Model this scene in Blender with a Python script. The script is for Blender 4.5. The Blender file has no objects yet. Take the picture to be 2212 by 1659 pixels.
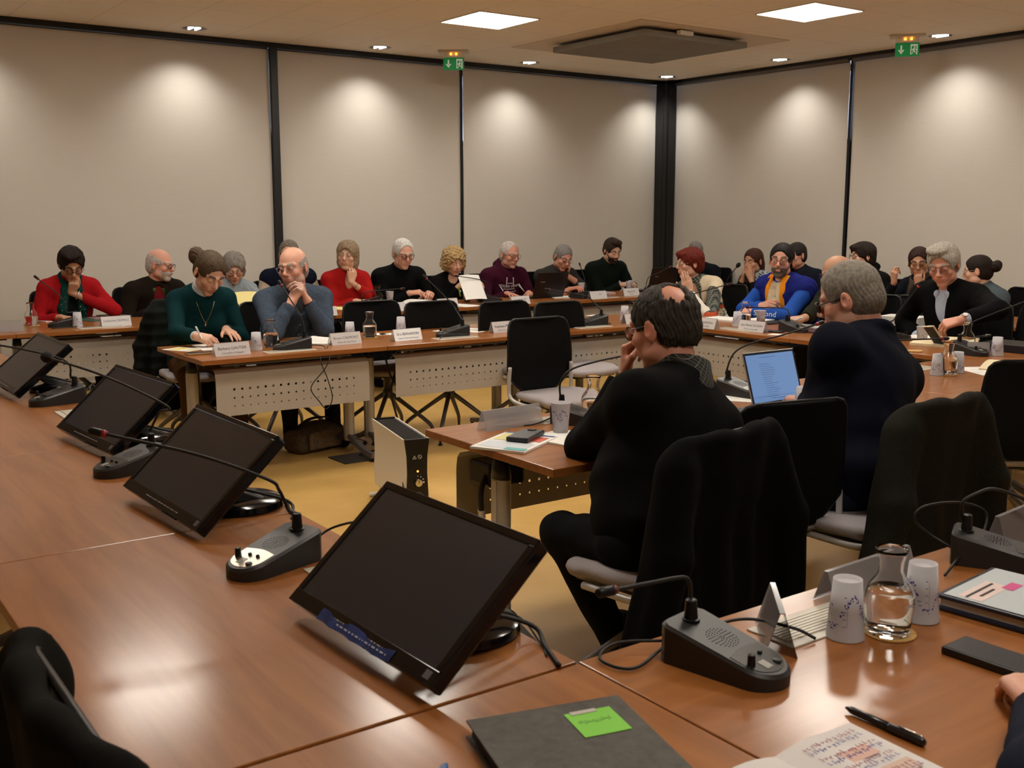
import bpy, bmesh, math, random
import numpy as np
from mathutils import Vector, Matrix
from mathutils.bvhtree import BVHTree

random.seed(7)
PI = math.pi
SC = bpy.context.scene
COL = SC.collection
f32 = np.float32

# ------------------------------------------------------------------ camera
H = 1.55
FPX = 2295.0
PITCH, YAW, ROLL = math.radians(9.06), math.radians(54.41), math.radians(-0.097)
CF = np.array([math.cos(YAW) * math.cos(PITCH), math.sin(YAW) * math.cos(PITCH), -math.sin(PITCH)])
CR = np.array([math.sin(YAW), -math.cos(YAW), 0.0])
CU = np.cross(CR, CF)


def ray(px, py):
    x, y = (px - 1106) / FPX, -(py - 829.5) / FPX
    c, s = math.cos(ROLL), math.sin(ROLL)
    x, y = c * x - s * y, s * x + c * y
    return CF + x * CR + y * CU


def atz(px, py, z=0.74):
    d = ray(px, py)
    t = (z - H) / d[2]
    return np.array([d[0] * t, d[1] * t, z])


def aty(px, py, Y):
    d = ray(px, py)
    t = Y / d[1]
    return np.array([d[0] * t, Y, H + d[2] * t])


def atx(px, py, X):
    d = ray(px, py)
    t = X / d[0]
    return np.array([X, d[1] * t, H + d[2] * t])


cam = bpy.data.cameras.new('camera')
cam.sensor_width = 36.0
cam.lens = 36.0 * FPX / 2212.0
cam.clip_start = 0.05
cam.dof.use_dof = True
cam.dof.focus_distance = 5.2
cam.dof.aperture_fstop = 10.0
co = bpy.data.objects.new('camera', cam)
co.location = (0, 0, H)
co.matrix_world = Matrix(((CR[0], CU[0], -CF[0], 0), (CR[1], CU[1], -CF[1], 0), (CR[2], CU[2], -CF[2], H), (0, 0, 0, 1)))
COL.objects.link(co)
SC.camera = co

# ------------------------------------------------------------------ materials
MATS = {}


def mat(name, col, rough=0.6, metal=0.0, coat=0.0, spec=0.5, trans=0.0, ior=1.45, emit=None, estr=0.0,
        noise=0.0, nscale=40.0, bump=0.0, bscale=200.0, sheen=0.0, alpha=1.0):
    if name in MATS:
        return MATS[name]
    m = bpy.data.materials.new(name)
    m.use_nodes = True
    nt = m.node_tree
    b = nt.nodes['Principled BSDF']
    b.inputs['Base Color'].default_value = (*col, 1)
    b.inputs['Roughness'].default_value = rough
    b.inputs['Metallic'].default_value = metal
    b.inputs['Coat Weight'].default_value = coat
    b.inputs['Coat Roughness'].default_value = 0.08
    b.inputs['Specular IOR Level'].default_value = spec
    b.inputs['Transmission Weight'].default_value = trans
    b.inputs['IOR'].default_value = ior
    b.inputs['Sheen Weight'].default_value = sheen
    b.inputs['Alpha'].default_value = alpha
    if emit:
        b.inputs['Emission Color'].default_value = (*emit, 1)
        b.inputs['Emission Strength'].default_value = estr
    tc = None
    if noise or bump:
        tc = nt.nodes.new('ShaderNodeTexCoord')
    if noise:
        n = nt.nodes.new('ShaderNodeTexNoise')
        n.inputs['Scale'].default_value = nscale
        n.inputs['Detail'].default_value = 3
        nt.links.new(tc.outputs['Object'], n.inputs['Vector'])
        r = nt.nodes.new('ShaderNodeValToRGB')
        r.color_ramp.elements[0].position = 0.3
        r.color_ramp.elements[1].position = 0.7
        r.color_ramp.elements[0].color = (*[max(0, c * (1 - noise)) for c in col], 1)
        r.color_ramp.elements[1].color = (*[min(1, c * (1 + noise)) for c in col], 1)
        nt.links.new(n.outputs['Fac'], r.inputs['Fac'])
        nt.links.new(r.outputs['Color'], b.inputs['Base Color'])
    if bump:
        n = nt.nodes.new('ShaderNodeTexNoise')
        n.inputs['Scale'].default_value = bscale
        nt.links.new(tc.outputs['Object'], n.inputs['Vector'])
        bp = nt.nodes.new('ShaderNodeBump')
        bp.inputs['Strength'].default_value = bump
        bp.inputs['Distance'].default_value = 0.002
        nt.links.new(n.outputs['Fac'], bp.inputs['Height'])
        nt.links.new(bp.outputs['Normal'], b.inputs['Normal'])
    MATS[name] = m
    return m


def attr_mat(name, rough=0.5, spec=0.4, coat=0.0, noise=0.0, nscale=60):
    """Base colour read from the mesh's own colour attribute (skin, eyes, printed cloth)."""
    if name in MATS:
        return MATS[name]
    m = bpy.data.materials.new(name)
    m.use_nodes = True
    nt = m.node_tree
    b = nt.nodes['Principled BSDF']
    a = nt.nodes.new('ShaderNodeAttribute')
    a.attribute_name = 'Col'
    src = a.outputs['Color']
    if noise:
        tc = nt.nodes.new('ShaderNodeTexCoord')
        n = nt.nodes.new('ShaderNodeTexNoise')
        n.inputs['Scale'].default_value = nscale
        nt.links.new(tc.outputs['Object'], n.inputs['Vector'])
        mr = nt.nodes.new('ShaderNodeMapRange')
        mr.inputs['To Min'].default_value = 1 - noise
        mr.inputs['To Max'].default_value = 1 + noise
        nt.links.new(n.outputs['Fac'], mr.inputs['Value'])
        mx = nt.nodes.new('ShaderNodeVectorMath')
        mx.operation = 'SCALE'
        nt.links.new(src, mx.inputs[0])
        nt.links.new(mr.outputs['Result'], mx.inputs['Scale'])
        src = mx.outputs['Vector']
    nt.links.new(src, b.inputs['Base Color'])
    b.inputs['Roughness'].default_value = rough
    b.inputs['Specular IOR Level'].default_value = spec
    b.inputs['Coat Weight'].default_value = coat
    MATS[name] = m
    return m


def wood_mat():
    m = bpy.data.materials.new('cherry_laminate')
    m.use_nodes = True
    nt = m.node_tree
    b = nt.nodes['Principled BSDF']
    tc = nt.nodes.new('ShaderNodeTexCoord')
    mp = nt.nodes.new('ShaderNodeMapping')
    mp.inputs['Scale'].default_value = (1.2, 14, 14)
    nt.links.new(tc.outputs['Object'], mp.inputs['Vector'])
    n1 = nt.nodes.new('ShaderNodeTexNoise')
    n1.inputs['Scale'].default_value = 1.6
    n1.inputs['Detail'].default_value = 6
    n1.inputs['Roughness'].default_value = 0.6
    n1.inputs['Distortion'].default_value = 0.4
    nt.links.new(mp.outputs['Vector'], n1.inputs['Vector'])
    r = nt.nodes.new('ShaderNodeValToRGB')
    e = r.color_ramp.elements
    e[0].position, e[0].color = 0.30, (0.240, 0.082, 0.017, 1)
    e[1].position, e[1].color = 0.72, (0.350, 0.128, 0.030, 1)
    nt.links.new(n1.outputs['Fac'], r.inputs['Fac'])
    nt.links.new(r.outputs['Color'], b.inputs['Base Color'])
    b.inputs['Roughness'].default_value = 0.45
    b.inputs['Specular IOR Level'].default_value = 0.15
    b.inputs['Coat Weight'].default_value = 0.55
    b.inputs['Coat Roughness'].default_value = 0.17
    MATS['wood'] = m
    return m


WOOD = wood_mat()
BLACKP = mat('black_plastic', (0.005, 0.005, 0.006), 0.40, spec=0.35)
BLACKG = mat('black_gloss', (0.003, 0.0035, 0.006), 0.14, spec=0.4, coat=0.15)
RUBBER = mat('black_rubber', (0.010, 0.010, 0.010), 0.6)
MESHB = mat('black_mesh_fabric', (0.0045, 0.0045, 0.0045), 0.85, spec=0.12, noise=0.3, nscale=300, bump=0.3, bscale=900)
ALU = mat('brushed_aluminium', (0.50, 0.49, 0.48), 0.42, 0.35)
ALUD = mat('grey_steel_leg', (0.17, 0.16, 0.155), 0.42, 0.5)
CHROME = mat('chrome', (0.75, 0.75, 0.75), 0.12, 1.0)
PANEL = mat('beige_metal_panel', (0.44, 0.41, 0.365), 0.45, 0.0, spec=0.4, noise=0.03, nscale=12)
SEATG = mat('grey_seat_fabric', (0.33, 0.30, 0.31), 0.9, noise=0.12, nscale=250, bump=0.3, bscale=700)
WHITEP = mat('white_plastic', (0.72, 0.70, 0.66), 0.4)
PAPER = mat('white_paper', (0.76, 0.75, 0.72), 0.75)
PAPERY = mat('pale_yellow_paper', (0.80, 0.70, 0.30), 0.8)
CREAM = mat('cream_paper', (0.72, 0.62, 0.42), 0.8)
INK = mat('black_ink', (0.03, 0.03, 0.035), 0.7)
BLUEINK = mat('blue_ink', (0.06, 0.055, 0.32), 0.6)
GLASS = mat('clear_glass', (1, 1, 1), 0.01, trans=1.0, ior=1.30)
WATER = mat('water', (0.97, 0.99, 1.0), 0.0, trans=1.0, ior=1.33)
FROST = mat('frosted_plastic', (0.62, 0.60, 0.63), 0.5, trans=0.25, ior=1.3)


def sheet_mat(name, clear, col, trl):
    """thin plastic or paper: partly see-through, partly diffuse and light-passing, with a gloss"""
    m = bpy.data.materials.new(name)
    m.use_nodes = True
    nt = m.node_tree
    nt.nodes.clear()
    N = nt.nodes.new
    o, tr, df, tl, gl, fr = N('ShaderNodeOutputMaterial'), N('ShaderNodeBsdfTransparent'), N('ShaderNodeBsdfDiffuse'), N('ShaderNodeBsdfTranslucent'), N('ShaderNodeBsdfGlossy'), N('ShaderNodeLayerWeight')
    a, b, c = N('ShaderNodeMixShader'), N('ShaderNodeMixShader'), N('ShaderNodeMixShader')
    df.inputs['Color'].default_value = (*col, 1)
    tl.inputs['Color'].default_value = (*col, 1)
    gl.inputs['Roughness'].default_value = 0.12
    fr.inputs['Blend'].default_value = 0.22
    a.inputs[0].default_value = trl
    b.inputs[0].default_value = clear
    L = nt.links.new
    L(df.outputs[0], a.inputs[1])
    L(tl.outputs[0], a.inputs[2])
    L(a.outputs[0], b.inputs[1])
    L(tr.outputs[0], b.inputs[2])
    L(fr.outputs['Fresnel'], c.inputs[0])
    L(b.outputs[0], c.inputs[1])
    L(gl.outputs[0], c.inputs[2])
    L(c.outputs[0], o.inputs[0])
    return m


ACRYL = sheet_mat('clear_acrylic', 0.60, (0.66, 0.64, 0.67), 0.4)
PLATE = sheet_mat('paper_in_acrylic', 0.05, (0.82, 0.81, 0.82), 0.22)
CORK = mat('cork', (0.50, 0.30, 0.10), 0.8, noise=0.25, nscale=150)
FLAPM = mat('cream_flap', (0.62, 0.58, 0.47), 0.4)
SCREEN = mat('matt_screen', (0.009, 0.015, 0.028), 0.30, spec=0.6, coat=0.5)


# ------------------------------------------------------------------ mesh building
class MB:
    def __init__(s):
        s.v, s.f = [], []

    def add(s, vs, fs):
        o = len(s.v)
        s.v += [tuple(map(float, v)) for v in vs]
        s.f += [tuple(i + o for i in f) for f in fs]
        return s

    def box(s, c, size, rz=0.0, M=None):
        hx, hy, hz = size[0] / 2, size[1] / 2, size[2] / 2
        vs = [Vector((x, y, z)) for x in (-hx, hx) for y in (-hy, hy) for z in (-hz, hz)]
        R = M if M is not None else Matrix.Rotation(rz, 3, 'Z')
        vs = [R @ v + Vector(c) for v in vs]
        return s.add(vs, [(0, 1, 3, 2), (4, 6, 7, 5), (0, 4, 5, 1), (2, 3, 7, 6), (0, 2, 6, 4), (1, 5, 7, 3)])

    def rings(s, rings, cap0=True, cap1=True, close=True):
        n = len(rings[0])
        vs = [p for r in rings for p in r]
        fs = []
        for k in range(len(rings) - 1):
            for i in range(n if close else n - 1):
                j = (i + 1) % n
                fs.append((k * n + i, k * n + j, (k + 1) * n + j, (k + 1) * n + i))
        if cap0:
            fs.append(tuple(reversed(range(n))))
        if cap1:
            fs.append(tuple((len(rings) - 1) * n + i for i in range(n)))
        return s.add(vs, fs)

    def lathe(s, prof, c=(0, 0, 0), n=32, cap0=False, cap1=False):
        R = []
        for r, z in prof:
            R.append([(c[0] + r * math.cos(2 * PI * i / n), c[1] + r * math.sin(2 * PI * i / n), c[2] + z) for i in range(n)])
        return s.rings(R, cap0, cap1)

    def tube(s, pts, r, n=10, caps=True):
        pts = [Vector(map(float, p)) for p in pts]
        rs = r if isinstance(r, (list, tuple)) else [r] * len(pts)
        R = []
        up = None
        for i, p in enumerate(pts):
            t = (pts[min(i + 1, len(pts) - 1)] - pts[max(i - 1, 0)])
            if t.length < 1e-9:
                t = Vector((0, 0, 1))
            t.normalize()
            if up is None:
                up = Vector((0, 0, 1)) if abs(t.z) < 0.9 else Vector((1, 0, 0))
            a = t.cross(up)
            if a.length < 1e-6:
                a = t.orthogonal()
            a.normalize()
            b = a.cross(t).normalized()
            up = b
            R.append([tuple(p + rs[i] * (math.cos(2 * PI * k / n) * a + math.sin(2 * PI * k / n) * b)) for k in range(n)])
        return s.rings(R, caps, caps)

    def prism(s, poly, z0, z1):
        return s.rings([[(x, y, z0) for x, y in poly], [(x, y, z1) for x, y in poly]])

    def sphere(s, c, r, nu=16, nv=10, sc=(1, 1, 1)):
        R = []
        for j in range(nv + 1):
            a = -PI / 2 + PI * j / nv
            rr = max(math.cos(a), 1e-3)
            R.append([(c[0] + sc[0] * r * rr * math.cos(2 * PI * i / nu), c[1] + sc[1] * r * rr * math.sin(2 * PI * i / nu), c[2] + sc[2] * r * math.sin(a)) for i in range(nu)])
        return s.rings(R)

    def mesh(s, name, smooth=False, weld=False):
        me = bpy.data.meshes.new(name)
        me.from_pydata(s.v, [], s.f)
        bm = bmesh.new()
        bm.from_mesh(me)
        if weld:
            bmesh.ops.remove_doubles(bm, verts=bm.verts, dist=1e-5)
        bmesh.ops.recalc_face_normals(bm, faces=bm.faces)
        bm.to_mesh(me)
        bm.free()
        if smooth:
            me.polygons.foreach_set('use_smooth', [True] * len(me.polygons))
        return me

    def build(s, name, m, parent=None, smooth=False, loc=(0, 0, 0), rz=0.0, bevel=0.0, auto=None, weld=False):
        o = bpy.data.objects.new(name, s.mesh(name, smooth, weld))
        o.data.materials.append(m)
        COL.objects.link(o)
        o.location = loc
        o.rotation_euler = (0, 0, rz)
        if parent:
            o.parent = parent
        if bevel:
            b = o.modifiers.new('bevel', 'BEVEL')
            b.width = bevel
            b.segments = 2
            b.limit_method = 'ANGLE'
            b.angle_limit = math.radians(40)
        if auto:
            try:
                o.data.set_sharp_from_angle(angle=math.radians(auto))
                o.data.polygons.foreach_set('use_smooth', [True] * len(o.data.polygons))
            except Exception:
                pass
        return o


def crom(pts, n=8):
    P = [np.array(p, float) for p in pts]
    P = [2 * P[0] - P[1]] + P + [2 * P[-1] - P[-2]]
    out = []
    for i in range(1, len(P) - 2):
        for k in range(n):
            t = k / n
            a, b, c, d = P[i - 1], P[i], P[i + 1], P[i + 2]
            out.append(0.5 * (2 * b + (c - a) * t + (2 * a - 5 * b + 4 * c - d) * t * t + (3 * b - a - 3 * c + d) * t ** 3))
    out.append(P[-2])
    return out


def tag(o, label=None, cat=None, group=None, kind=None):
    if label:
        o['label'] = label
    if cat:
        o['category'] = cat
    if group:
        o['group'] = group
    if kind:
        o['kind'] = kind
    return o


def empty(name, loc, rz=0.0, label=None, cat=None, group=None):
    o = bpy.data.objects.new(name, None)
    o.empty_display_size = 0.1
    COL.objects.link(o)
    o.location = tuple(map(float, loc))
    o.rotation_euler = (0, 0, rz)
    return tag(o, label, cat, group)


def copy_tree(o, parent=None):
    c = o.copy()
    COL.objects.link(c)
    c.parent = parent
    for ch in [x for x in KIDS.get(o.name, [])]:
        KIDS.setdefault(c.name, []).append(copy_tree(ch, c))
    return c


KIDS = {}


def index_kids():
    KIDS.clear()
    for o in bpy.data.objects:
        if o.parent:
            KIDS.setdefault(o.parent.name, []).append(o)


def place(proto, loc, rz, label, group=None, name=None):
    o = copy_tree(proto)
    o.location = tuple(map(float, loc))
    o.rotation_euler = (0, 0, rz)
    o['label'] = label
    if group:
        o['group'] = group
    return o


def text_mesh(txt, size, extr=0.0006, align='CENTER', spacing=1.0):
    cu = bpy.data.curves.new('text', 'FONT')
    cu.body = txt
    cu.size = size
    cu.extrude = extr
    cu.align_x = align
    cu.align_y = 'CENTER'
    cu.resolution_u = 2
    cu.space_character = spacing
    o = bpy.data.objects.new('text', cu)
    COL.objects.link(o)
    bpy.context.view_layer.update()
    dg = bpy.context.evaluated_depsgraph_get()
    me = bpy.data.meshes.new_from_object(o.evaluated_get(dg))
    bpy.data.objects.remove(o)
    bpy.data.curves.remove(cu)
    return me


def mesh_obj(name, me, m, parent=None, M=None):
    o = bpy.data.objects.new(name, me)
    me.materials.clear()
    me.materials.append(m)
    COL.objects.link(o)
    if parent:
        o.parent = parent
    if M is not None:
        o.matrix_local = M
    return o


def frame(o, x, y):
    """4x4 with local x -> x, y -> y, z -> x cross y at origin o."""
    x = Vector(tuple(map(float, x))).normalized()
    z = x.cross(Vector(tuple(map(float, y)))).normalized()
    y = z.cross(x)
    o = Vector(tuple(map(float, o)))
    return Matrix(((x.x, y.x, z.x, o.x), (x.y, y.y, z.y, o.y), (x.z, y.z, z.z, o.z), (0, 0, 0, 1)))
# ------------------------------------------------------------------ implicit surfaces
def nrm(v):
    v = np.asarray(v, float)
    return v / (np.linalg.norm(v) + 1e-12)


def A3(*v):
    return np.array(v, float)


class SDF:
    def __init__(s):
        s.ops = []
        s.disp = None
        s.dmax = 0.0
        s.lo = np.full(3, 1e9)
        s.hi = np.full(3, -1e9)

    def _add(s, fn, c, R, op, k, clip):
        c = np.asarray(c, float)
        s.ops.append((fn, c.astype(f32), float(R), op, float(k), clip))
        if op == 'u':
            s.lo = np.minimum(s.lo, c - R)
            s.hi = np.maximum(s.hi, c + R)
        return s

    def ell(s, c, r, M=None, k=0.02, op='u', clip=None):
        c = np.asarray(c, float)
        r = np.asarray(r, float)
        Mt = (np.eye(3) if M is None else np.asarray(M, float)).astype(f32)
        cf, rf = c.astype(f32), r.astype(f32)

        def fn(P):
            q = ((P - cf) @ Mt) / rf
            k0 = np.sqrt((q * q).sum(1)) + 1e-6
            q = q / rf
            k1 = np.sqrt((q * q).sum(1)) + 1e-6
            return k0 * (k0 - 1) / k1
        return s._add(fn, c, r.max(), op, k, clip)

    def cone(s, a, b, ra, rb, k=0.02, op='u', clip=None, flat=False):
        a, b = np.asarray(a, float), np.asarray(b, float)
        af, ba = a.astype(f32), (b - a).astype(f32)
        L2 = float(ba @ ba) + 1e-9

        def fn(P):
            q = P - af
            t = np.clip((q @ ba) / L2, 0, 1)
            d = q - t[:, None] * ba
            return np.sqrt((d * d).sum(1)) - (ra + t * (rb - ra))
        if flat:
            clip = (clip or []) + [(b, nrm(b - a))]
        return s._add(fn, (a + b) / 2, np.linalg.norm(b - a) / 2 + max(ra, rb), op, k, clip)

    def tor(s, c, axis, R, r, k=0.02, op='u', clip=None, sx=None):
        c = np.asarray(c, float)
        ax = nrm(axis).astype(f32)
        cf = c.astype(f32)

        def fn(P):
            q = P - cf
            h = q @ ax
            e = q - h[:, None] * ax
            return np.sqrt((np.sqrt((e * e).sum(1)) - R) ** 2 + h * h) - r
        return s._add(fn, c, R + r, op, k, clip)

    def box(s, c, h, M=None, rd=0.01, k=0.02, op='u', clip=None):
        c = np.asarray(c, float)
        h = np.asarray(h, float)
        Mt = (np.eye(3) if M is None else np.asarray(M, float)).astype(f32)
        cf, hf = c.astype(f32), (h - rd).astype(f32)

        def fn(P):
            q = np.abs((P - cf) @ Mt) - hf
            o = np.maximum(q, 0)
            return np.sqrt((o * o).sum(1)) + np.minimum(q.max(1), 0) - rd
        return s._add(fn, c, np.linalg.norm(h), op, k, clip)

    def half(s, c, n):
        """keep only the side where (p-c).n < 0"""
        c = np.asarray(c, float).astype(f32)
        n = nrm(n).astype(f32)
        s.ops.append((lambda P: (P - c) @ n, None, 0, 'i', 0.0, None))
        return s

    def ev(s, P, bc, br, npb):
        nb = len(bc)
        D = np.full(nb * npb, 0.2, f32)
        Dv = D.reshape(nb, npb)
        for fn, c, R, op, k, clip in s.ops:
            if op == 'i':
                D[:] = np.maximum(D, fn(P))
                continue
            m = np.sqrt(((bc - c) ** 2).sum(1)) < R + br + k + 0.02
            if not m.any():
                continue
            al = m.all()
            Q = P if al else P.reshape(nb, npb, 3)[m].reshape(-1, 3)
            q = fn(Q).astype(f32)
            if clip:
                for cc, cn in clip:
                    q = np.maximum(q, (Q - np.asarray(cc, f32)) @ np.asarray(cn, f32))
            d = D if al else Dv[m].ravel()
            if op == 's':
                a, b = -d, q
            else:
                a, b = d, q
            if k > 0:
                h = np.clip(0.5 + 0.5 * (b - a) / k, 0, 1)
                r = b + (a - b) * h - k * h * (1 - h)
            else:
                r = np.minimum(a, b)
            if op == 's':
                r = -r
            if al:
                D[:] = r
            else:
                Dv[m] = r.reshape(-1, npb)
        if s.disp is not None:
            near = np.abs(D) < s.dmax * 2 + 0.03
            if near.any():
                D[near] += s.disp(P[near]).astype(f32)
        return D

    def mesh(s, name, h=0.006, colf=None, org=(0, 0, 0), maxz=None):
        B = 8
        lo = s.lo - 3 * h - s.dmax
        hi = s.hi + 3 * h + s.dmax
        nb = np.maximum(np.ceil((hi - lo) / (B * h)).astype(int), 1)
        g = np.stack(np.meshgrid(*[np.arange(n) for n in nb], indexing='ij'), -1).reshape(-1, 3)
        C = (lo + (g + 0.5) * B * h).astype(f32)
        br = B * h * 0.866
        keep = []
        for i in range(0, len(C), 60000):
            cc = C[i:i + 60000]
            d = s.ev(cc, cc, 0.0001 + br, 1)
            keep.append(np.abs(d) < br * 1.7 + s.dmax + h)
        keep = np.concatenate(keep)
        g, C = g[keep], C[keep]
        n1 = B + 1
        off = np.stack(np.meshgrid(*[np.arange(n1)] * 3, indexing='ij'), -1).reshape(-1, 3)
        VS, IDS = [], []
        ED = []
        NX = (nb * B + 2).astype(np.int64)

        def cid(ijk):
            return (ijk[..., 0] * NX[1] + ijk[..., 1]) * NX[2] + ijk[..., 2]
        CH = 1500
        for i in range(0, len(g), CH):
            gg, cc = g[i:i + CH], C[i:i + CH]
            ijk = gg[:, None, :] * B + off[None]
            P = (lo + ijk * h).astype(f32).reshape(-1, 3)
            D = s.ev(P, cc, br, n1 ** 3).reshape(-1, n1, n1, n1)
            ins = D < 0
            # cells
            cor = [D[:, a:a + B, b:b + B, c:c + B] for a in (0, 1) for b in (0, 1) for c in (0, 1)]
            sg = sum((x < 0).astype(np.int8) for x in cor)
            act = (sg > 0) & (sg < 8)
            bi = np.nonzero(act)
            if len(bi[0]):
                vals = [x[bi] for x in cor]
                acc = np.zeros((len(bi[0]), 3), f32)
                cnt = np.zeros(len(bi[0]), f32)
                cpos = np.array([(a, b, c) for a in (0, 1) for b in (0, 1) for c in (0, 1)], f32)
                for e0 in range(8):
                    for bit in (1, 2, 4):
                        e1 = e0 | bit
                        if e1 == e0:
                            continue
                        v0, v1 = vals[e0], vals[e1]
                        x = (v0 < 0) != (v1 < 0)
                        t = np.where(x, v0 / (v0 - v1 + 1e-12), 0)
                        p = cpos[e0] + t[:, None] * (cpos[e1] - cpos[e0])
                        acc += np.where(x[:, None], p, 0)
                        cnt += x
                base = gg[bi[0]] * B + np.stack(bi[1:], -1)
                VS.append(lo + (base + acc / cnt[:, None]) * h)
                IDS.append(cid(base))
            # edges
            for ax in range(3):
                sl0 = [slice(0, B)] * 3
                sl1 = [slice(0, B)] * 3
                sl1[ax] = slice(1, B + 1)
                a = ins[(slice(None), *sl0)]
                b = ins[(slice(None), *sl1)]
                ei = np.nonzero(a != b)
                if len(ei[0]):
                    base = gg[ei[0]] * B + np.stack(ei[1:], -1)
                    ED.append((ax, base, a[ei]))
        if not VS:
            return bpy.data.meshes.new(name)
        V = np.concatenate(VS)
        I = np.concatenate(IDS)
        o = np.argsort(I)
        V, I = V[o], I[o]
        Q = []
        for ax, base, inside in ED:
            u = np.zeros(3, int)
            w = np.zeros(3, int)
            u[(ax + 1) % 3] = 1
            w[(ax + 2) % 3] = 1
            ids = np.stack([cid(base - u - w), cid(base - w), cid(base), cid(base - u)], -1)
            p = np.searchsorted(I, ids)
            p = np.minimum(p, len(I) - 1)
            ok = (I[p] == ids).all(1)
            p, ins_ = p[ok], inside[ok]
            p[~ins_] = p[~ins_][:, ::-1]
            Q.append(p)
        Q = np.concatenate(Q)
        # one relaxation pass
        nv = len(V)
        S = np.zeros((nv, 3))
        n = np.zeros(nv)
        for a, b in ((0, 1), (1, 2), (2, 3), (3, 0)):
            np.add.at(S, Q[:, a], V[Q[:, b]])
            np.add.at(n, Q[:, a], 1)
            np.add.at(S, Q[:, b], V[Q[:, a]])
            np.add.at(n, Q[:, b], 1)
        ok = n > 0
        Vr = V.copy()
        Vr[ok] = 0.6 * V[ok] + 0.4 * S[ok] / n[ok][:, None]
        V = Vr
        me = bpy.data.meshes.new(name)
        me.vertices.add(nv)
        me.vertices.foreach_set('co', (V - np.asarray(org)).astype(f32).ravel())
        me.loops.add(Q.size)
        me.loops.foreach_set('vertex_index', Q.astype(np.int32).ravel())
        me.polygons.add(len(Q))
        me.polygons.foreach_set('loop_start', np.arange(0, Q.size, 4, dtype=np.int32))
        me.polygons.foreach_set('use_smooth', np.ones(len(Q), bool))
        me.update(calc_edges=True)
        if colf is not None:
            c = colf(V)
            ca = me.color_attributes.new('Col', 'FLOAT_COLOR', 'POINT')
            ca.data.foreach_set('color', np.c_[c, np.ones(nv)].astype(f32).ravel())
        return me

    def build(s, name, m, parent, h=0.006, colf=None, org=(0, 0, 0)):
        me = s.mesh(name, h, colf, org)
        o = bpy.data.objects.new(name, me)
        me.materials.append(m)
        COL.objects.link(o)
        if parent:
            o.parent = parent
        return o


def wrinkle(amp, sc=1.0, ph=0.0):
    def f(P):
        x, y, z = P[:, 0] * sc, P[:, 1] * sc, P[:, 2] * sc
        a = np.sin(23 * x + 9 * z + 3 * np.sin(11 * y + ph) + ph)
        b = np.sin(31 * z - 13 * y + 2.5 * np.sin(17 * x + 2 * ph))
        c = np.sin(47 * y + 19 * x + 21 * z + 1.7 * ph)
        return amp * (0.5 * a * b + 0.35 * b * c + 0.25 * a)
    return f


def sst(a, b, x):
    t = np.clip((x - a) / (b - a), 0, 1)
    return t * t * (3 - 2 * t)


def rotmat(yaw, pitch, roll):
    """columns: right, forward, up; yaw = heading of forward in the XY plane, pitch > 0 looks down."""
    f = A3(math.cos(yaw) * math.cos(pitch), math.sin(yaw) * math.cos(pitch), -math.sin(pitch))
    r = A3(math.sin(yaw), -math.cos(yaw), 0)
    u = np.cross(r, f)
    c, s = math.cos(roll), math.sin(roll)
    r, u = c * r + s * u, -s * r + c * u
    return np.stack([r, f, u], 1)


SKIN = attr_mat('skin', 0.46, 0.35, noise=0.05, nscale=90)
EYEM = attr_mat('eye', 0.15, 0.4)
HAIRM = {}


def hair_mat(col):
    key = 'hair_%.3f_%.3f_%.3f' % col
    return mat(key, col, 0.60, noise=0.35, nscale=70, bump=0.5, bscale=260, spec=0.22)


def cloth_mat(col, noise=0.10, bump=0.35, bscale=600, sheen=0.0):
    key = 'cloth_%.3f_%.3f_%.3f_%.1f' % (*col, noise)
    return mat(key, col, 0.88, noise=noise, nscale=90, bump=bump, bscale=bscale, sheen=sheen, spec=0.10)


HAND_POSES = {
    # finger curls (index..little: three joints each), thumb (out, fwd, down), spread
    'flat': dict(c=[(8, 12, 8), (6, 10, 8), (8, 12, 8), (12, 14, 8)], sp=5, th=(0.62, 0.72, 0.12), tc=12),
    'relax': dict(c=[(25, 32, 18), (30, 36, 22), (36, 40, 24), (42, 42, 24)], sp=3, th=(0.5, 0.78, 0.35), tc=15),
    'fist': dict(c=[(62, 88, 40), (66, 90, 42), (68, 92, 42), (70, 92, 42)], sp=1, th=(0.3, 0.75, 0.55), tc=30),
    'loose': dict(c=[(40, 60, 30), (48, 64, 32), (54, 66, 32), (60, 66, 32)], sp=2, th=(0.4, 0.8, 0.42), tc=18),
    'pen': dict(c=[(42, 40, 22), (48, 50, 28), (56, 62, 34), (62, 66, 36)], sp=1, th=(0.25, 0.82, 0.5), tc=18),
    'grip': dict(c=[(48, 30, 12), (50, 32, 12), (52, 32, 12), (54, 32, 12)], sp=1, th=(0.3, 0.75, 0.6), tc=10),
    'clasp': dict(c=[(38, 58, 26), (38, 58, 26), (40, 58, 26), (42, 58, 26)], sp=1, th=(0.2, 0.9, 0.35), tc=10),
    'pray': dict(c=[(4, 6, 4), (3, 6, 4), (4, 6, 4), (7, 8, 5)], sp=1, th=(0.25, 0.95, 0.1), tc=6),
    'cover': dict(c=[(22, 22, 12), (24, 24, 14), (26, 26, 14), (30, 28, 14)], sp=2, th=(0.45, 0.85, 0.25), tc=12),
}


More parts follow.
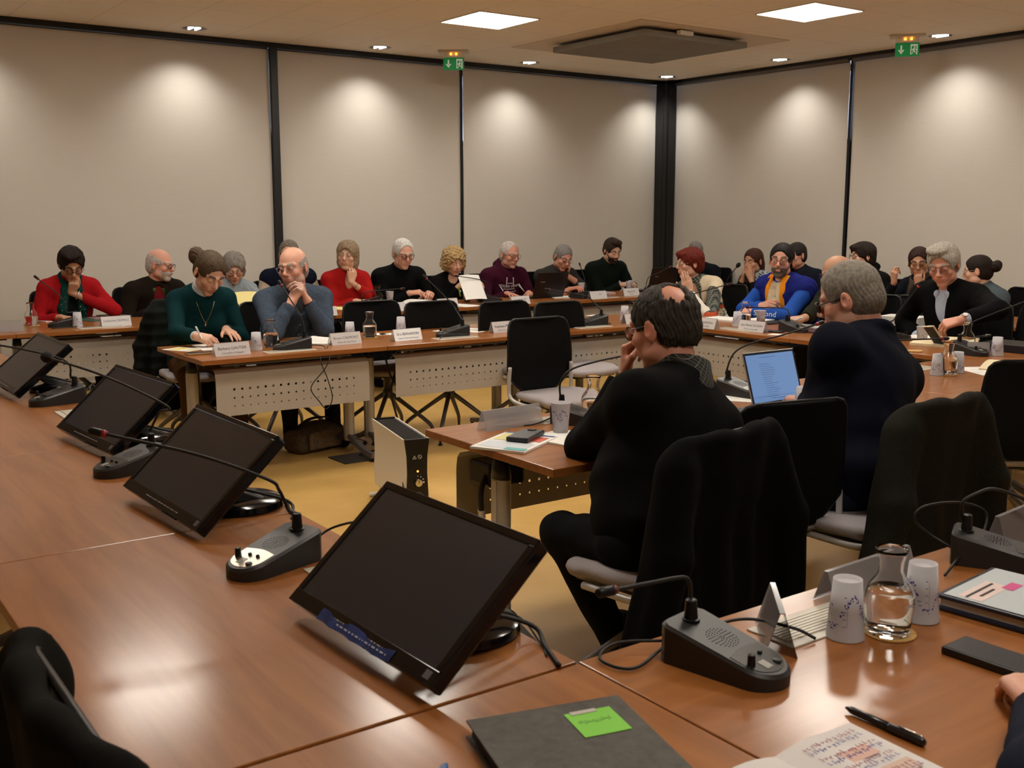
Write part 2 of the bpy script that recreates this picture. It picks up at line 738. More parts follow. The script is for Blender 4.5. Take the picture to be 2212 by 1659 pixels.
def add_hand(S, W, d, n, left, pose, sc=1.0):
    d = nrm(d)
    n = nrm(np.asarray(n, float) - d * float(np.dot(n, d)))
    side = np.cross(n, d) * (-1 if left else 1)      # towards the thumb
    hp = HAND_POSES[pose]
    W = np.asarray(W, float)
    kn = []
    offs = [(0.030, 0.090), (0.010, 0.095), (-0.011, 0.090), (-0.029, 0.082)]
    for o, l in offs:
        k = W + sc * (d * l + side * o * 0.95 + n * 0.004 * (1 - abs(o) / 0.03))
        kn.append(k)
        S.cone(W + sc * (side * o * 0.55 + d * 0.012), k, 0.0135 * sc, 0.0115 * sc, k=0.014)
    S.cone(W + sc * (side * 0.012 + d * 0.02 - n * 0.004), W + sc * (side * 0.026 + d * 0.05 - n * 0.010), 0.015 * sc, 0.013 * sc, k=0.014)
    L = [(0.043, 0.026, 0.021), (0.047, 0.029, 0.022), (0.043, 0.027, 0.021), (0.034, 0.020, 0.018)]
    rr = [(0.0092, 0.0082, 0.0074, 0.0062), (0.0094, 0.0084, 0.0075, 0.0063), (0.0090, 0.0080, 0.0072, 0.0061), (0.0080, 0.0071, 0.0064, 0.0055)]
    tips = []
    for i in range(4):
        sp = math.radians(hp['sp'] * (1.5 - i))
        fd = nrm(d * math.cos(sp) + side * math.sin(sp))
        p = kn[i]
        a = 0
        for j in range(3):
            a += math.radians(hp['c'][i][j])
            dr = fd * math.cos(a) - n * math.sin(a)
            q = p + dr * L[i][j] * sc
            S.cone(p, q, rr[i][j] * sc, rr[i][j + 1] * sc, k=0.0045)
            p = q
        tips.append(p)
    o, f, dn = hp['th']
    td = nrm(side * o + d * f - n * dn)
    p = W + sc * (d * 0.026 + side * 0.026 - n * 0.006)
    for j, (l, r0, r1) in enumerate([(0.042, 0.0135, 0.0110), (0.032, 0.0110, 0.0092), (0.026, 0.0092, 0.0072)]):
        q = p + td * l * sc
        S.cone(p, q, r0 * sc, r1 * sc, k=0.008 if j == 0 else 0.005)
        p = q
        td = nrm(td - side * math.sin(math.radians(hp['tc'])) * 0.9)
    return tips


def ik(S, W, l1, l2, pole):
    v = W - S
    L = np.linalg.norm(v)
    u = v / L
    Lc = min(L, (l1 + l2) * 0.995)
    a = (l1 * l1 - l2 * l2 + Lc * Lc) / (2 * Lc)
    h = math.sqrt(max(l1 * l1 - a * a, 0))
    pl = pole - u * float(pole @ u)
    return S + u * a * (L / Lc) + nrm(pl) * h
# ------------------------------------------------------------------ people


def lens_mat():
    m = bpy.data.materials.new('spectacle_lens')
    m.use_nodes = True
    nt = m.node_tree
    nt.nodes.clear()
    o = nt.nodes.new('ShaderNodeOutputMaterial')
    t = nt.nodes.new('ShaderNodeBsdfTransparent')
    g = nt.nodes.new('ShaderNodeBsdfGlossy')
    g.inputs['Roughness'].default_value = 0.02
    x = nt.nodes.new('ShaderNodeMixShader')
    f = nt.nodes.new('ShaderNodeFresnel')
    f.inputs['IOR'].default_value = 1.4
    t.inputs['Color'].default_value = (0.93, 0.94, 0.96, 1)
    nt.links.new(f.outputs[0], x.inputs[0])
    nt.links.new(t.outputs[0], x.inputs[1])
    nt.links.new(g.outputs[0], x.inputs[2])
    nt.links.new(x.outputs[0], o.inputs[0])
    return m


LENS = lens_mat()
SKINS = {'fair': (0.64, 0.375, 0.265), 'pink': (0.64, 0.335, 0.240), 'ruddy': (0.60, 0.280, 0.195), 'tan': (0.49, 0.265, 0.165), 'pale': (0.70, 0.44, 0.325)}


def hair_sdf(kind, hp, M, s, Hc, arg):
    h = SDF()

    def E(c, r, op='u', k=0.015, tilt=None):
        h.ell(hp(*c), [x * s for x in r], M, k=k, op=op)
    amp, fr = 0.0022, 38
    if kind in ('short', 'crew', 'sidepart', 'quiff', 'messy', 'spiky'):
        t = {'short': 0.008, 'crew': 0.004, 'sidepart': 0.013, 'quiff': 0.010, 'messy': 0.016, 'spiky': 0.012}[kind]
        E((0, -0.012, 0.036), (0.078 + t, 0.099 + t, 0.088 + t))
        E((0, -0.038, -0.012), (0.073 + t * 0.7, 0.074 + t, 0.078))
        if kind == 'quiff':
            E((0.0, 0.045, 0.112), (0.058, 0.050, 0.030))
        if kind == 'sidepart':
            E((0.012, 0.030, 0.110), (0.066, 0.066, 0.030))
        if kind == 'messy':
            E((0.02, 0.02, 0.115), (0.07, 0.075, 0.035))
        if kind == 'spiky':
            E((0.0, 0.03, 0.118), (0.055, 0.065, 0.028))
        f = arg.get('front', 0.0)       # receding hairline
        E((0, 0.125 - f * 0.3, -0.020 + f), (0.090, 0.087, 0.112), 's', 0.012)
        for sx in (-1, 1):
            E((sx * 0.086, 0.016, -0.036), (0.030, 0.042, 0.046), 's', 0.008)
        h.half(hp(0, -0.07, -0.072), M @ A3(0, 0.25, -1))
        amp = {'crew': 0.0012, 'messy': 0.0042, 'spiky': 0.005}.get(kind, 0.0022)
        if kind == 'messy':
            fr = 44
    elif kind == 'ring':                # bald on top
        t = arg.get('t', 0.005)
        E((0, -0.014, 0.030), (0.078 + t, 0.098 + t, 0.086 + t))
        E((0, -0.038, -0.015), (0.072 + t, 0.074 + t, 0.076))
        E((0, 0.030, 0.120), (0.080, 0.130, 0.100 - arg.get('low', 0.0)), 's', 0.01)
        E((0, 0.125, -0.030), (0.090, 0.100, 0.120), 's', 0.01)
        for sx in (-1, 1):
            E((sx * 0.086, 0.016, -0.036), (0.030, 0.040, 0.046), 's', 0.008)
        h.half(hp(0, -0.07, -0.072), M @ A3(0, 0.25, -1))
        amp = 0.0012
    elif kind == 'tonsure':             # thick ruffled hair round a bare crown, seen from behind
        E((0, -0.014, 0.034), (0.084, 0.106, 0.092))
        E((0, -0.040, -0.012), (0.071, 0.077, 0.070))
        E((-0.028, -0.078, 0.092), (0.026, 0.036, 0.036), 's', 0.014)
        E((0, 0.135, -0.020), (0.092, 0.090, 0.125), 's', 0.012)
        for sx in (-1, 1):
            E((sx * 0.086, 0.012, -0.038), (0.034, 0.050, 0.050), 's', 0.010)
        h.half(hp(0, -0.07, -0.062), M @ A3(0, 0.25, -1))
        amp, fr = 0.0032, 47
    elif kind == 'bob':
        E((0, -0.012, 0.040), (0.094, 0.112, 0.098))
        E((0, -0.030, -0.045), (0.096, 0.084, 0.090 + arg.get('len', 0)), k=0.03)
        E((0, 0.118, -0.050), (0.066, 0.100, 0.118), 's', 0.014)
        if arg.get('fringe'):
            E((0, 0.070, 0.075), (0.070, 0.036, 0.030), k=0.02)
        amp = 0.0045
    elif kind == 'pixie':
        E((0, -0.012, 0.040), (0.092, 0.112, 0.096))
        E((0, -0.040, -0.012), (0.084, 0.080, 0.084))
        E((0, 0.120, -0.045), (0.074, 0.085, 0.105), 's', 0.012)
        for sx in (-1, 1):
            E((sx * 0.090, 0.020, -0.050), (0.030, 0.034, 0.046), 's', 0.008)
        E((0.015, 0.062, 0.083), (0.074, 0.042, 0.026), k=0.018)
        h.half(hp(0, -0.07, -0.085), M @ A3(0, 0.3, -1))
        amp = 0.0045
    elif kind == 'curly':
        E((0, -0.014, 0.042), (0.112, 0.122, 0.104))
        E((-0.05, -0.02, -0.030), (0.070, 0.085, 0.062), k=0.03)
        E((0.05, -0.02, -0.030), (0.070, 0.085, 0.062), k=0.03)
        E((0, 0.125, -0.050), (0.066, 0.100, 0.112), 's', 0.014)
        amp, fr = 0.0085, 0
    elif kind == 'bun':
        E((0, -0.012, 0.036), (0.083, 0.104, 0.093))
        E((0, -0.040, -0.012), (0.076, 0.074, 0.076))
        E((0, 0.128, -0.020), (0.093, 0.088, 0.116), 's', 0.012)
        for sx in (-1, 1):
            E((sx * 0.088, 0.016, -0.034), (0.030, 0.042, 0.046), 's', 0.008)
        h.half(hp(0, -0.07, -0.078), M @ A3(0, 0.25, -1))
        b = arg.get('at', (0.0, -0.105, 0.075))
        q = arg.get('size', 1.0)
        E(b, (0.046 * q, 0.042 * q, 0.042 * q), k=0.012)
        E((b[0] + 0.012, b[1] - 0.010, b[2] + 0.016), (0.036 * q, 0.034 * q, 0.034 * q), k=0.010)
        amp = 0.0030
    elif kind == 'backtied':
        E((0, -0.012, 0.038), (0.084, 0.106, 0.094))
        E((0, -0.045, -0.025), (0.080, 0.078, 0.090))
        E((0, 0.122, -0.030), (0.083, 0.090, 0.118), 's', 0.012)
        E((-0.02, -0.06, -0.10), (0.050, 0.045, 0.070), k=0.03)
        amp = 0.003
    h.dmax = amp * 1.2 + (0.003 if kind == 'tonsure' else 0)
    fluff = 0.0030 if kind == 'tonsure' else 0.0

    def disp(P):
        q = ((P - Hc.astype(f32)) @ M.astype(f32)) / s
        if fr == 0:
            return amp * (np.sin(q[:, 0] * 95 + 2 * np.sin(q[:, 2] * 70)) * np.sin(q[:, 2] * 105 + 2 * np.sin(q[:, 1] * 60)) + 0.6 * np.sin(q[:, 1] * 120 + q[:, 0] * 60) * np.sin(q[:, 2] * 150)) * 0.75
        az = np.arctan2(q[:, 0], -(q[:, 1] + 0.02))
        rad = np.sqrt(q[:, 0] ** 2 + (q[:, 1] + 0.02) ** 2)
        w = np.clip(rad / 0.05, 0, 1)
        fz = fluff * np.sin(q[:, 0] * 170 + 2 * np.sin(q[:, 2] * 90)) * np.sin(q[:, 1] * 150 + 2 * np.sin(q[:, 0] * 80)) if fluff else 0.0
        return fz + amp * w * (0.65 * np.sin(az * fr + 5 * np.sin(q[:, 2] * 38)) + 0.35 * np.sin(az * fr * 0.43 + q[:, 2] * 70 + 1.3) + 0.3 * np.sin(q[:, 2] * 90 + az * 7) * (amp > 0.004))
    h.disp = disp
    return h


def person(label, hc, phi, look=0, pitch=8, roll=0, hs=1.0, w=1.0, belly=0.0, fem=False, skin='fair',
           hair=None, hcol=(0.05, 0.03, 0.02), harg=None, brow=None, stub=None, stubamt=0.0, beard=None,
           glasses=None, tops=(), arms=None, lean=0.20, pel=None, twist=0, trousers=(0.02, 0.022, 0.03), vox=0.0045,
           extra=None, lid=0.0025, smile=0.0, jaw=1.0, open_legs=0.16, legs=True, facing=None, group=None, neckz=0.0, elbows=None,
           pelz=0.575, shoulder=0.0, gaze=None):
    Hc = np.asarray(hc, float)
    ph = math.radians(phi)
    fb = A3(math.cos(ph), math.sin(ph), 0)
    rb = A3(math.sin(ph), -math.cos(ph), 0)
    Z = A3(0, 0, 1)
    tocam = math.atan2(-Hc[1], -Hc[0])
    hy = tocam + math.radians(look)
    M = rotmat(hy, math.radians(pitch), math.radians(roll))
    s = hs

    def hp(x, y, z):
        return Hc + s * (M @ A3(x, y, z))

    def hd(x, y, z):
        return M @ A3(x, y, z)
    NP = hp(0, -0.022, -0.088)
    N = NP - 0.026 * fb - Z * (0.075 + neckz)
    P0 = A3(N[0], N[1], 0) - fb * lean if pel is None else A3(pel[0], pel[1], 0)
    P0[2] = pelz
    uT = nrm(N - P0)
    tw = ph + math.radians(twist)
    ft = A3(math.cos(tw), math.sin(tw), 0)
    fT = nrm(ft - uT * float(ft @ uT))
    rT = np.cross(fT, uT)
    MT = np.stack([rT, fT, uT], 1)
    TL = np.linalg.norm(N - P0)

    def tp(x, y, z):
        return N + rT * x + fT * y + uT * z

    def bp(x, y, z):
        return A3(P0[0], P0[1], 0) + rb * x + fb * y + Z * z

    def pt(p):
        if p[0] == 'h':
            return hp(*p[1:])
        if p[0] == 'b':
            return bp(*p[1:])
        if p[0] == 't':
            return tp(*p[1:])
        return A3(*p[1:])

    def dr(p):
        if p[0] == 'h':
            return hd(*p[1:])
        if p[0] == 'b':
            return rb * p[1] + fb * p[2] + Z * p[3]
        if p[0] == 't':
            return MT @ A3(*p[1:])
        return A3(*p[1:])
    sw = (0.162 if fem else 0.182) * w
    ar = (0.86 if fem else 1.0) * (0.5 + 0.5 * w)
    l1, l2 = (0.275, 0.235) if fem else (0.295, 0.255)
    J = {}
    for sd, sg in (('L', -1), ('R', 1)):
        a = (arms or {}).get(sd) or dict(w=('b', sg * 0.14, 0.42, 0.772), d=('b', -sg * 0.45, 0.9, 0.0), n=('b', 0, 0.1, 1), pose='relax')
        Sh = tp(sg * sw, -0.005, -0.062 + shoulder)
        W = pt(a['w'])
        v = W - Sh
        L = np.linalg.norm(v)
        if a.get('el') is not None:
            El = pt(a['el'])
        else:
            pole = dr(a['pole']) if a.get('pole') else rb * sg * 0.55 - Z * 0.8 - fb * 0.25
            El = ik(Sh, W, l1, l2, pole)
        J[sd] = dict(S=Sh, E=El, W=W, a=a, d=dr(a['d']) if a.get('d') else nrm(W - El), n=dr(a['n']) if a.get('n') else Z)
    org = A3(P0[0], P0[1], 0.0)
    root = empty('person', org, 0, label, 'person', group)

    # ---- bare body: one surface from head to hands
    b = SDF()

    def torso(S, e, k=0.05):
        S.ell(P0 + uT * 0.03, [0.172 * w + e, 0.128 * w + e + belly * 0.5, 0.13 + e], MT, k=k)
        S.ell(P0 + uT * TL * 0.34 + fT * (0.012 + belly * 0.55), [0.152 * w + e + belly * 0.4, 0.112 * w + e + belly, 0.17 + e], MT, k=k)
        S.ell(P0 + uT * TL * 0.66, [0.160 * w + e, 0.112 * w + e, 0.19 + e], MT, k=k)
        S.cone(J['L']['S'] + uT * 0.004 + rT * 0.02, J['R']['S'] + uT * 0.004 - rT * 0.02, 0.062 * ar + e, 0.062 * ar + e, k=k)
        for sg in (-1, 1):
            S.cone(tp(sg * 0.025, -0.012, 0.012), tp(sg * sw * 0.85, -0.008, -0.050 + shoulder), 0.047 + e * 0.8, 0.050 * ar + e, k=0.04)
        if fem:
            for sg in (-1, 1):
                S.ell(P0 + uT * TL * 0.60 + fT * 0.088 + rT * sg * 0.072, [0.066 + e, 0.058 + e, 0.066 + e], MT, k=0.05)

    def arm(S, sd, e, t1=1.0, kk=0.03, flat=False):
        j = J[sd]
        S.cone(j['S'], j['E'], 0.053 * ar + e, 0.041 * ar + e * 0.8, k=kk)
        x = j['E'] + (j['W'] - j['E']) * t1
        r1 = (0.043 - 0.0135 * t1) * ar + e * 0.85
        S.cone(j['E'], x, 0.041 * ar + e * 0.8, r1, k=kk, flat=flat)
    torso(b, -0.012)
    for sd in 'LR':
        arm(b, sd, -0.002)
        j = J[sd]
        add_hand(b, j['W'], j['d'], j['n'], sd == 'L', j['a'].get('pose', 'relax'), (0.92 if fem else 1.02) * hs ** 0.5)
    nr = (0.049 if fem else 0.058) * (0.6 + 0.4 * w)
    b.cone(tp(0, -0.004, -0.02), hp(0, -0.024, -0.045), nr * 1.08, nr * 0.98, k=0.025)
    b.ell(hp(0, -0.012, 0.035), [0.077 * s, 0.098 * s, 0.088 * s], M, k=0.02)
    b.ell(hp(0, 0.030, -0.032), [0.061 * s * jaw, 0.064 * s, 0.082 * s], M, k=0.025)
    b.ell(hp(0, 0.070, -0.098), [0.025 * s * jaw, 0.020 * s, 0.018 * s], M, k=0.022)
    for sx in (-1, 1):
        b.ell(hp(sx * 0.050 * jaw, 0.014, -0.066), [0.016 * s, 0.028 * s, 0.020 * s], M, k=0.025)
        b.ell(hp(sx * 0.044, 0.062, -0.022), [0.020 * s, 0.020 * s, 0.018 * s], M, k=0.02)
        b.cone(hp(sx * 0.010, 0.088, 0.026), hp(sx * 0.048, 0.070, 0.028), 0.010 * s, 0.010 * s, k=0.014)
        b.ell(hp(sx * 0.031, 0.094, 0.008), [0.019 * s, 0.016 * s, 0.012 * s], M, k=0.010, op='s')
        b.ell(hp(sx * 0.080, -0.010, -0.004), [0.009 * s, 0.019 * s, 0.032 * s], M @ np.array(Matrix.Rotation(sx * -0.35, 3, 'Z')), k=0.006)
        b.ell(hp(sx * 0.090, -0.004, 0.002), [0.006 * s, 0.010 * s, 0.018 * s], M, k=0.006, op='s')
        ec = hp(sx * 0.031, 0.0775, 0.008)
        lo = hd(0, -0.35, 1)
        b.ell(ec, [0.0146 * s] * 3, M, k=0.004, clip=[(hp(sx * 0.031, 0.0775, 0.008 + lid), -nrm(hd(0, 0.35, 1)))])
        b.ell(ec, [0.0143 * s] * 3, M, k=0.004, clip=[(hp(sx * 0.031, 0.0775, 0.0025), nrm(hd(0, -0.2, 1)))])
        b.ell(hp(sx * 0.011, 0.101, -0.028), [0.008 * s, 0.010 * s, 0.007 * s], M, k=0.006)
    b.cone(hp(0, 0.088, 0.016), hp(0, 0.113, -0.021), 0.0075 * s, 0.0115 * s, k=0.010)
    b.ell(hp(0, 0.084, -0.055), [0.026 * s, 0.0165 * s, 0.020 * s], M, k=0.018)
    b.ell(hp(0, 0.0985, -0.0505), [0.021 * s, 0.0068 * s, 0.0052 * s], M, k=0.005)
    b.ell(hp(0, 0.0970, -0.0610), [0.018 * s, 0.0070 * s, 0.0058 * s], M, k=0.005)
    b.ell(hp(0, 0.1065, -0.0558), [0.022 * s, 0.006 * s, 0.0012 * s], M, k=0.004, op='s')
    base = A3(*SKINS[skin])
    bc = A3(*(brow or hcol))
    sc_ = A3(*(stub or (0.20, 0.18, 0.16)))

    def colf(V):
        q = ((V - Hc) @ M) / s
        c = np.tile(base, (len(V), 1))
        ax = np.abs(q[:, 0])
        near = (np.abs(q) < 0.16).all(1)

        def mix(mk, t):
            mk = (mk * near)[:, None]
            c[:] = c * (1 - mk) + A3(*t) * mk
        ck = np.exp(-(((ax - 0.045) / 0.024) ** 2 + ((q[:, 2] + 0.028) / 0.024) ** 2)) * (q[:, 1] > 0.02)
        mix(0.40 * ck, base * A3(1.02, 0.72, 0.68))
        nk = np.exp(-((q[:, 0] / 0.014) ** 2 + ((q[:, 2] + 0.02) / 0.016) ** 2)) * (q[:, 1] > 0.085)
        mix(0.45 * nk, base * A3(1.0, 0.70, 0.64))
        mix(0.5 * sst(0.072, 0.082, ax) * (np.abs(q[:, 2]) < 0.05), base * A3(1.0, 0.66, 0.60))
        if stubamt:
            m = sst(-0.022, -0.045, q[:, 2]) * sst(-0.01, 0.02, q[:, 1]) * sst(-0.135, -0.115, q[:, 2])
            m = np.maximum(m, sst(0.055, 0.062, ax) * sst(0.02, -0.01, q[:, 2]) * sst(0.035, 0.02, q[:, 1]) * sst(-0.02, 0.0, q[:, 1]) * 0.7)
            mix(m * stubamt, sc_)
        lp = sst(1.25, 0.85, np.sqrt((q[:, 0] / 0.0225) ** 2 + ((q[:, 2] + 0.0558) / 0.0105) ** 2)) * (q[:, 1] > 0.078)
        mix(0.75 * lp, base * A3(0.86, 0.50, 0.48))
        bz = 0.0305 + 0.004 * np.sin(np.clip((ax - 0.010) / 0.045, 0, 1) * PI)
        br = sst(0.0085, 0.0045, np.abs(q[:, 2] - bz)) * sst(0.009, 0.014, ax) * sst(0.056, 0.046, ax) * (q[:, 1] > 0.05)
        mix(0.92 * br, bc)
        return c
    b.build('body', SKIN, root, vox, colf, org)
    # ---- eyes
    for sx in (-1, 1):
        mb = MB().sphere((0, 0, 0), 0.0128 * s, 20, 14)
        me = mb.mesh('eye', True)
        gz = nrm(gaze if gaze is not None else (0, 1, -0.05 if lid > 0 else -0.5))
        V = np.empty(len(me.vertices) * 3)
        me.vertices.foreach_get('co', V)
        V = V.reshape(-1, 3)
        dt = (V / np.linalg.norm(V, axis=1)[:, None]) @ (M @ gz)
        cc = np.where(dt[:, None] > 0.93, A3(0.01, 0.01, 0.01), np.where(dt[:, None] > 0.76, A3(0.07, 0.05, 0.035), A3(0.46, 0.41, 0.37)))
        ca = me.color_attributes.new('Col', 'FLOAT_COLOR', 'POINT')
        ca.data.foreach_set('color', np.c_[cc, np.ones(len(V))].astype(f32).ravel())
        o = mesh_obj('eye', me, EYEM, root)
        o.location = hp(sx * 0.031, 0.0775, 0.008) - org
    # ---- hair, beard
    hv = min(vox, 0.004)
    if hair:
        hair_sdf(hair, hp, M, s, Hc, harg or {}).build('hair', hair_mat(hcol), root, hv, None, org)
        if hair == 'bun' and (harg or {}).get('tip'):
            pass
    if beard:
        g = SDF()
        t = beard.get('t', 0.004)
        g.ell(hp(0, 0.030, -0.036), [(0.061 * jaw + t) * s, (0.065 + t) * s, (0.082 + t) * s], M, k=0.02)
        g.ell(hp(0, 0.072, -0.098), [(0.026 * jaw + t) * s, (0.020 + t) * s, (0.019 + t) * s], M, k=0.02)
        g.ell(hp(0, 0.086, -0.052), [(0.027 + t * 0.6) * s, (0.018 + t) * s, (0.020) * s], M, k=0.015)
        g.ell(hp(0, 0.090, 0.022), [0.075 * s, 0.055 * s, 0.062 * s], M, k=0.01, op='s')
        for sx in (-1, 1):
            g.ell(hp(sx * 0.048, 0.085, -0.006), [0.032 * s, 0.045 * s, 0.032 * s], M, k=0.01, op='s')
        g.ell(hp(0, 0.110, -0.057), [0.018 * s, 0.024 * s, 0.0060 * s], M, k=0.004, op='s')
        g.half(hp(0, beard.get('y', 0.0), 0), M @ A3(0, -1, 0))
        g.half(hp(0, 0, beard.get('top', -0.01)), M @ A3(0, 0, 1))
        g.dmax = 0.0012
        g.disp = wrinkle(0.0012, 9)
        g.build('beard', hair_mat(beard['col']), root, hv, None, org)
    # ---- glasses
    if glasses:
        col, rr, shp = glasses
        fm = mat('spectacle_frame_%.2f_%.2f_%.2f' % col, col, 0.3, 0.0, coat=0.3)
        mb = MB()
        rx, rz = (0.0235, 0.0175) if shp == 'rect' else (0.0225, 0.0205)
        lens = []
        for sx in (-1, 1):
            c = A3(sx * 0.0325, 0.1035, 0.0035)
            lp = []
            for i in range(20):
                a = 2 * PI * i / 20
                e = 0.62 if shp == 'rect' else 1.0
                x = rx * math.copysign(abs(math.cos(a)) ** e, math.cos(a))
                z = rz * math.copysign(abs(math.sin(a)) ** e, math.sin(a))
                lp.append(c + A3(x, -abs(c[0] + x - 0.0) ** 2 * 2.2 + 0.002, z))
            wl = [Vector(tuple(hp(*p) - org)) for p in lp]
            mb.tube(wl + [wl[0]], rr, 6)
            lens.append(wl)
            e0 = c + A3(sx * rx, -0.005, 0.006)
            mb.tube([hp(*e0) - org, hp(sx * 0.072, 0.080, 0.011) - org, hp(sx * 0.083, 0.0, 0.012) - org, hp(sx * 0.083, -0.022, -0.004) - org], rr * 0.95, 6)
        mb.tube([hp(-0.011, 0.105, 0.007) - org, hp(0, 0.110, 0.010) - org, hp(0.011, 0.105, 0.007) - org], rr, 6)
        g = mb.build('glasses', fm, root, True)
        for wl in lens:
            lm = MB()
            n = A3(0, 0, 0) + hd(0, 1, 0) * 0.0005
            lm.add(wl, [tuple(range(len(wl)))])
            lm.build('lens', LENS, g, True)
    # ---- clothes
    for t in tops:
        g = SDF()
        e = t.get('e', 0.012)
        if t.get('kind') == 'scarf':
            g.tor(tp(0, 0.010, 0.030), uT * 0.9 + fT * 0.35, 0.066, 0.027, k=0.02)
            g.tor(tp(0, 0.016, 0.002), uT * 0.8 + fT * 0.5, 0.078, 0.026, k=0.02)
            for sg, ln in t.get('tails', ((-1, 0.34), (1, 0.30))):
                g.cone(tp(sg * 0.045, 0.088, -0.03), tp(sg * t.get('sx', 0.075), 0.142 + belly + t.get('fy', 0), -0.16), 0.032, 0.034, k=0.03)
                g.cone(tp(sg * t.get('sx', 0.075), 0.142 + belly + t.get('fy', 0), -0.16), tp(sg * t.get('sx', 0.070), 0.150 + belly + t.get('fy', 0), -ln), 0.034, 0.036, k=0.03)
        elif t.get('kind') == 'collar':
            for sg in (-1, 1):
                g.cone(tp(0, -0.058, 0.040), tp(sg * 0.056, -0.012, 0.036), 0.017, 0.017, k=0.012)
                g.cone(tp(sg * 0.056, -0.012, 0.036), tp(sg * 0.040, 0.070, -0.004), 0.017, 0.018, k=0.012)
                g.cone(tp(sg * 0.040, 0.070, -0.004), tp(sg * 0.058, 0.096, -0.052), 0.018, 0.012, k=0.012)
        else:
            torso(g, e)
            if t.get('sleeves', True):
                for sd in 'LR':
                    arm(g, sd, e * 0.95, t.get('cuff', 0.93) if not isinstance(t.get('cuff'), dict) else t['cuff'][sd], flat=True)
            nk = t.get('neck')
            if nk == 'crew':
                g.tor(tp(0, 0.004, 0.030), uT + fT * 0.42, nr + 0.012, 0.012 + e * 0.3, k=0.02)
            elif nk == 'turtle':
                g.cone(tp(0, -0.004, 0.0), tp(0, 0.002, 0.075), nr + 0.020, nr + 0.013, k=0.02, flat=True)
            elif nk == 'hood':
                g.tor(tp(0, -0.018, 0.040), uT + fT * 0.55, nr + 0.022, 0.030, k=0.02)
                g.ell(tp(0, -0.095, 0.035), [0.105, 0.055, 0.055], MT, k=0.03)
            elif nk == 'stand':
                g.cone(tp(0, -0.010, 0.0), tp(0, 0.004, 0.072), nr + 0.034, nr + 0.028, k=0.02, flat=True)
            for op in t.get('cuts', ()):
                c, r = op[0], op[1]
                g.ell(tp(*c), r, MT, k=0.008, op='s')
            for op in t.get('adds', ()):
                g.cone(tp(*op[0]), tp(*op[1]), op[2], op[3], k=0.015)
            g.half(P0 - uT * t.get('hem', 0.085), -uT)
            g.dmax = t.get('wr', 0.004)
            g.disp = wrinkle(g.dmax, t.get('wsc', 1.0), float(abs(Hc[0] * 7 + Hc[1] * 3)))
        m = t.get('mat') or cloth_mat(t['col'])
        o = g.build(t.get('name', 'sweater'), m, root, t.get('vox', max(0.006, vox * 1.35)), t.get('colf'), org)
        if t.get('label'):
            o['label'] = t['label']
        t['obj'] = o
    # ---- trousers and shoes
    if legs:
        g = SDF()
        g.ell(P0 + A3(0, 0, 0.0), [0.178 * w, 0.150, 0.115], np.stack([rb, fb, Z], 1), k=0.06)
        ank = []
        for sg in (-1, 1):
            hip = P0 + rb * sg * 0.085 - Z * 0.015
            kn = hip + fb * 0.42 + rb * sg * (open_legs * 0.45) - Z * 0.005
            kn[2] = 0.535
            an = kn + fb * 0.03 - Z * 0.44
            if isinstance(legs, dict):
                kn = A3(*legs['kn'][0 if sg < 0 else 1])
                an = A3(*legs['an'][0 if sg < 0 else 1])
            g.cone(hip, kn, 0.088 * (0.6 + 0.4 * w), 0.066, k=0.05)
            g.cone(kn, an, 0.064, 0.050, k=0.03, flat=True)
            ank.append(an)
        g.dmax = 0.004
        g.disp = wrinkle(0.004, 1.2, 0.7)
        tm = trousers if not isinstance(trousers, tuple) else cloth_mat(trousers)
        g.build('trousers', tm, root, 0.010 if vox < 0.004 else 0.014, None, org)
        for an in ank:
            f = SDF()
            f.ell(A3(an[0], an[1], 0.055), [0.042, 0.05, 0.052], np.stack([rb, fb, Z], 1), k=0.03)
            f.ell(A3(an[0], an[1], 0.035) + fb * 0.10, [0.046, 0.105, 0.034], np.stack([rb, fb, Z], 1), k=0.03)
            f.half((0, 0, 0.002), (0, 0, -1))
            f.build('shoe', cloth_mat((0.012, 0.010, 0.009)), root, 0.012, None, org)
    if extra:
        extra(dict(root=root, org=org, hp=hp, hd=hd, tp=tp, bp=bp, J=J, M=M, MT=MT, N=N, P0=P0, uT=uT, fT=fT, rT=rT, fb=fb, rb=rb, s=s, tops=tops))
    return root


def project_text(txt, size, ctx, target, origin, right, up, m, name='lettering', lift=0.002):
    """lay flat lettering on a garment by dropping every vertex onto its surface"""
    me = text_mesh(txt, size, 0.0)
    V = [v.co.copy() for v in target.data.vertices]
    bvh = BVHTree.FromPolygons(V, [tuple(p.vertices) for p in target.data.polygons])
    org = ctx['org']
    n = np.cross(nrm(right), nrm(up))
    o = np.asarray(origin) - org
    for v in me.vertices:
        p = o + nrm(right) * v.co.x + nrm(up) * v.co.y + n * 0.15
        hit = bvh.ray_cast(Vector(tuple(p)), Vector(tuple(-n)))
        q = np.array(hit[0]) if hit[0] is not None else p - n * 0.15
        v.co = Vector(tuple(q + n * lift))
    return mesh_obj(name, me, m, ctx['root'])
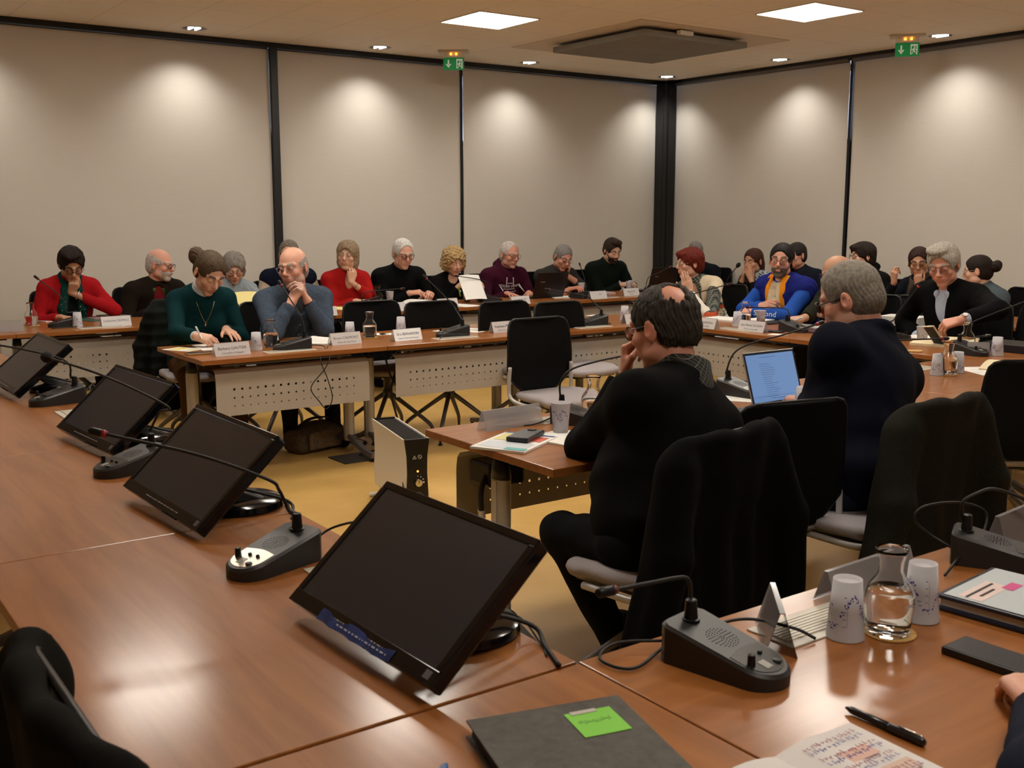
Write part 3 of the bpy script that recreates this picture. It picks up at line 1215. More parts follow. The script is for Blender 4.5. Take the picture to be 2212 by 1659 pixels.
# ------------------------------------------------------------------ furniture and things
def perforated(x0, x1, zt, zb, ncol, rows, y=0.0):
    """flat sheet in the x-z plane with real round holes; rows = [(z, radius)] from the top"""
    mb = MB()
    m = 0.085
    xs = np.linspace(x0 + m, x1 - m, ncol + 1)
    zc = [r[0] for r in rows]
    step = zc[0] - zc[1]
    for zi, (z, r) in enumerate(rows):
        for i in range(ncol):
            a, b = xs[i], xs[i + 1]
            c = (a + b) / 2
            t, d = z + step / 2, z - step / 2
            n = 16
            ring, out = [], []
            for k in range(n):
                an = 2 * PI * k / n
                ca, sa = math.cos(an), math.sin(an)
                ring.append((c + r * ca, y, z + r * sa))
                q = max(abs(ca), abs(sa))
                out.append((c + (b - a) / 2 * ca / q, y, z + step / 2 * sa / q))
            mb.add(ring + out, [(k, (k + 1) % n, n + (k + 1) % n, n + k) for k in range(n)])
    top, bot = zc[0] + step / 2, zc[-1] - step / 2
    mb.add([(x0, y, bot), (xs[0], y, bot), (xs[0], y, top), (x0, y, top)], [(0, 1, 2, 3)])
    mb.add([(xs[-1], y, bot), (x1, y, bot), (x1, y, top), (xs[-1], y, top)], [(0, 1, 2, 3)])
    mb.add([(x0, y, zb), (x1, y, zb), (x1, y, bot), (x0, y, bot)], [(0, 1, 2, 3)])
    # upper part, leaning back in a soft curve
    prof = [(y, top), (y + 0.001, zt - 0.06), (y + 0.008, zt - 0.025), (y + 0.026, zt - 0.004), (y + 0.052, zt + 0.002)]
    mb.rings([[(x0, a, b), (x1, a, b)] for a, b in prof], False, False, close=False)
    return mb


def make_table(label, cx, cy, L, rz, flap=True, legs=(1, 1), panel=True, W=0.80, group='conference tables', fx=0.0, mod=None):
    t = empty('conference_table', (cx, cy, 0), rz, label, 'table', group)
    mb = MB().box((0, 0, 0.726), (L - 0.003, W, 0.028))
    mb.build('tabletop', WOOD, t, bevel=0.0025)
    for sx, on in ((-1, legs[0]), (1, legs[1])):
        if not on:
            continue
        x = sx * (L / 2 - 0.075)
        m = MB()
        ov = lambda z, a, b: [(x + a * math.cos(2 * PI * k / 20), b * math.sin(2 * PI * k / 20), z) for k in range(20)]
        m.rings([ov(0.085, 0.030, 0.046), ov(0.62, 0.030, 0.046)])
        for k in (-1, 1):
            m.box((x + 0.029 * k, 0.0, 0.35), (0.006, 0.030, 0.53))
        lg = m.build('leg', ALU, t, auto=35)
        m = MB()
        m.rings([ov(0.62, 0.032, 0.048), ov(0.66, 0.028, 0.043), ov(0.71, 0.016, 0.030)])
        m.build('leg_cap', BLACKP, lg, True)
        m = MB()
        for s in (-1, 1):
            pr = [(0.02, 0.125, 0.030), (0.10, 0.090, 0.026), (0.22, 0.052, 0.022), (0.33, 0.038, 0.018)]
            m.rings([[(x - w, s * y, z - 0.018), (x + w, s * y, z - 0.018), (x + w * 0.7, s * y, z + 0.012), (x - w * 0.7, s * y, z + 0.012)] for y, z, w in pr])
        m.build('foot', ALUD, lg, bevel=0.003)
        for s in (-1, 1):
            m = MB().lathe([(0.003, 0.022), (0.010, 0.020), (0.012, 0.008), (0.024, 0.006), (0.024, 0.0)], (x, s * 0.32, 0), 16, True, True)
            m.build('glide', BLACKP, lg)
        m = MB().box((x, 0, 0.703), (0.06, W - 0.16, 0.016))
        m.build('bracket', BLACKP, lg)
    m = MB().box((0, 0.02, 0.690), (L - 0.2, 0.05, 0.04))
    m.build('beam', ALUD, t)
    if panel:
        m = perforated(-L / 2 + 0.11, L / 2 - 0.08, 0.666, 0.392, 17, [(0.546, 0.0075), (0.496, 0.0058), (0.447, 0.0042)], -W / 2 + 0.095)
        o = m.build('modesty_panel', PANEL, t, smooth=False, weld=True)
        sm = o.modifiers.new('sheet', 'SOLIDIFY')
        sm.thickness = 0.0025
        m = MB()
        for sx in (-0.28, 0.28):
            m.box((sx * L, -W / 2 + 0.15, 0.688), (0.03, 0.012, 0.05))
        m.box((0, -W / 2 + 0.17, 0.682), (L - 0.35, 0.05, 0.012))
        m.build('panel_hanger', ALUD, t)
    if flap:
        m = MB().box((fx, -W / 2 + 0.135, 0.741), (0.31, 0.115, 0.004))
        fl = m.build('cable_flap', mat('cream_flap_frame', (0.55, 0.52, 0.45), 0.4), t, bevel=0.001)
        m = MB().box((fx, -W / 2 + 0.132, 0.7445), (0.285, 0.074, 0.003))
        m.build('flap_lid', FLAPM, fl)
        m = MB()
        for k in range(7):
            m.box((fx, -W / 2 + 0.102 + 0.010 * k, 0.7463), (0.280, 0.0016, 0.0006))
        m.build('flap_groove', mat('groove_grey', (0.16, 0.15, 0.16), 0.6), fl)
    return t


def make_chair():
    t = empty('conference_chair', (0, 0, 0), 0, 'x', 'chair')
    # seat pad
    R = []
    for z, k in ((0.462, 0.90), (0.469, 0.97), (0.485, 1.0), (0.499, 0.98), (0.507, 0.90)):
        ring = []
        for i in range(36):
            a = 2 * PI * i / 36
            x = 0.235 * k * math.copysign(abs(math.cos(a)) ** 0.45, math.cos(a))
            y = 0.225 * k * math.copysign(abs(math.sin(a)) ** 0.45, math.sin(a))
            ring.append((x * (1.0 if y > -0.1 else 0.96), y, z + 0.010 * (y > 0.12) * -1 + 0.012 * (x / 0.235) ** 2 * k))
        R.append(ring)
    MB().rings(R).build('seat', SEATG, t, True)
    m = MB().box((0, 0, 0.452), (0.36, 0.34, 0.018))
    m.build('seat_shell', BLACKP, t, bevel=0.006)
    # backrest: tapered sheet, curved around the sitter
    prof = [(0.500, 0.110), (0.515, 0.138), (0.540, 0.170), (0.590, 0.222), (0.640, 0.238), (0.72, 0.236), (0.80, 0.232), (0.86, 0.226), (0.905, 0.216), (0.925, 0.198), (0.935, 0.165)]
    pts, n = [], 16
    V, F = [], []

    def bk(x, z):
        return -0.222 - 0.10 * (z - 0.47) + 0.75 * x * x - 0.06 * math.exp(-((z - 0.60) / 0.1) ** 2) * 0.3
    for z, w in prof:
        for i in range(n + 1):
            x = -w + 2 * w * i / n
            V.append((x, bk(x, z), z))
    for j in range(len(prof) - 1):
        for i in range(n):
            a = j * (n + 1) + i
            F.append((a, a + 1, a + n + 2, a + n + 1))
    o = MB().add(V, F).build('backrest', MESHB, t, True)
    sm = o.modifiers.new('sheet', 'SOLIDIFY')
    sm.thickness = 0.010
    sm.offset = 0
    edge = [(-w, bk(-w, z), z) for z, w in prof] + [(w, bk(w, z), z) for z, w in reversed(prof)]
    MB().tube(edge + [edge[0], edge[1]], 0.0075, 8).build('back_rim', BLACKP, o, True)
    for s in (-1, 1):
        p = [(s * 0.225, 0.10, 0.452), (s * 0.232, -0.10, 0.455), (s * 0.234, -0.195, 0.485), (s * 0.234, -0.205, 0.56), (s * 0.230, -0.200, 0.66)]
        MB().tube(crom(p, 6), 0.0115, 10).build('back_post', ALU, t, True)
    # star base
    MB().lathe([(0.028, 0.30), (0.028, 0.44), (0.06, 0.446)], (0, 0, 0), 20, True, True).build('column', ALUD, t, True)
    MB().lathe([(0.02, 0.27), (0.036, 0.275), (0.036, 0.325), (0.02, 0.33)], (0, 0, 0), 20, True, True).build('hub', ALUD, t, True)
    for k in range(4):
        a = PI / 4 + k * PI / 2
        c, s = math.cos(a), math.sin(a)
        p = [(0.02 * c, 0.02 * s, 0.305), (0.12 * c, 0.12 * s, 0.235), (0.27 * c, 0.27 * s, 0.125), (0.318 * c, 0.318 * s, 0.080), (0.330 * c, 0.330 * s, 0.030)]
        q = crom(p, 5)
        lg = MB().tube(q, [0.017 - 0.006 * i / (len(q) - 1) for i in range(len(q))], 10).build('leg', ALUD, t, True)
        MB().lathe([(0.008, 0.03), (0.008, 0.012), (0.015, 0.011), (0.015, 0.0)], (0.330 * c, 0.330 * s, 0), 14, True, True).build('glide', BLACKP, lg)
    return t


def mic_height(x):
    return 0.077 - (x + 0.115) / 0.23 * 0.050


def make_mic_base(label, loc, rz, stem, tip_dir=None, big_foam=False, plate='dark', cable=None, ringcol=(0.25, 0.02, 0.02), group='gooseneck conference microphones', sc=1.0):
    """desk microphone unit: local +x is the speaker's side; stem = world points from the socket upward to the capsule"""
    t = empty('conference_microphone', loc, rz, label, 'microphone', group)
    out = []
    for i in range(13):
        a = -PI / 2 + PI * i / 12
        out.append((0.060 + 0.055 * math.cos(a), 0.055 * math.sin(a)))
    for x, y in ((-0.10, 0.060), (-0.112, 0.052), (-0.115, 0.040), (-0.115, -0.040), (-0.112, -0.052), (-0.10, -0.060)):
        out.append((x, y))

    def inset(k, d):
        return [(x - math.copysign(min(d, abs(x)), x), y * k) for x, y in out]
    r0 = [(x, y, 0.0) for x, y in out]
    r1 = [(x, y, 0.006) for x, y in out]
    r2 = [(x, y, mic_height(x) - 0.006) for x, y in out]
    r3 = [(x, y, mic_height(x)) for x, y in inset(0.92, 0.005)]
    MB().rings([r0, r1, r2, r3]).build('base', mat('mic_housing', (0.020, 0.020, 0.021), 0.42), t, auto=35)
    sl = math.atan2(0.050, 0.23)
    T = Matrix.Rotation(sl, 3, 'Y')

    def top(x, y, dz=0.0):
        return (x, y, mic_height(x) + dz)
    m = MB()
    for rr in (0.004, 0.009, 0.014, 0.019, 0.024, 0.029):
        n = max(5, int(rr * 800))
        for k in range(n):
            a = 2 * PI * k / n
            m.box(top(-0.016 + rr * math.cos(a), rr * math.sin(a), 0.0003), (0.0018, 0.0018, 0.0008), M=T)
    m.build('speaker_grille', mat('grille_hole', (0.003, 0.003, 0.003), 0.8), t)
    pl = [(0.030, -0.046), (0.062, -0.046)] + [(0.062 + 0.040 * math.cos(a), 0.046 * math.sin(a)) for a in np.linspace(-PI / 2, PI / 2, 12)[1:-1]] + [(0.062, 0.046), (0.030, 0.046), (0.024, 0.02), (0.022, 0.0), (0.024, -0.02)]
    pm = mat('mic_panel_metal', (0.62, 0.57, 0.50), 0.25, 0.9) if plate == 'metal' else mat('mic_panel_dark', (0.030, 0.030, 0.030), 0.25, 0.2)
    MB().rings([[top(x, y, -0.001) for x, y in pl], [top(x, y, 0.0012) for x, y in pl]]).build('control_panel', pm, t)
    for x, y in ((0.052, 0.016), (0.052, -0.010)):
        m = MB().lathe([(0.0045, 0), (0.0045, 0.005), (0.0035, 0.006)], top(x, y, 0.0), 12, True, True)
        m.build('button', BLACKP, t)
    m = MB().lathe([(0.0075, 0), (0.0068, 0.020), (0.005, 0.021)], top(0.066, -0.034), 16, True, True)
    m.build('volume_knob', BLACKP, t, auto=40)
    m = MB().lathe([(0.008, 0), (0.008, 0.004), (0.006, 0.005)], top(0.084, 0.022), 16, True, True)
    m.build('talk_button', mat('dark_green_button', (0.02, 0.03, 0.025), 0.4), t)
    MB().box(top(0.078, -0.008, 0.0014), (0.022, 0.018, 0.001), M=T).build('display', mat('mic_display', (0.30, 0.30, 0.27), 0.25), t)
    m = MB().lathe([(0.017, -0.002), (0.017, 0.003), (0.013, 0.004), (0.0105, 0.038), (0.008, 0.040)], top(-0.085, 0, 0), 20, True, True)
    m.build('stem_socket', BLACKP, t, auto=40)
    Mi = Matrix.Translation(Vector(tuple(map(float, loc)))) @ Matrix.Rotation(rz, 4, 'Z')
    Mi = Mi.inverted()
    L = [Mi @ Vector(tuple(map(float, p))) for p in stem]
    s0 = Vector(top(-0.085, 0, 0.035))
    pts = crom([s0] + L, 8)
    n = len(pts)
    rs = [0.0066 if i < n * 0.12 else (0.0066 - 0.0026 * min(1, (i - n * 0.12) / (n * 0.15))) for i in range(n)]
    g = MB().tube(pts, rs, 10).build('gooseneck', RUBBER, t, True)
    e = Vector(tuple(pts[-1]))
    d = (e - Vector(tuple(pts[-3]))).normalized()
    if big_foam:
        m = MB()
        prof = [(-0.006, 0.006), (0.0, 0.010), (0.010, 0.017), (0.026, 0.021), (0.042, 0.018), (0.052, 0.010), (0.055, 0.002)]
        a = d.orthogonal().normalized()
        b = d.cross(a)
        m.rings([[tuple(e + d * h + (a * math.cos(2 * PI * k / 16) + b * math.sin(2 * PI * k / 16)) * r) for k in range(16)] for h, r in prof])
        m.build('foam_windscreen', mat('black_foam', (0.008, 0.008, 0.008), 0.95, bump=0.5, bscale=700), g, True)
    else:
        MB().tube([e - d * 0.002, e + d * 0.010, e + d * 0.034, e + d * 0.040], [0.0055, 0.0095, 0.0095, 0.006], 14).build('capsule', BLACKP, g, True)
    MB().tube([e - d * 0.004, e + d * 0.006], [0.0075, 0.0098], 14).build('light_ring', mat('ring_%.2f' % ringcol[0], ringcol, 0.3), g, True)
    if cable:
        L = [Mi @ Vector(tuple(map(float, p))) for p in cable]
        MB().tube(crom([Vector((-0.112, 0.0, 0.022))] + L, 8), 0.0031, 8).build('cable', RUBBER, t, True)
    return t


def make_cup(label, loc, flip=True, rz=0.0, h=0.108, fill=None, group='frosted printed cups'):
    """tapered reusable cup; flip = standing upside down"""
    r0, r1 = 0.0275, 0.0365
    t = empty('reusable_cup', loc, rz, label, 'cup', group)

    def Zf(z):
        return h - z if flip else z
    prof = [(0.001, 0.006), (r0 - 0.003, 0.006), (r0, 0.0), (r0 + (r1 - r0) * 0.5, h * 0.5), (r1, h - 0.002), (r1 + 0.0008, h), (r1 - 0.0012, h), (r0 + (r1 - r0) * 0.5 - 0.0014, h * 0.5), (r0 - 0.0012, 0.009), (0.001, 0.009)]
    MB().lathe([(r, Zf(z)) for r, z in prof], n=28).build('cup_wall', FROST, t, True)
    m = MB()
    rng = random.Random(int(abs(loc[0]) * 1000 + abs(loc[1]) * 77))

    def dot(a, z, wa, wz):
        zz = z
        q = []
        for da, dz in ((-wa, -wz), (wa, -wz), (wa, wz), (-wa, wz)):
            z2 = min(max(zz + dz, 0.004), h - 0.004)
            r = r0 + (r1 - r0) * z2 / h + 0.0006
            q.append((r * math.cos(a + da), r * math.sin(a + da), Zf(z2)))
        m.add(q, [(0, 1, 2, 3)])
    for k in range(46):                       # wreath of scribbled sprigs around the emblem
        a = 2 * PI * k / 46
        for e in range(2):
            dot(a + rng.uniform(-.05, .05), h * (0.26 + 0.5 * (0.5 + 0.5 * math.sin(a * 2.5 + 0.4))) + rng.uniform(-.006, .006), rng.uniform(.02, .07), rng.uniform(.0006, .0022))
    for a0 in (0.2, 2.3, 4.4):
        for k in range(9):                    # emblem strokes
            dot(a0 + rng.uniform(-.18, .18), h * 0.50 + rng.uniform(-.012, .012), rng.uniform(.015, .08), rng.uniform(.0005, .0016))
        for k in range(5):                    # measuring scale
            dot(a0 + 1.0, h * (0.25 + 0.12 * k), 0.07, 0.0006)
        dot(a0 + 1.15, h * 0.5, 0.008, 0.028)
    m.build('blue_print', BLUEINK, t)
    return t


def make_carafe(label, loc, fill=0.085, group='glass water carafes'):
    t = empty('water_carafe', loc, 0, label, 'carafe', group)
    h = 0.168
    prof = [(0.001, 0.003), (0.036, 0.003), (0.0405, 0.0), (0.0425, 0.006), (0.0445, 0.030), (0.0480, 0.066), (0.0470, 0.080), (0.0400, 0.096), (0.0275, 0.112), (0.0230, 0.124), (0.0236, 0.140), (0.0285, 0.160), (0.0315, h),
            (0.0300, h), (0.0268, 0.158), (0.0216, 0.140), (0.0210, 0.124), (0.0256, 0.112), (0.0380, 0.095), (0.0450, 0.080), (0.0460, 0.066), (0.0425, 0.030), (0.0405, 0.012), (0.036, 0.009), (0.001, 0.009)]
    MB().lathe(prof, n=36).build('carafe_glass', GLASS, t, True)
    if fill:
        w = [(0.001, 0.0092), (0.0357, 0.0092), (0.0402, 0.0122), (0.0422, 0.030), (0.0457, 0.066), (0.0447, min(fill, 0.080))]
        if fill < 0.066:
            w = [(0.001, 0.0092), (0.0357, 0.0092), (0.0402, 0.0122), (0.0422, 0.030), (0.0425 + (fill - 0.03) * 0.09, fill)]
        if fill > 0.080:
            w.append((0.0447 - (fill - 0.080) * 0.46, fill))
        w += [(0.001, fill)]
        MB().lathe(w, n=36).build('water', WATER, t, True)
    return t


def make_coaster(label, loc, group='round cork coasters'):
    o = MB().lathe([(0.001, 0), (0.049, 0), (0.050, 0.001), (0.050, 0.0035), (0.049, 0.004), (0.001, 0.004)], n=36).build('coaster', CORK, None, auto=40)
    o.location = tuple(map(float, loc))
    return tag(o, label, 'coaster', group)


def make_nameplate(label, loc, rz, lines, w=0.215, h=0.075, group='folded name plates', through=False, hid=None):
    """acrylic tent with a printed sheet; local -y is the printed face"""
    t = empty('name_plate', loc, rz, label, 'name plate', group)
    lean = 0.026
    th = 0.0014
    face = ACRYL if (through or not lines) else PLATE
    for y0, y1, nm, m in ((-0.030, -0.030 + lean, 'printed_face', face), (0.030, 0.030 - lean, 'rear_face', ACRYL)):
        mb = MB()
        mb.add([(-w / 2, y0, 0.0005), (w / 2, y0, 0.0005), (w / 2, y1, h), (-w / 2, y1, h), (-w / 2, y0 + th, 0.0005), (w / 2, y0 + th, 0.0005), (w / 2, y1 + th, h), (-w / 2, y1 + th, h)],
               [(0, 1, 2, 3), (7, 6, 5, 4), (0, 4, 5, 1), (1, 5, 6, 2), (2, 6, 7, 3), (3, 7, 4, 0)])
        mb.build(nm, m, t)
    MB().box((0, 0.0, h), (w, 0.010, 0.0014)).build('fold', ACRYL, t)
    up = Vector((0, lean, h)).normalized()
    for (txt, size, fz, col) in lines:
        me = text_mesh(txt, size, 0.0022 if through else 0.0004)
        p = Vector((0, -0.030 - (0.0006 if not through else -0.0007), 0)) + up * (fz * h)
        M = frame(p, (1, 0, 0), up)
        mesh_obj('lettering', me, mat('ink_%.2f' % col, (col, col, col * 1.05), 0.7), t, M)
    return t


def sheet(name, label, cat, loc, w, l, rz, m, thick=0.0015, group=None, bend=0.0, parent=None, curl=0.0):
    V, F = [], []
    n = 8
    for k in (0, 1):
        for i in range(n + 1):
            x = -w / 2 + w * i / n
            z = bend * math.sin(PI * i / n) + curl * (i / n) ** 2 + k * thick
            V += [(x, -l / 2, z), (x, l / 2, z)]
    s = 2 * (n + 1)
    for i in range(n):
        a = 2 * i
        F += [(a, a + 2, a + 3, a + 1), (s + a, s + a + 1, s + a + 3, s + a + 2)]
        F += [(a, s + a, s + a + 2, a + 2), (a + 1, a + 3, s + a + 3, s + a + 1)]
    F += [(0, 1, s + 1, s), (s - 2, 2 * s - 2, 2 * s - 1, s - 1)]
    o = MB().add(V, F).build(name, m, parent)
    o.location = tuple(map(float, loc))
    o.rotation_euler = (0, 0, rz)
    if label:
        tag(o, label, cat, group)
    return o


def rows_of_print(parent, w, l, n, seed, z=0.0021, col=(0.10, 0.10, 0.11), w0=0.85, name='printed_lines'):
    r = random.Random(seed)
    m = MB()
    for i in range(n):
        y = l * (0.42 - 0.84 * i / max(1, n - 1))
        x = -w * 0.40
        end = w * 0.40 * r.uniform(0.4, w0)
        while x < end:
            q = r.uniform(0.006, 0.022)
            m.add([(x, y - 0.0012, z), (min(x + q, end), y - 0.0012, z), (min(x + q, end), y + 0.0012, z), (x, y + 0.0012, z)], [(0, 1, 2, 3)])
            x += q + 0.004
    return m.build(name, mat('print_%.2f_%.2f' % (col[0], col[2]), col, 0.7), parent)


def patches(parent, quads, z=0.0022, name='printed_picture'):
    """flat printed colour fields: (x0,y0,x1,y1,colour)"""
    by = {}
    for x0, y0, x1, y1, c in quads:
        by.setdefault(c, []).append((x0, y0, x1, y1))
    for i, (c, L) in enumerate(by.items()):
        m = MB()
        for x0, y0, x1, y1 in L:
            m.add([(x0, y0, z + i * 2e-4), (x1, y0, z + i * 2e-4), (x1, y1, z + i * 2e-4), (x0, y1, z + i * 2e-4)], [(0, 1, 2, 3)])
        m.build(name, mat('print_%.2f_%.2f_%.2f' % c, c, 0.5), parent)


def make_phone(label, loc, rz, col=(0.01, 0.01, 0.012), w=0.076, l=0.158, th=0.010, case=None):
    t = empty('mobile_phone', loc, rz, label, 'phone')
    MB().box((0, 0, th / 2), (w, l, th)).build('phone_case', case or mat('phone_body_%.2f' % col[0], col, 0.35), t, bevel=0.003)
    MB().box((0, 0, th + 0.0004), (w - 0.008, l - 0.010, 0.0008)).build('phone_screen', mat('dark_phone_glass', (0.012, 0.014, 0.022), 0.35), t, bevel=0.0005)
    return t


def make_pen(label, p0, p1, r, cols, metal=False, group=None):
    a, b = Vector(tuple(map(float, p0))), Vector(tuple(map(float, p1)))
    t = empty('pen', a, 0, label, 'pen', group)
    d = (b - a)
    L = d.length
    d.normalize()
    MB().tube([d * 0.0, d * 0.008, d * 0.012, d * (L * 0.55)], [r * 0.25, r * 0.7, r * 0.9, r], 12).build('barrel', mat('pen_%.2f_%.2f_%.2f' % cols[0], cols[0], 0.3, coat=0.3), t, True)
    MB().tube([d * (L * 0.55), d * (L * 0.58), d * (L * 0.97), d * L], [r, r * 1.1, r * 1.05, r * 0.6], 12).build('pen_cap', mat('pen_%.2f_%.2f_%.2f' % cols[1], cols[1], 0.3, coat=0.3), t, True)
    sd = d.cross(Vector((0, 0, 1)))
    if sd.length < 0.1:
        sd = Vector((1, 0, 0))
    up = sd.cross(d).normalized()
    MB().tube([d * (L * 0.68) + up * r * 1.25, d * (L * 0.95) + up * r * 1.25, d * (L * 0.97) + up * r * 0.7], r * 0.25, 8).build('clip', CHROME, t, True)
    return t


def coat(label, loc, rz, col, name='coat', wide=0.235, top=0.965, low=0.30, sleeve=True, cat='coat', puff=False, h=0.009, depth=0.035, drop=(0.0, 0.0), back=-0.262, flare=(0.20, 0.20)):
    """a garment hung over a chair back; local frame is the chair's"""
    S = SDF()
    z0, z1 = low, top

    def wz(x, z):
        return wide * (0.92 + np.where(x < 0, flare[0], flare[1]) * np.clip((z1 - z) / (z1 - z0), 0, 1))

    def slab(P):
        x, y, z = P[:, 0], P[:, 1], P[:, 2]
        zt_ = z1 - 0.012 * (1 - np.clip(np.abs(x) / (wide * 0.8), 0, 1) ** 2) - 0.05 * np.clip(np.abs(x) / wide, 0, 1.1) ** 6
        fl = 0.05 * np.clip((0.62 - z) / 0.4, 0, 1)
        y0 = back + 0.026 - 0.10 * (z - 0.47) + 0.70 * np.minimum(x * x, 0.055) - fl
        fold = 0.007 * np.sin(x * 46 + 1.2) * np.clip((z1 - 0.12 - z) / 0.25, 0, 1)
        t = depth * (0.75 + 0.35 * np.clip((z1 - z) / (z1 - z0), 0, 1))
        q = np.stack([np.abs(y - y0 - fold) - t, np.abs(x) - wz(x, z), z - zt_, z0 - z], 1) + 0.026
        o = np.maximum(q, 0)
        return (np.sqrt((o * o).sum(1)) + np.minimum(q.max(1), 0) - 0.026) * 0.8
    S._add(slab, A3(0, back, (z0 + z1) / 2), 0.5 * (z1 - z0) + 0.30, 'u', 0.02, None)
    if sleeve:
        for i, s in enumerate((-1, 1)):
            S.cone((s * wide * 0.92, back + 0.02, z1 - 0.115), (s * (wide * 1.17), back - 0.02, z1 - 0.33), 0.050, 0.052, k=0.06)
            S.cone((s * (wide * 1.17), back - 0.02, z1 - 0.33), (s * (wide * (1.18 + 0.5 * flare[i])), back - 0.01, max(low - 0.02, z1 - 0.58) + drop[i]), 0.050, 0.045, k=0.03)
    S.dmax = 0.010 if puff else 0.006
    if puff:
        S.disp = lambda P: 0.007 * np.abs(np.sin(P[:, 2] * 42)) - 0.007 + 0.002 * np.sin(P[:, 0] * 60 + P[:, 2] * 31)
    else:
        S.disp = lambda P: 0.006 * np.sin(P[:, 0] * 38 + 2.0 * np.sin(P[:, 2] * 9)) * (0.4 + 0.6 * np.sin(P[:, 2] * 6 + 1))
    me = S.mesh(name, h)
    m = cloth_mat(col, 0.16)
    o = mesh_obj(name, me, m)
    o.location = tuple(map(float, loc))
    o.rotation_euler = (0, 0, rz)
    return tag(o, label, cat)
# ------------------------------------------------------------------ room
WY, WX, CZ = 9.785, 9.33, 3.15


def struct(name, mb, m, **k):
    o = mb.build(name, m, None, **k)
    o['kind'] = 'structure'
    return o


def floor_mat():
    m = bpy.data.materials.new('ochre_linoleum')
    m.use_nodes = True
    nt = m.node_tree
    b = nt.nodes['Principled BSDF']
    tc = nt.nodes.new('ShaderNodeTexCoord')
    n = nt.nodes.new('ShaderNodeTexNoise')
    n.inputs['Scale'].default_value = 3.5
    n.inputs['Detail'].default_value = 8
    nt.links.new(tc.outputs['Object'], n.inputs['Vector'])
    r = nt.nodes.new('ShaderNodeValToRGB')
    r.color_ramp.elements[0].position, r.color_ramp.elements[0].color = 0.35, (0.545, 0.335, 0.098, 1)
    r.color_ramp.elements[1].position, r.color_ramp.elements[1].color = 0.65, (0.610, 0.385, 0.120, 1)
    nt.links.new(n.outputs['Fac'], r.inputs['Fac'])
    br = nt.nodes.new('ShaderNodeTexBrick')
    br.inputs['Scale'].default_value = 1.0
    br.inputs['Brick Width'].default_value = 30.0
    br.inputs['Row Height'].default_value = 2.0
    br.inputs['Mortar Size'].default_value = 0.0016
    br.inputs['Color1'].default_value = (1, 1, 1, 1)
    br.inputs['Color2'].default_value = (1, 1, 1, 1)
    br.inputs['Mortar'].default_value = (0.6, 0.6, 0.6, 1)
    nt.links.new(tc.outputs['Object'], br.inputs['Vector'])
    mx = nt.nodes.new('ShaderNodeMix')
    mx.data_type = 'RGBA'
    mx.blend_type = 'MULTIPLY'
    mx.inputs['Factor'].default_value = 1.0
    nt.links.new(r.outputs['Color'], mx.inputs['A'])
    nt.links.new(br.outputs['Color'], mx.inputs['B'])
    nt.links.new(mx.outputs['Result'], b.inputs['Base Color'])
    b.inputs['Roughness'].default_value = 0.42
    b.inputs['Specular IOR Level'].default_value = 0.35
    return m


def ceil_mat():
    m = bpy.data.materials.new('ceiling_tile')
    m.use_nodes = True
    nt = m.node_tree
    b = nt.nodes['Principled BSDF']
    tc = nt.nodes.new('ShaderNodeTexCoord')
    br = nt.nodes.new('ShaderNodeTexBrick')
    br.offset = 0.0
    br.inputs['Scale'].default_value = 1.0
    br.inputs['Brick Width'].default_value = 0.6
    br.inputs['Row Height'].default_value = 0.6
    br.inputs['Mortar Size'].default_value = 0.0035
    br.inputs['Mortar Smooth'].default_value = 0.4
    br.inputs['Color1'].default_value = (0.90, 0.83, 0.72, 1)
    br.inputs['Color2'].default_value = (0.885, 0.815, 0.705, 1)
    br.inputs['Mortar'].default_value = (0.66, 0.59, 0.49, 1)
    mp = nt.nodes.new('ShaderNodeMapping')
    mp.inputs['Location'].default_value = (-4.91 + 0.6 * 20, -7.30 + 0.6 * 20, 0)
    nt.links.new(tc.outputs['Object'], mp.inputs['Vector'])
    nt.links.new(mp.outputs['Vector'], br.inputs['Vector'])
    nt.links.new(br.outputs['Color'], b.inputs['Base Color'])
    b.inputs['Roughness'].default_value = 0.9
    return m


def blind_mat():
    m = bpy.data.materials.new('roller_blind_fabric')
    m.use_nodes = True
    nt = m.node_tree
    nt.nodes.clear()
    out = nt.nodes.new('ShaderNodeOutputMaterial')
    d = nt.nodes.new('ShaderNodeBsdfDiffuse')
    t = nt.nodes.new('ShaderNodeBsdfTranslucent')
    mx = nt.nodes.new('ShaderNodeMixShader')
    mx.inputs[0].default_value = 0.16
    tc = nt.nodes.new('ShaderNodeTexCoord')
    mp = nt.nodes.new('ShaderNodeMapping')
    mp.inputs['Scale'].default_value = (1.5, 1.5, 60)
    n = nt.nodes.new('ShaderNodeTexNoise')
    n.inputs['Scale'].default_value = 3
    n.inputs['Detail'].default_value = 5
    nt.links.new(tc.outputs['Object'], mp.inputs['Vector'])
    nt.links.new(mp.outputs['Vector'], n.inputs['Vector'])
    r = nt.nodes.new('ShaderNodeValToRGB')
    r.color_ramp.elements[0].position, r.color_ramp.elements[0].color = 0.3, (0.76, 0.705, 0.62, 1)
    r.color_ramp.elements[1].position, r.color_ramp.elements[1].color = 0.7, (0.79, 0.735, 0.65, 1)
    nt.links.new(n.outputs['Fac'], r.inputs['Fac'])
    nt.links.new(r.outputs['Color'], d.inputs['Color'])
    t.inputs['Color'].default_value = (0.50, 0.50, 0.52, 1)
    nt.links.new(d.outputs[0], mx.inputs[1])
    nt.links.new(t.outputs[0], mx.inputs[2])
    nt.links.new(mx.outputs[0], out.inputs[0])
    return m


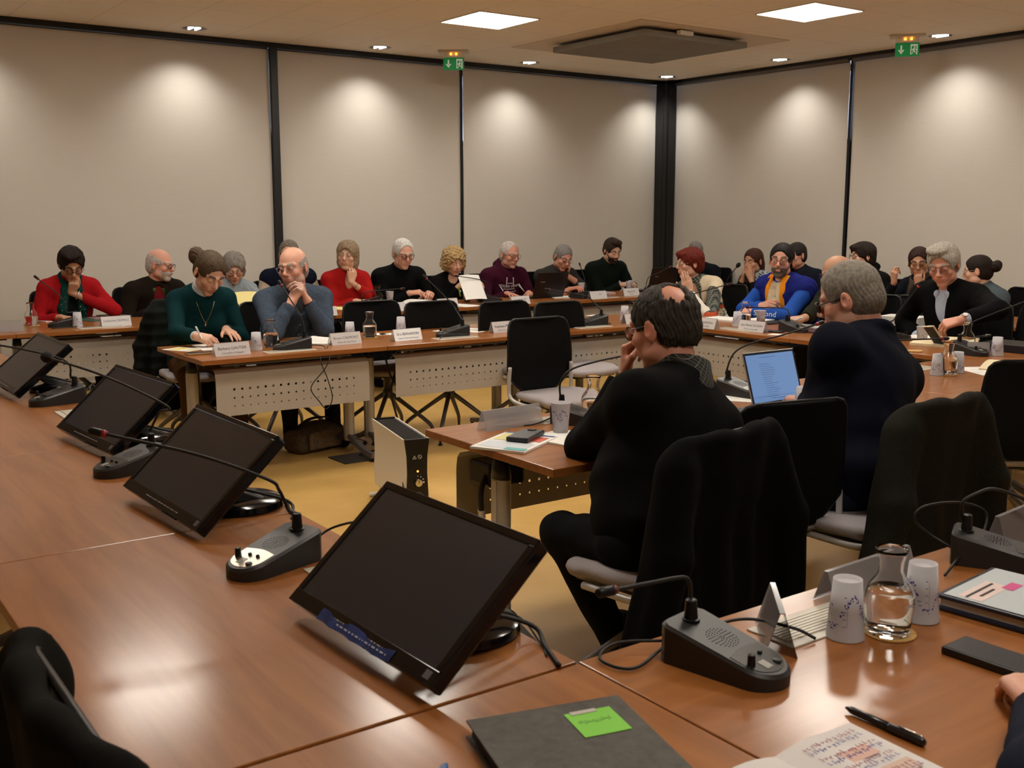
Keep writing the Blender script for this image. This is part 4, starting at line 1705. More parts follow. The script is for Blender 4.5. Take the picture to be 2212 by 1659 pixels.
FRAME = mat('black_window_frame', (0.006, 0.006, 0.007), 0.45)
WALLM = mat('beige_wall_paint', (0.55, 0.49, 0.41), 0.85, noise=0.03, nscale=3)
BLIND = blind_mat()
struct('floor', MB().box((3.2, 3.4, -0.05), (13.0, 13.6, 0.1)), floor_mat())
struct('ceiling', MB().box((3.2, 3.4, CZ + 0.05), (13.0, 13.6, 0.1)), ceil_mat())
struct('wall_left', MB().box((-3.15, 3.4, CZ / 2), (0.1, 13.4, CZ)), WALLM)
struct('wall_near', MB().box((3.2, -3.15, CZ / 2), (12.8, 0.1, CZ)), WALLM)
# window walls: solid apron below, glazing above 2.3 m, roller blinds in front
struct('wall_back', MB().box((3.2, WY + 0.20, 1.14), (12.8, 0.10, 2.28)), WALLM)
struct('wall_right', MB().box((WX + 0.20, 3.4, 1.14), (0.10, 13.4, 2.28)), WALLM)
GL = mat('window_glass', (0.97, 0.98, 1.0), 0.0, trans=1.0, ior=1.02)


def win(i, c, size, along):
    fr = MB()
    L = size
    for z in (2.31, 3.06):
        fr.box((c[0], c[1], z), (L, 0.06, 0.06) if along == 'x' else (0.06, L, 0.06))
    for k in (-0.5, 0.5):
        p = (c[0] + k * (L - 0.05), c[1]) if along == 'x' else (c[0], c[1] + k * (L - 0.05))
        fr.box((*p, 2.685), (0.05, 0.06, 0.76) if along == 'x' else (0.06, 0.05, 0.76))
    o = fr.build('window_%d' % i, FRAME, None)
    o['kind'] = 'structure'
    g = MB().box((c[0], c[1], 2.685), (L - 0.08, 0.008, 0.72) if along == 'x' else (0.008, L - 0.08, 0.72))
    g.build('window_pane', GL, o)


xs = [-2.4, -0.95, 0.5, 1.72, 2.95, 4.215, 5.28, 6.345, 7.35, 8.30, 9.2]
k = 1
for a, b in zip(xs, xs[1:]):
    win(k, ((a + b) / 2, WY + 0.19), b - a, 'x')
    k += 1
ys = [9.7, 8.85, 7.95, 7.09, 6.1, 5.1, 4.2, 2.9, 1.5, 0.0, -1.5]
for a, b in zip(ys, ys[1:]):
    win(k, (WX + 0.19, (a + b) / 2), a - b, 'y')
    k += 1
# black profiles
struct('trim_back', MB().box((3.1, WY - 0.005, CZ - 0.024), (12.45, 0.05, 0.048)), FRAME)
struct('trim_right', MB().box((WX - 0.005, 3.3, CZ - 0.024), (0.05, 12.9, 0.048)), FRAME)
for nm, c, sz in (('trim_mullion_1', (4.218, WY + 0.005, 1.55), (0.068, 0.07, 3.1)), ('trim_mullion_2', (6.345, WY + 0.03, 1.55), (0.026, 0.05, 3.1)), ('trim_mullion_3', (1.25, WY + 0.005, 1.55), (0.068, 0.07, 3.1)),
                  ('trim_mullion_4', (WX + 0.03, 7.09, 1.55), (0.05, 0.030, 3.1)), ('trim_mullion_5', (WX + 0.005, 4.25, 1.55), (0.07, 0.068, 3.1)), ('trim_corner', (9.245, 9.70, 1.55), (0.17, 0.17, 3.1))):
    o = struct(nm, MB().box(c, sz), FRAME)
mb = MB()
for p in ((9.165, 9.618), (9.205, 9.612), (9.163, 9.66)):
    mb.box((p[0], p[1], 1.55), (0.012, 0.010, 3.1))
struct('trim_corner_rib', mb, FRAME)
struct('baseboard_back', MB().box((3.1, WY + 0.14, 0.05), (12.45, 0.02, 0.10)), FRAME)
struct('baseboard_right', MB().box((WX + 0.14, 3.3, 0.05), (0.02, 12.9, 0.10)), FRAME)


def blind(label, a, b, axis):
    c = (a + b) / 2
    L = abs(b - a)
    t = empty('roller_blind', (c, WY + 0.02, 0.06) if axis == 'x' else (WX + 0.02, c, 0.06), 0 if axis == 'x' else PI / 2, label, 'blind', 'roller blinds on the window walls')
    V, F = [], []
    for i in range(9):
        for j in range(9):
            x = -L / 2 + L * i / 8
            z = 3.03 * j / 8
            V.append((x, 0.003 * math.sin(j * 1.1 + i * .7), z))
    for i in range(8):
        for j in range(8):
            q = i * 9 + j
            F.append((q, q + 9, q + 10, q + 1))
    MB().add(V, F).build('blind_fabric', BLIND, t, True)
    MB().tube([(-L / 2, 0, 0.012), (L / 2, 0, 0.012)], 0.013, 10).build('bottom_bar', ALU, t, True)
    MB().tube([(-L / 2, 0.03, 3.045), (L / 2, 0.03, 3.045)], 0.024, 12).build('roller', ALUD, t, True)


blind('leftmost wide beige roller blind, left of the thick black mullion', 1.29, 4.180, 'x')
blind('beige roller blind between the thick black mullion and the narrow mullion', 4.256, 6.330, 'x')
blind('beige roller blind on the left wall ending at the black corner post', 6.372, 9.20, 'x')
blind('beige roller blind on the right wall just right of the black corner post', 9.66, 7.118, 'y')
blind('rightmost beige roller blind beyond the narrow mullion of the right wall', 7.060, 4.29, 'y')
blind('roller blind at the far left of the left window wall, out past the thick mullion', -1.9, 1.21, 'x')
blind('roller blind on the right wall nearest the camera side', 4.21, 1.4, 'y')

# ------------------------------------------------------------------ ceiling fittings
LEDM = mat('led_panel_light', (1, 1, 1), 0.5, emit=(1.0, 0.925, 0.81), estr=9.0)
leds = [(5.21, 7.60, 'square white ceiling light panel, left one of the two'), (7.09, 5.82, 'square white ceiling light panel, right one of the two'),
        (2.0, 7.0, None), (3.31, 5.82, None), (5.5, 4.15, None), (6.91, 2.20, None), (1.51, 4.00, None), (3.31, 2.20, None), (1.31, 0.2, None)]
EXTRA = ['above the back left table row', 'above the middle of the room', 'above the open centre of the ring of tables', 'above the right hand tables', 'above the monitors', 'above the two men with their backs turned', 'above the camera']
q = 0
for x, y, lb in leds:
    if lb is None:
        lb = 'square white ceiling light panel ' + EXTRA[q]
        q += 1
    t = empty('ceiling_light', (x, y, CZ), 0, lb, 'ceiling light', 'square ceiling light panels')
    MB().box((0, 0, -0.004), (0.585, 0.585, 0.006)).build('diffuser', LEDM, t)
    m = MB()
    for k in (-1, 1):
        m.box((k * 0.296, 0, -0.004), (0.010, 0.600, 0.009))
        m.box((0, k * 0.296, -0.004), (0.600, 0.010, 0.009))
    m.build('frame', WHITEP, t)

DLM = mat('downlight_reflector', (0.8, 0.8, 0.82), 0.12, 1.0)
DLE = mat('downlight_lamp', (1, 1, 1), 0.5, emit=(0.86, 0.94, 1.0), estr=1.0)
dls = [(3.345, 9.42, 'round recessed spotlight furthest left, over the left blind'), (5.17, 9.42, 'round recessed spotlight left of the left exit sign'), (6.97, 9.42, 'round recessed spotlight right of the left exit sign'),
       (8.98, 9.42, 'round recessed spotlight in the room corner'), (8.97, 7.72, 'round recessed spotlight right of the corner, over the right wall'), (8.97, 5.87, 'round recessed spotlight beside the right exit sign'),
       (1.48, 9.42, 'round recessed spotlight over the far left blind'), (8.97, 4.05, 'round recessed spotlight at the right end of the right wall')]
for x, y, lb in dls:
    t = empty('downlight', (x, y, CZ), 0, lb, 'spotlight', 'round recessed spotlights')
    MB().lathe([(0.100, -0.001), (0.112, -0.006), (0.118, -0.001)], n=32).build('trim_ring', WHITEP, t, True)
    MB().lathe([(0.100, -0.003), (0.060, -0.0005), (0.001, -0.0005)], n=32).build('reflector', DLM, t, True)
    m = MB()
    for k in range(2):
        m.box((-0.03 + 0.06 * k, 0, -0.006), (0.018, 0.12, 0.006))
    m.build('lamp', DLE, t)
    l = bpy.data.lights.new('downlight_beam', 'SPOT')
    l.energy = 11.5
    l.color = (1.0, 0.96, 0.90)
    l.spot_size = math.radians(118)
    l.spot_blend = 1.0
    l.shadow_soft_size = 0.05
    lo = bpy.data.objects.new('downlight_beam', l)
    COL.objects.link(lo)
    lo.location = (x, y, CZ - 0.03)
    d = Vector((0, 0.10, -1)) if y > 9 else Vector((0.10, 0, -1))
    lo.rotation_euler = d.to_track_quat('-Z', 'Y').to_euler()

# suspended dark square panel; plaster surround coloured darker for the shadow zone around it
t = empty('ceiling_panel', (7.02, 7.62, CZ), 0, 'dark grey square panel hung under its shade toned plaster surround', 'ceiling panel')
MB().box((0.10, 0.12, -0.004), (1.86, 1.84, 0.008)).build('shade_toned_surround', mat('plaster', (0.68, 0.60, 0.50), 0.9), t)
MB().box((0, 0, -0.062), (1.27, 1.27, 0.05)).build('panel', mat('dark_panel', (0.20, 0.185, 0.155), 0.7, noise=0.08, nscale=5), t)
for x, y in ((-0.45, -0.45), (0.45, -0.45), (-0.45, 0.45), (0.45, 0.45)):
    MB().box((x, y, -0.026), (0.03, 0.03, 0.045)).build('hanger', WHITEP, t)
MB().box((-0.18, -0.66, -0.036), (0.16, 0.05, 0.035)).build('lift_bracket', WHITEP, t, bevel=0.004)

GREEN = mat('exit_green', (0.005, 0.20, 0.045), 0.4, emit=(0.01, 0.30, 0.07), estr=0.07)
EXW = mat('exit_white', (0.80, 0.82, 0.78), 0.4, emit=(0.8, 0.85, 0.8), estr=0.05)


def exit_sign(label, loc, rz):
    """hangs from the ceiling; pictogram on both faces, local -y faces the room"""
    t = empty('exit_sign', loc, rz, label, 'exit sign', 'green emergency exit signs')
    MB().box((0, 0, -0.012), (0.30, 0.13, 0.024)).build('ceiling_plate', WHITEP, t, bevel=0.004)
    MB().box((0, 0, -0.045), (0.20, 0.075, 0.05)).build('housing', mat('clear_housing', (0.70, 0.66, 0.58), 0.3), t, bevel=0.01)
    for x in (-0.022, 0.030):
        MB().sphere((x, -0.0395, -0.040), 0.010, 12, 8).build('indicator_lamp', mat('orange_lamp', (1, 0.35, 0.02), 0.4, emit=(1.0, 0.30, 0.02), estr=2.5), t, True)
    MB().box((0, 0, -0.128), (0.205, 0.012, 0.118)).build('sign_plate', GREEN, t)
    for s in (-1, 1):
        m = MB()
        y = s * 0.0072

        def pl(P):
            n = len(P)
            m.add([(x * -s, y, z - 0.128) for x, z in P] + [(x * -s, y - s * 0.001, z - 0.128) for x, z in P], [tuple(range(n)), tuple(range(2 * n - 1, n - 1, -1))])
        pl([(-0.058, 0.038), (-0.044, 0.038), (-0.044, -0.008), (-0.058, -0.008)])           # arrow shaft
        pl([(-0.079, -0.002), (-0.051, -0.038), (-0.023, -0.002), (-0.038, -0.002), (-0.051, -0.018), (-0.064, -0.002)])
        # door with the running figure cut out
        pl([(0.028, 0.045), (0.088, 0.045), (0.088, 0.030), (0.028, 0.030)])
        pl([(0.028, 0.030), (0.038, 0.030), (0.034, -0.045), (0.028, -0.045)])
        pl([(0.078, 0.030), (0.088, 0.030), (0.088, -0.045), (0.078, -0.045)])
        m.sphere((0.062 * -s, y, -0.128 + 0.020), 0.0075, 10, 6, (1, 0.12, 1))
        pl([(0.052, 0.008), (0.066, 0.012), (0.062, -0.012), (0.048, -0.010)])
        pl([(0.050, -0.008), (0.062, -0.010), (0.074, -0.026), (0.068, -0.032), (0.056, -0.018)])
        pl([(0.050, -0.006), (0.058, -0.012), (0.046, -0.030), (0.030, -0.034), (0.030, -0.040), (0.050, -0.037)])
        pl([(0.064, 0.010), (0.078, -0.002), (0.075, -0.007), (0.062, 0.002)])
        pl([(0.053, 0.008), (0.040, 0.002), (0.038, -0.010), (0.043, -0.010), (0.046, -0.002), (0.055, 0.001)])
        m.build('pictogram', EXW, t)


exit_sign('green exit sign with down arrow, over the narrow mullion on the left', (5.86, 9.18, CZ), math.radians(-38))
exit_sign('green exit sign with down arrow, nearer the right edge of the ceiling', (8.70, 6.02, CZ), math.radians(-52))

# daylight outside the blinds
w = bpy.data.worlds.new('outside')
SC.world = w
w.use_nodes = True
nt = w.node_tree
bg = nt.nodes['Background']
tc = nt.nodes.new('ShaderNodeTexCoord')
n = nt.nodes.new('ShaderNodeTexNoise')
n.inputs['Scale'].default_value = 26
n.inputs['Detail'].default_value = 6
nt.links.new(tc.outputs['Generated'], n.inputs['Vector'])
r = nt.nodes.new('ShaderNodeValToRGB')
r.color_ramp.elements[0].position, r.color_ramp.elements[0].color = 0.42, (0.20, 0.24, 0.34, 1)
r.color_ramp.elements[1].position, r.color_ramp.elements[1].color = 0.58, (0.75, 0.86, 1.0, 1)
nt.links.new(n.outputs['Fac'], r.inputs['Fac'])
nt.links.new(r.outputs['Color'], bg.inputs['Color'])
bg.inputs['Strength'].default_value = 0.9
# ------------------------------------------------------------------ tables
TW = 0.80
Bx = 2.015
make_table('wooden table unit at the left end of the middle row, by the green sweater woman', Bx + 0.59, 6.20, 1.18, 0)
make_table('wooden table unit in the middle of the middle row, with the free chairs behind', Bx + 0.59 + 1.18, 6.20, 1.18, 0)
make_table('wooden table unit at the right end of the middle row, behind the empty mesh chair', Bx + 0.59 + 2.36, 6.20, 1.18, 0)
make_table('wooden corner table where the middle row meets the right hand row', 5.955, 6.20, 0.81, 0, flap=False, panel=False)
rl = ['left of the red cardigan woman', 'before the red cardigan woman', 'before the bald man in brown', 'behind the denim shirt man', 'before the red sweater woman', 'with the open black laptop of the hooded man', 'at the right end of the back row']
for i in range(-1, 6):
    make_table('wooden table unit in the back row, ' + rl[i + 1], 0.85 + 1.2 * i + 0.0, 8.26, 1.2, 0)
make_table('wooden corner table at the far end of the back row', 7.85, 8.26, 0.79, 0, flap=False, panel=False)
el = ['before the red haired woman', 'before the blue vest man', 'before the reaching grey haired man']
for i in range(3):
    make_table('wooden table unit in the right hand row, ' + el[i], 5.955, 5.20 - 1.18 * i, 1.18, -PI / 2)
fl = ['nearest the black corner post', 'behind the man in the blue vest', 'before the young short haired woman', 'in front of the woman with the pen', 'at the right edge']
for i in range(5):
    make_table('wooden table unit by the right window wall, ' + fl[i], 7.85, 7.26 - 1.2 * i, 1.2, -PI / 2)
al = ['with the nearest monitor', 'with the second monitor', 'with the third monitor', 'with the farthest monitor', 'at its far end']
for i in range(5):
    make_table('wooden table unit in the long left row, ' + al[i], 0.77, 1.43 + 0.61 + 1.22 * i, 1.22, PI / 2, mod=i)
make_table('wooden corner table in the foreground under the grey folder', 0.77, 1.025, 0.80, PI / 2, flap=False, panel=False, W=0.80)
make_table('foreground wooden table unit carrying the two upturned cups', 1.172 + 0.60, 1.025, 1.2, PI, fx=0.08, W=0.81)
make_table('foreground wooden table unit at the right edge of the photo', 1.172 + 1.80, 1.025, 1.2, PI, W=0.81)
bl = ['before the man in the black sweater', 'before the man in the navy sweater', 'at the right, by the open writing pad']
for i in range(3):
    make_table('wooden table unit in the inner row, ' + bl[i], 2.045 + 0.585 + 1.17 * i, 3.03, 1.17, PI)

# ------------------------------------------------------------------ chairs
chair0 = make_chair()
index_kids()
nch = [0]


def chair(x, y, rz, label, group='grey and black mesh conference chairs'):
    if nch[0] == 0:
        o = chair0
        o.location = (x, y, 0)
        o.rotation_euler = (0, 0, rz)
        o['label'] = label
        o['group'] = group
    else:
        o = place(chair0, (x, y, 0), rz, label, group)
    nch[0] += 1
    return o


chair(3.83, 4.85, PI, 'empty black mesh chair with grey seat in the open middle')
for i, px in enumerate((787, 918, 1075, 1192)):
    p = atz(px, 652, 0.93)
    chair(p[0] - 0.0, p[1] - 0.32, PI + (-0.03, 0.02, 0.03, 0.05)[i], 'empty black mesh chair tucked behind the middle row, ' + ('next to the denim shirt man', 'second from the denim shirt man', 'third from the denim shirt man', 'furthest from the denim shirt man')[i])
chair(2.19, 2.30, math.radians(10), 'chair of the man in the black sweater, under a long black coat')
chair(2.85, 2.52, math.radians(-12), 'empty black chair between the two men with their backs turned')
chair(3.15, 2.22, math.radians(2), 'chair of the man in the navy sweater, under a dark grey jacket')
chair(4.58, 2.53, math.radians(-35), 'empty black mesh chair at the right edge in front of the writing pad')

# ------------------------------------------------------------------ monitors
def rect_at(c, yaw, tilt, roll):
    yaw, tilt, roll = [math.radians(a) for a in (yaw, tilt, roll)]
    r = A3(math.sin(yaw), -math.cos(yaw), 0)
    n0 = A3(-math.cos(yaw), -math.sin(yaw), 0)
    u = math.cos(tilt) * A3(0, 0, 1) - math.sin(tilt) * n0
    r2 = math.cos(roll) * r + math.sin(roll) * u
    u2 = -math.sin(roll) * r + math.cos(roll) * u
    return r2, u2


def monitor(label, c, yaw, tilt, roll, strip=False):
    r, u = rect_at(c, yaw, tilt, roll)
    n = np.cross(r, u)
    Wd, Hd = 0.51, 0.315
    bx = np.asarray(c) - n * 0.02
    base = A3(c[0] + 0.115, c[1] - 0.01, 0.74)
    t = empty('monitor', base, 0, label, 'monitor', 'black monitors tilted back on the left table')
    F = frame(np.asarray(c) - base, r, u)

    def put(o):
        o.matrix_local = F
        return o
    m = MB().box((0, 0, -0.016), (Wd, Hd, 0.030))
    hs = put(m.build('housing', BLACKG, t, bevel=0.005))
    m = MB()
    b = 0.016
    for x0, x1, y0, y1 in ((-Wd / 2, Wd / 2, Hd / 2 - b, Hd / 2), (-Wd / 2, Wd / 2, -Hd / 2, -Hd / 2 + 0.030), (-Wd / 2, -Wd / 2 + b, -Hd / 2 + 0.030, Hd / 2 - b), (Wd / 2 - b, Wd / 2, -Hd / 2 + 0.030, Hd / 2 - b)):
        m.box(((x0 + x1) / 2, (y0 + y1) / 2, 0.001), (x1 - x0, y1 - y0, 0.006))
    put(m.build('bezel', BLACKG, t, bevel=0.0015))
    m = MB().box((0, 0.007, 0.0), (Wd - 2 * b, Hd - b - 0.030, 0.003))
    put(m.build('screen', SCREEN, t))
    m = MB()
    rg = random.Random(3)
    x = -0.10
    while x < 0.11:
        q = rg.choice((0.004, 0.007, 0.012))
        m.box((x + q / 2, -Hd / 2 + 0.014, 0.0042), (q, 0.0022, 0.0004))
        x += q + 0.004
    put(m.build('bezel_marking', mat('grey_marking', (0.35, 0.35, 0.36), 0.5), t))
    m = MB()
    for k in range(5):
        m.box((0.03 + 0.02 * k, -Hd / 2 - 0.001, -0.004), (0.012, 0.004, 0.006))
    put(m.build('control_button', BLACKP, t))
    m = MB().box((Wd / 2 - 0.022, -Hd / 2 + 0.016, 0.0043), (0.018, 0.016, 0.0004))
    put(m.build('energy_label', mat('grey_label', (0.10, 0.10, 0.105), 0.5), t))
    if strip:
        V, Fc = [], []
        for i in range(11):
            x = -0.13 + 0.026 * i
            V += [(x, -Hd / 2 - 0.0045 + 0.002 * math.sin(i * 2.1), 0.0052), (x, -Hd / 2 + 0.016 + 0.006 * math.sin(i * 1.3 + 1) + 0.006 * (i == 4), 0.0058)]
        for i in range(10):
            Fc.append((2 * i, 2 * i + 2, 2 * i + 3, 2 * i + 1))
        o = put(MB().add(V, Fc).build('blue_sticker', mat('blue_sticker', (0.015, 0.045, 0.20), 0.25, coat=0.4, noise=0.5, nscale=30), t))
        o['label'] = 'torn blue sticker on the lower bezel'
        m = MB()
        x = -0.06
        while x < 0.12:
            q = rg.choice((0.003, 0.006, 0.010))
            m.box((x + q / 2, -Hd / 2 + 0.006, 0.0068), (q, 0.0030, 0.0004))
            x += q + 0.006
        put(m.build('sticker_print', mat('pale_marking', (0.45, 0.50, 0.60), 0.5), t))
    MB().lathe([(0.001, 0.0), (0.112, 0.0), (0.118, 0.006), (0.115, 0.022), (0.098, 0.030), (0.001, 0.032)], n=36).build('stand_base', BLACKG, t, auto=40)
    p1 = np.asarray(c) - n * 0.035 - u * 0.03 - base
    m = MB()
    q0 = A3(0.015, 0.01, 0.026)
    m.rings([[tuple(p + rb_ * sx + A3(0, 0, 0) + d * sy) for sx, sy in ((-1, -1), (1, -1), (1, 1), (-1, 1))] for p, rb_, d in
             ((q0, A3(0, 0.062, 0), A3(0.045, 0, 0)), (q0 * 0.4 + p1 * 0.6, A3(0, 0.042, 0), A3(0.03, 0, 0)), (p1, A3(0, 0.038, 0), A3(0.022, 0, 0)))])
    m.build('stand_column', BLACKP, t, bevel=0.006)
    MB().tube(crom([p1 + A3(0.01, -0.05, 0.0), (0.085, -0.10, 0.03), (0.080, -0.17, 0.006), (0.050, -0.25, 0.005)], 8), 0.0045, 8).build('video_cable', RUBBER, t, True)
    MB().tube(crom([p1 + A3(0.0, -0.02, -0.02), (0.080, -0.05, 0.035), (0.088, -0.14, 0.004), (0.06, -0.20, 0.003)], 8), 0.0020, 8).build('power_cable', RUBBER, t, True)


monitor('nearest black monitor, with a torn blue sticker on its lower edge', (0.962, 1.688, 0.881), 3.3, 48.7, -0.8, True)
monitor('second monitor from the camera, behind a gooseneck microphone stem', (0.950, 2.803, 0.881), 5.6, 47.4, -2.3)
monitor('third monitor from the camera, half hidden by a microphone stem', (1.012, 3.842, 0.879), 7.4, 48.0, -1.6)
monitor('farthest black monitor, at the left edge of the photo', (1.007, 5.252, 0.879), 3.9, 50.2, -1.8)

# ------------------------------------------------------------------ microphones
Z0 = 0.7405
R_ = math.radians
make_mic_base('microphone between the two nearest monitors, with a shiny metal key panel', (0.925, 2.255, Z0), R_(199), [(1.005, 2.33, 0.85), (0.975, 2.31, 0.905), (0.925, 2.26, 0.950), (0.80, 2.36, 1.005), (0.635, 2.50, 1.05)], plate='metal', ringcol=(0.30, 0.02, 0.03),
              cable=[(1.10, 2.28, 0.80), (1.13, 2.16, 0.83), (1.14, 2.10, 0.75)])
make_mic_base('microphone with its base hidden behind the second monitor and a fat foam cap', (0.93, 3.40, Z0), R_(196), [(1.02, 3.46, 0.85), (1.035, 3.40, 0.92), (1.015, 3.26, 0.965), (0.93, 3.62, 1.02), (0.845, 4.00, 1.045)], big_foam=True, ringcol=(0.34, 0.03, 0.06),
              cable=[(1.10, 3.42, 0.80), (1.13, 3.30, 0.82), (1.14, 3.22, 0.75)])
p = atz(128, 872, 0.75)
make_mic_base('microphone beside the farthest monitor, its stem leaving the photo at the left', (p[0] - 0.0, p[1] + 0.05, Z0), R_(190), [(p[0] + 0.07, p[1] + 0.07, 0.85), (p[0] + 0.06, p[1] + 0.05, 0.91), (p[0] - 0.02, p[1] + 0.02, 0.955), (p[0] - 0.20, p[1] + 0.15, 1.0), (p[0] - 0.42, p[1] + 0.20, 1.03)],
              cable=[(p[0] + 0.16, p[1] + 0.1, 0.80), (p[0] + 0.12, p[1] - 0.05, 0.80), (p[0] + 0.17, p[1] - 0.12, 0.75)])
make_mic_base('foreground microphone beside the two upturned cups, bent at a right angle', (1.372, 1.245, Z0), R_(-80), [(1.362, 1.335, 0.83), (1.360, 1.335, 0.872), (1.350, 1.335, 0.890), (1.325, 1.335, 0.896), (1.26, 1.335, 0.900), (1.175, 1.335, 0.905)], ringcol=(0.10, 0.025, 0.02),
              cable=[(1.26, 1.42, 0.758), (1.20, 1.40, 0.748), (1.23, 1.34, 0.745), (1.36, 1.375, 0.752), (1.50, 1.34, 0.775), (1.57, 1.27, 0.765), (1.60, 1.235, 0.747)])
make_mic_base('microphone at the right edge with a big loop of cable, foreground table', (2.33, 1.275, Z0), R_(-62), [(2.285, 1.36, 0.84), (2.268, 1.35, 0.885), (2.30, 1.33, 0.907), (2.346, 1.33, 0.908), (2.41, 1.33, 0.892), (2.56, 1.31, 0.835)],
              cable=[(2.26, 1.43, 0.79), (2.20, 1.43, 0.835), (2.22, 1.42, 0.865), (2.33, 1.40, 0.862), (2.40, 1.37, 0.835), (2.36, 1.35, 0.79), (2.24, 1.33, 0.765), (2.13, 1.30, 0.747)])
make_mic_base('microphone in front of the man in the black sweater, beside his cup', (2.60, 3.165, Z0), R_(-62), [(2.555, 3.24, 0.83), (2.540, 3.225, 0.90), (2.565, 3.20, 0.950), (2.68, 3.19, 0.975), (2.86, 3.17, 0.995)], cable=[(2.44, 3.25, 0.745), (2.36, 3.27, 0.742), (2.30, 3.32, 0.742)])
make_mic_base('microphone aimed at the man in the navy sweater, behind his laptop', (3.60, 3.24, Z0), R_(-85), [(3.585, 3.33, 0.84), (3.60, 3.30, 0.93), (3.66, 3.24, 0.98), (3.80, 3.19, 1.01), (3.97, 3.14, 1.053)], ringcol=(0.30, 0.05, 0.02))
make_mic_base('microphone on the inner row right of the man in the navy sweater', (4.45, 3.24, Z0), R_(-30), [(4.35, 3.33, 0.83), (4.36, 3.31, 0.90), (4.45, 3.25, 0.925), (4.70, 3.15, 0.93), (4.88, 3.08, 0.93)], ringcol=(0.25, 0.05, 0.02))
barb = [((612, 760), [(655, 725, 6.0), (652, 690, 5.99), (640, 668, 6.02), (608, 618, 6.12)], 'denim shirt man', 176), ((950, 728), [(988, 703, 6.08), (986, 672, 6.08), (975, 655, 6.12), (922, 603, 6.22)], 'free seats', 176), ((1252, 697), [(1285, 686, 6.12), (1281, 652, 6.12), (1262, 638, 6.12), (1187, 626, 6.14)], 'Empty', 176)]
nm = ['microphone in the middle row in front of the denim shirt man, cable loop hanging down', 'microphone in the middle row between the two free places', 'microphone in the middle row seen right of the empty mesh chair']
for i, (b, st, _, a) in enumerate(barb):
    s0 = aty(*st[0])
    cx, cy = s0[0] - 0.085, 5.99 + 0.03 * i
    pts = [aty(*q) for q in st[1:]]
    cab = None
    if i == 0:
        cab = [aty(698, 748, 5.95), aty(705, 762, 5.86), aty(712, 775, 5.78), aty(700, 800, 5.77), aty(672, 838, 5.765), aty(690, 868, 5.765), aty(706, 884, 5.765), aty(718, 860, 5.765), aty(708, 820, 5.77), aty(692, 778, 5.78), aty(702, 764, 5.86), aty(708, 748, 5.93)]
        cab = [A3(*q) for q in cab]
    elif i == 1:
        cab = [A3(cx + 0.06, cy - 0.09, 0.76), A3(cx - 0.10, cy - 0.08, 0.765), A3(cx - 0.17, cy - 0.12, 0.745)]
    else:
        cab = [A3(cx + 0.10, cy - 0.09, 0.748), A3(cx - 0.05, cy - 0.10, 0.746), A3(cx - 0.24, cy - 0.02, 0.745)]
    make_mic_base(nm[i], (cx, cy, Z0), R_(178), pts, cable=cab)
rowm = [((1.845, 8.20), 176, [(143, 676, 8.2), (140, 655, 8.2), (128, 640, 8.22), (83, 605, 8.28)], 'microphone in front of the woman in the red cardigan'),
        ((4.36, 8.20), 180, [(783, 650, 8.2), (785, 637, 8.2), (800, 630, 8.2), (866, 624, 8.2)], 'microphone on the back row in front of the red sweater woman'),
        ((5.66, 8.25), -8, [(1058, 640, 8.25), (1056, 618, 8.25), (1040, 605, 8.25), (990, 597, 8.25)], 'microphone on the back row in front of the curly haired woman'),
        ((6.60, 8.10), 100, [(1266, 625, 8.2), (1262, 600, 8.25), (1258, 588, 8.3), (1253, 574, 8.36)], 'microphone on the back row left of the young bearded man'),
        ((7.55, 8.02), 0, [(1395, 622, 8.1), (1400, 600, 8.1), (1415, 592, 8.1), (1446, 577, 8.1)], 'microphone at the far right end of the back row')]
for (x, y), a, st, lb in rowm:
    ar = R_(a)
    make_mic_base(lb, (x, y, Z0), ar, [aty(*q) for q in st], cable=[A3(x + 0.05, y - 0.12, 0.75), A3(x - 0.12, y - 0.13, 0.745)] if 'red cardigan' in lb else None)
erow = [((5.93, 4.88), -100, [(1705, 700, 5.95), (1704, 676, 5.95), (1690, 665, 5.95), (1620, 663, 5.95)], 'microphone in front of the bald man in olive, stem bent level'),
        ((6.02, 6.10), 30, [(1445, 655, 5.9), (1484, 639, 5.9), (1530, 625, 5.9), (1572, 614, 5.9)], 'microphone pointing at the red haired woman'),
        ((6.05, 4.16), -20, [(1930, 690, 6.0), (1940, 672, 6.0), (1962, 645, 6.0), (1983, 617, 6.0)], 'microphone with its red light lit, in front of the grey haired man'),
        ((5.78, 3.46), -100, [(2086, 722, 5.85), (2094, 700, 5.85), (2115, 688, 5.85), (2215, 649, 5.85)], 'microphone on the right hand row near the right edge, stem rising out of the photo'),
        ((7.85, 7.20), -120, [(1566, 622, 7.75), (1572, 602, 7.72), (1580, 590, 7.70), (1591, 576, 7.70)], 'microphone with a round foam cap left of the woman covering her mouth'),
        ((7.75, 5.55), -100, [(1885, 648, 7.7), (1892, 638, 7.7), (1930, 636, 7.7), (1980, 634, 7.7)], 'microphone on the window side table between the hooded woman and the woman with the pen')]
for (x, y), a, st, lb in erow:
    make_mic_base(lb, (x, y, Z0), R_(a), [atx(*q) for q in st], ringcol=(0.9, 0.05, 0.06) if 'lit' in lb else (0.25, 0.02, 0.02), big_foam='foam' in lb)

# ------------------------------------------------------------------ cups, carafes, coasters
zt = 0.7405


def on(px, py, z=zt):
    p = atz(px, py, z)
    return (p[0], p[1], z)


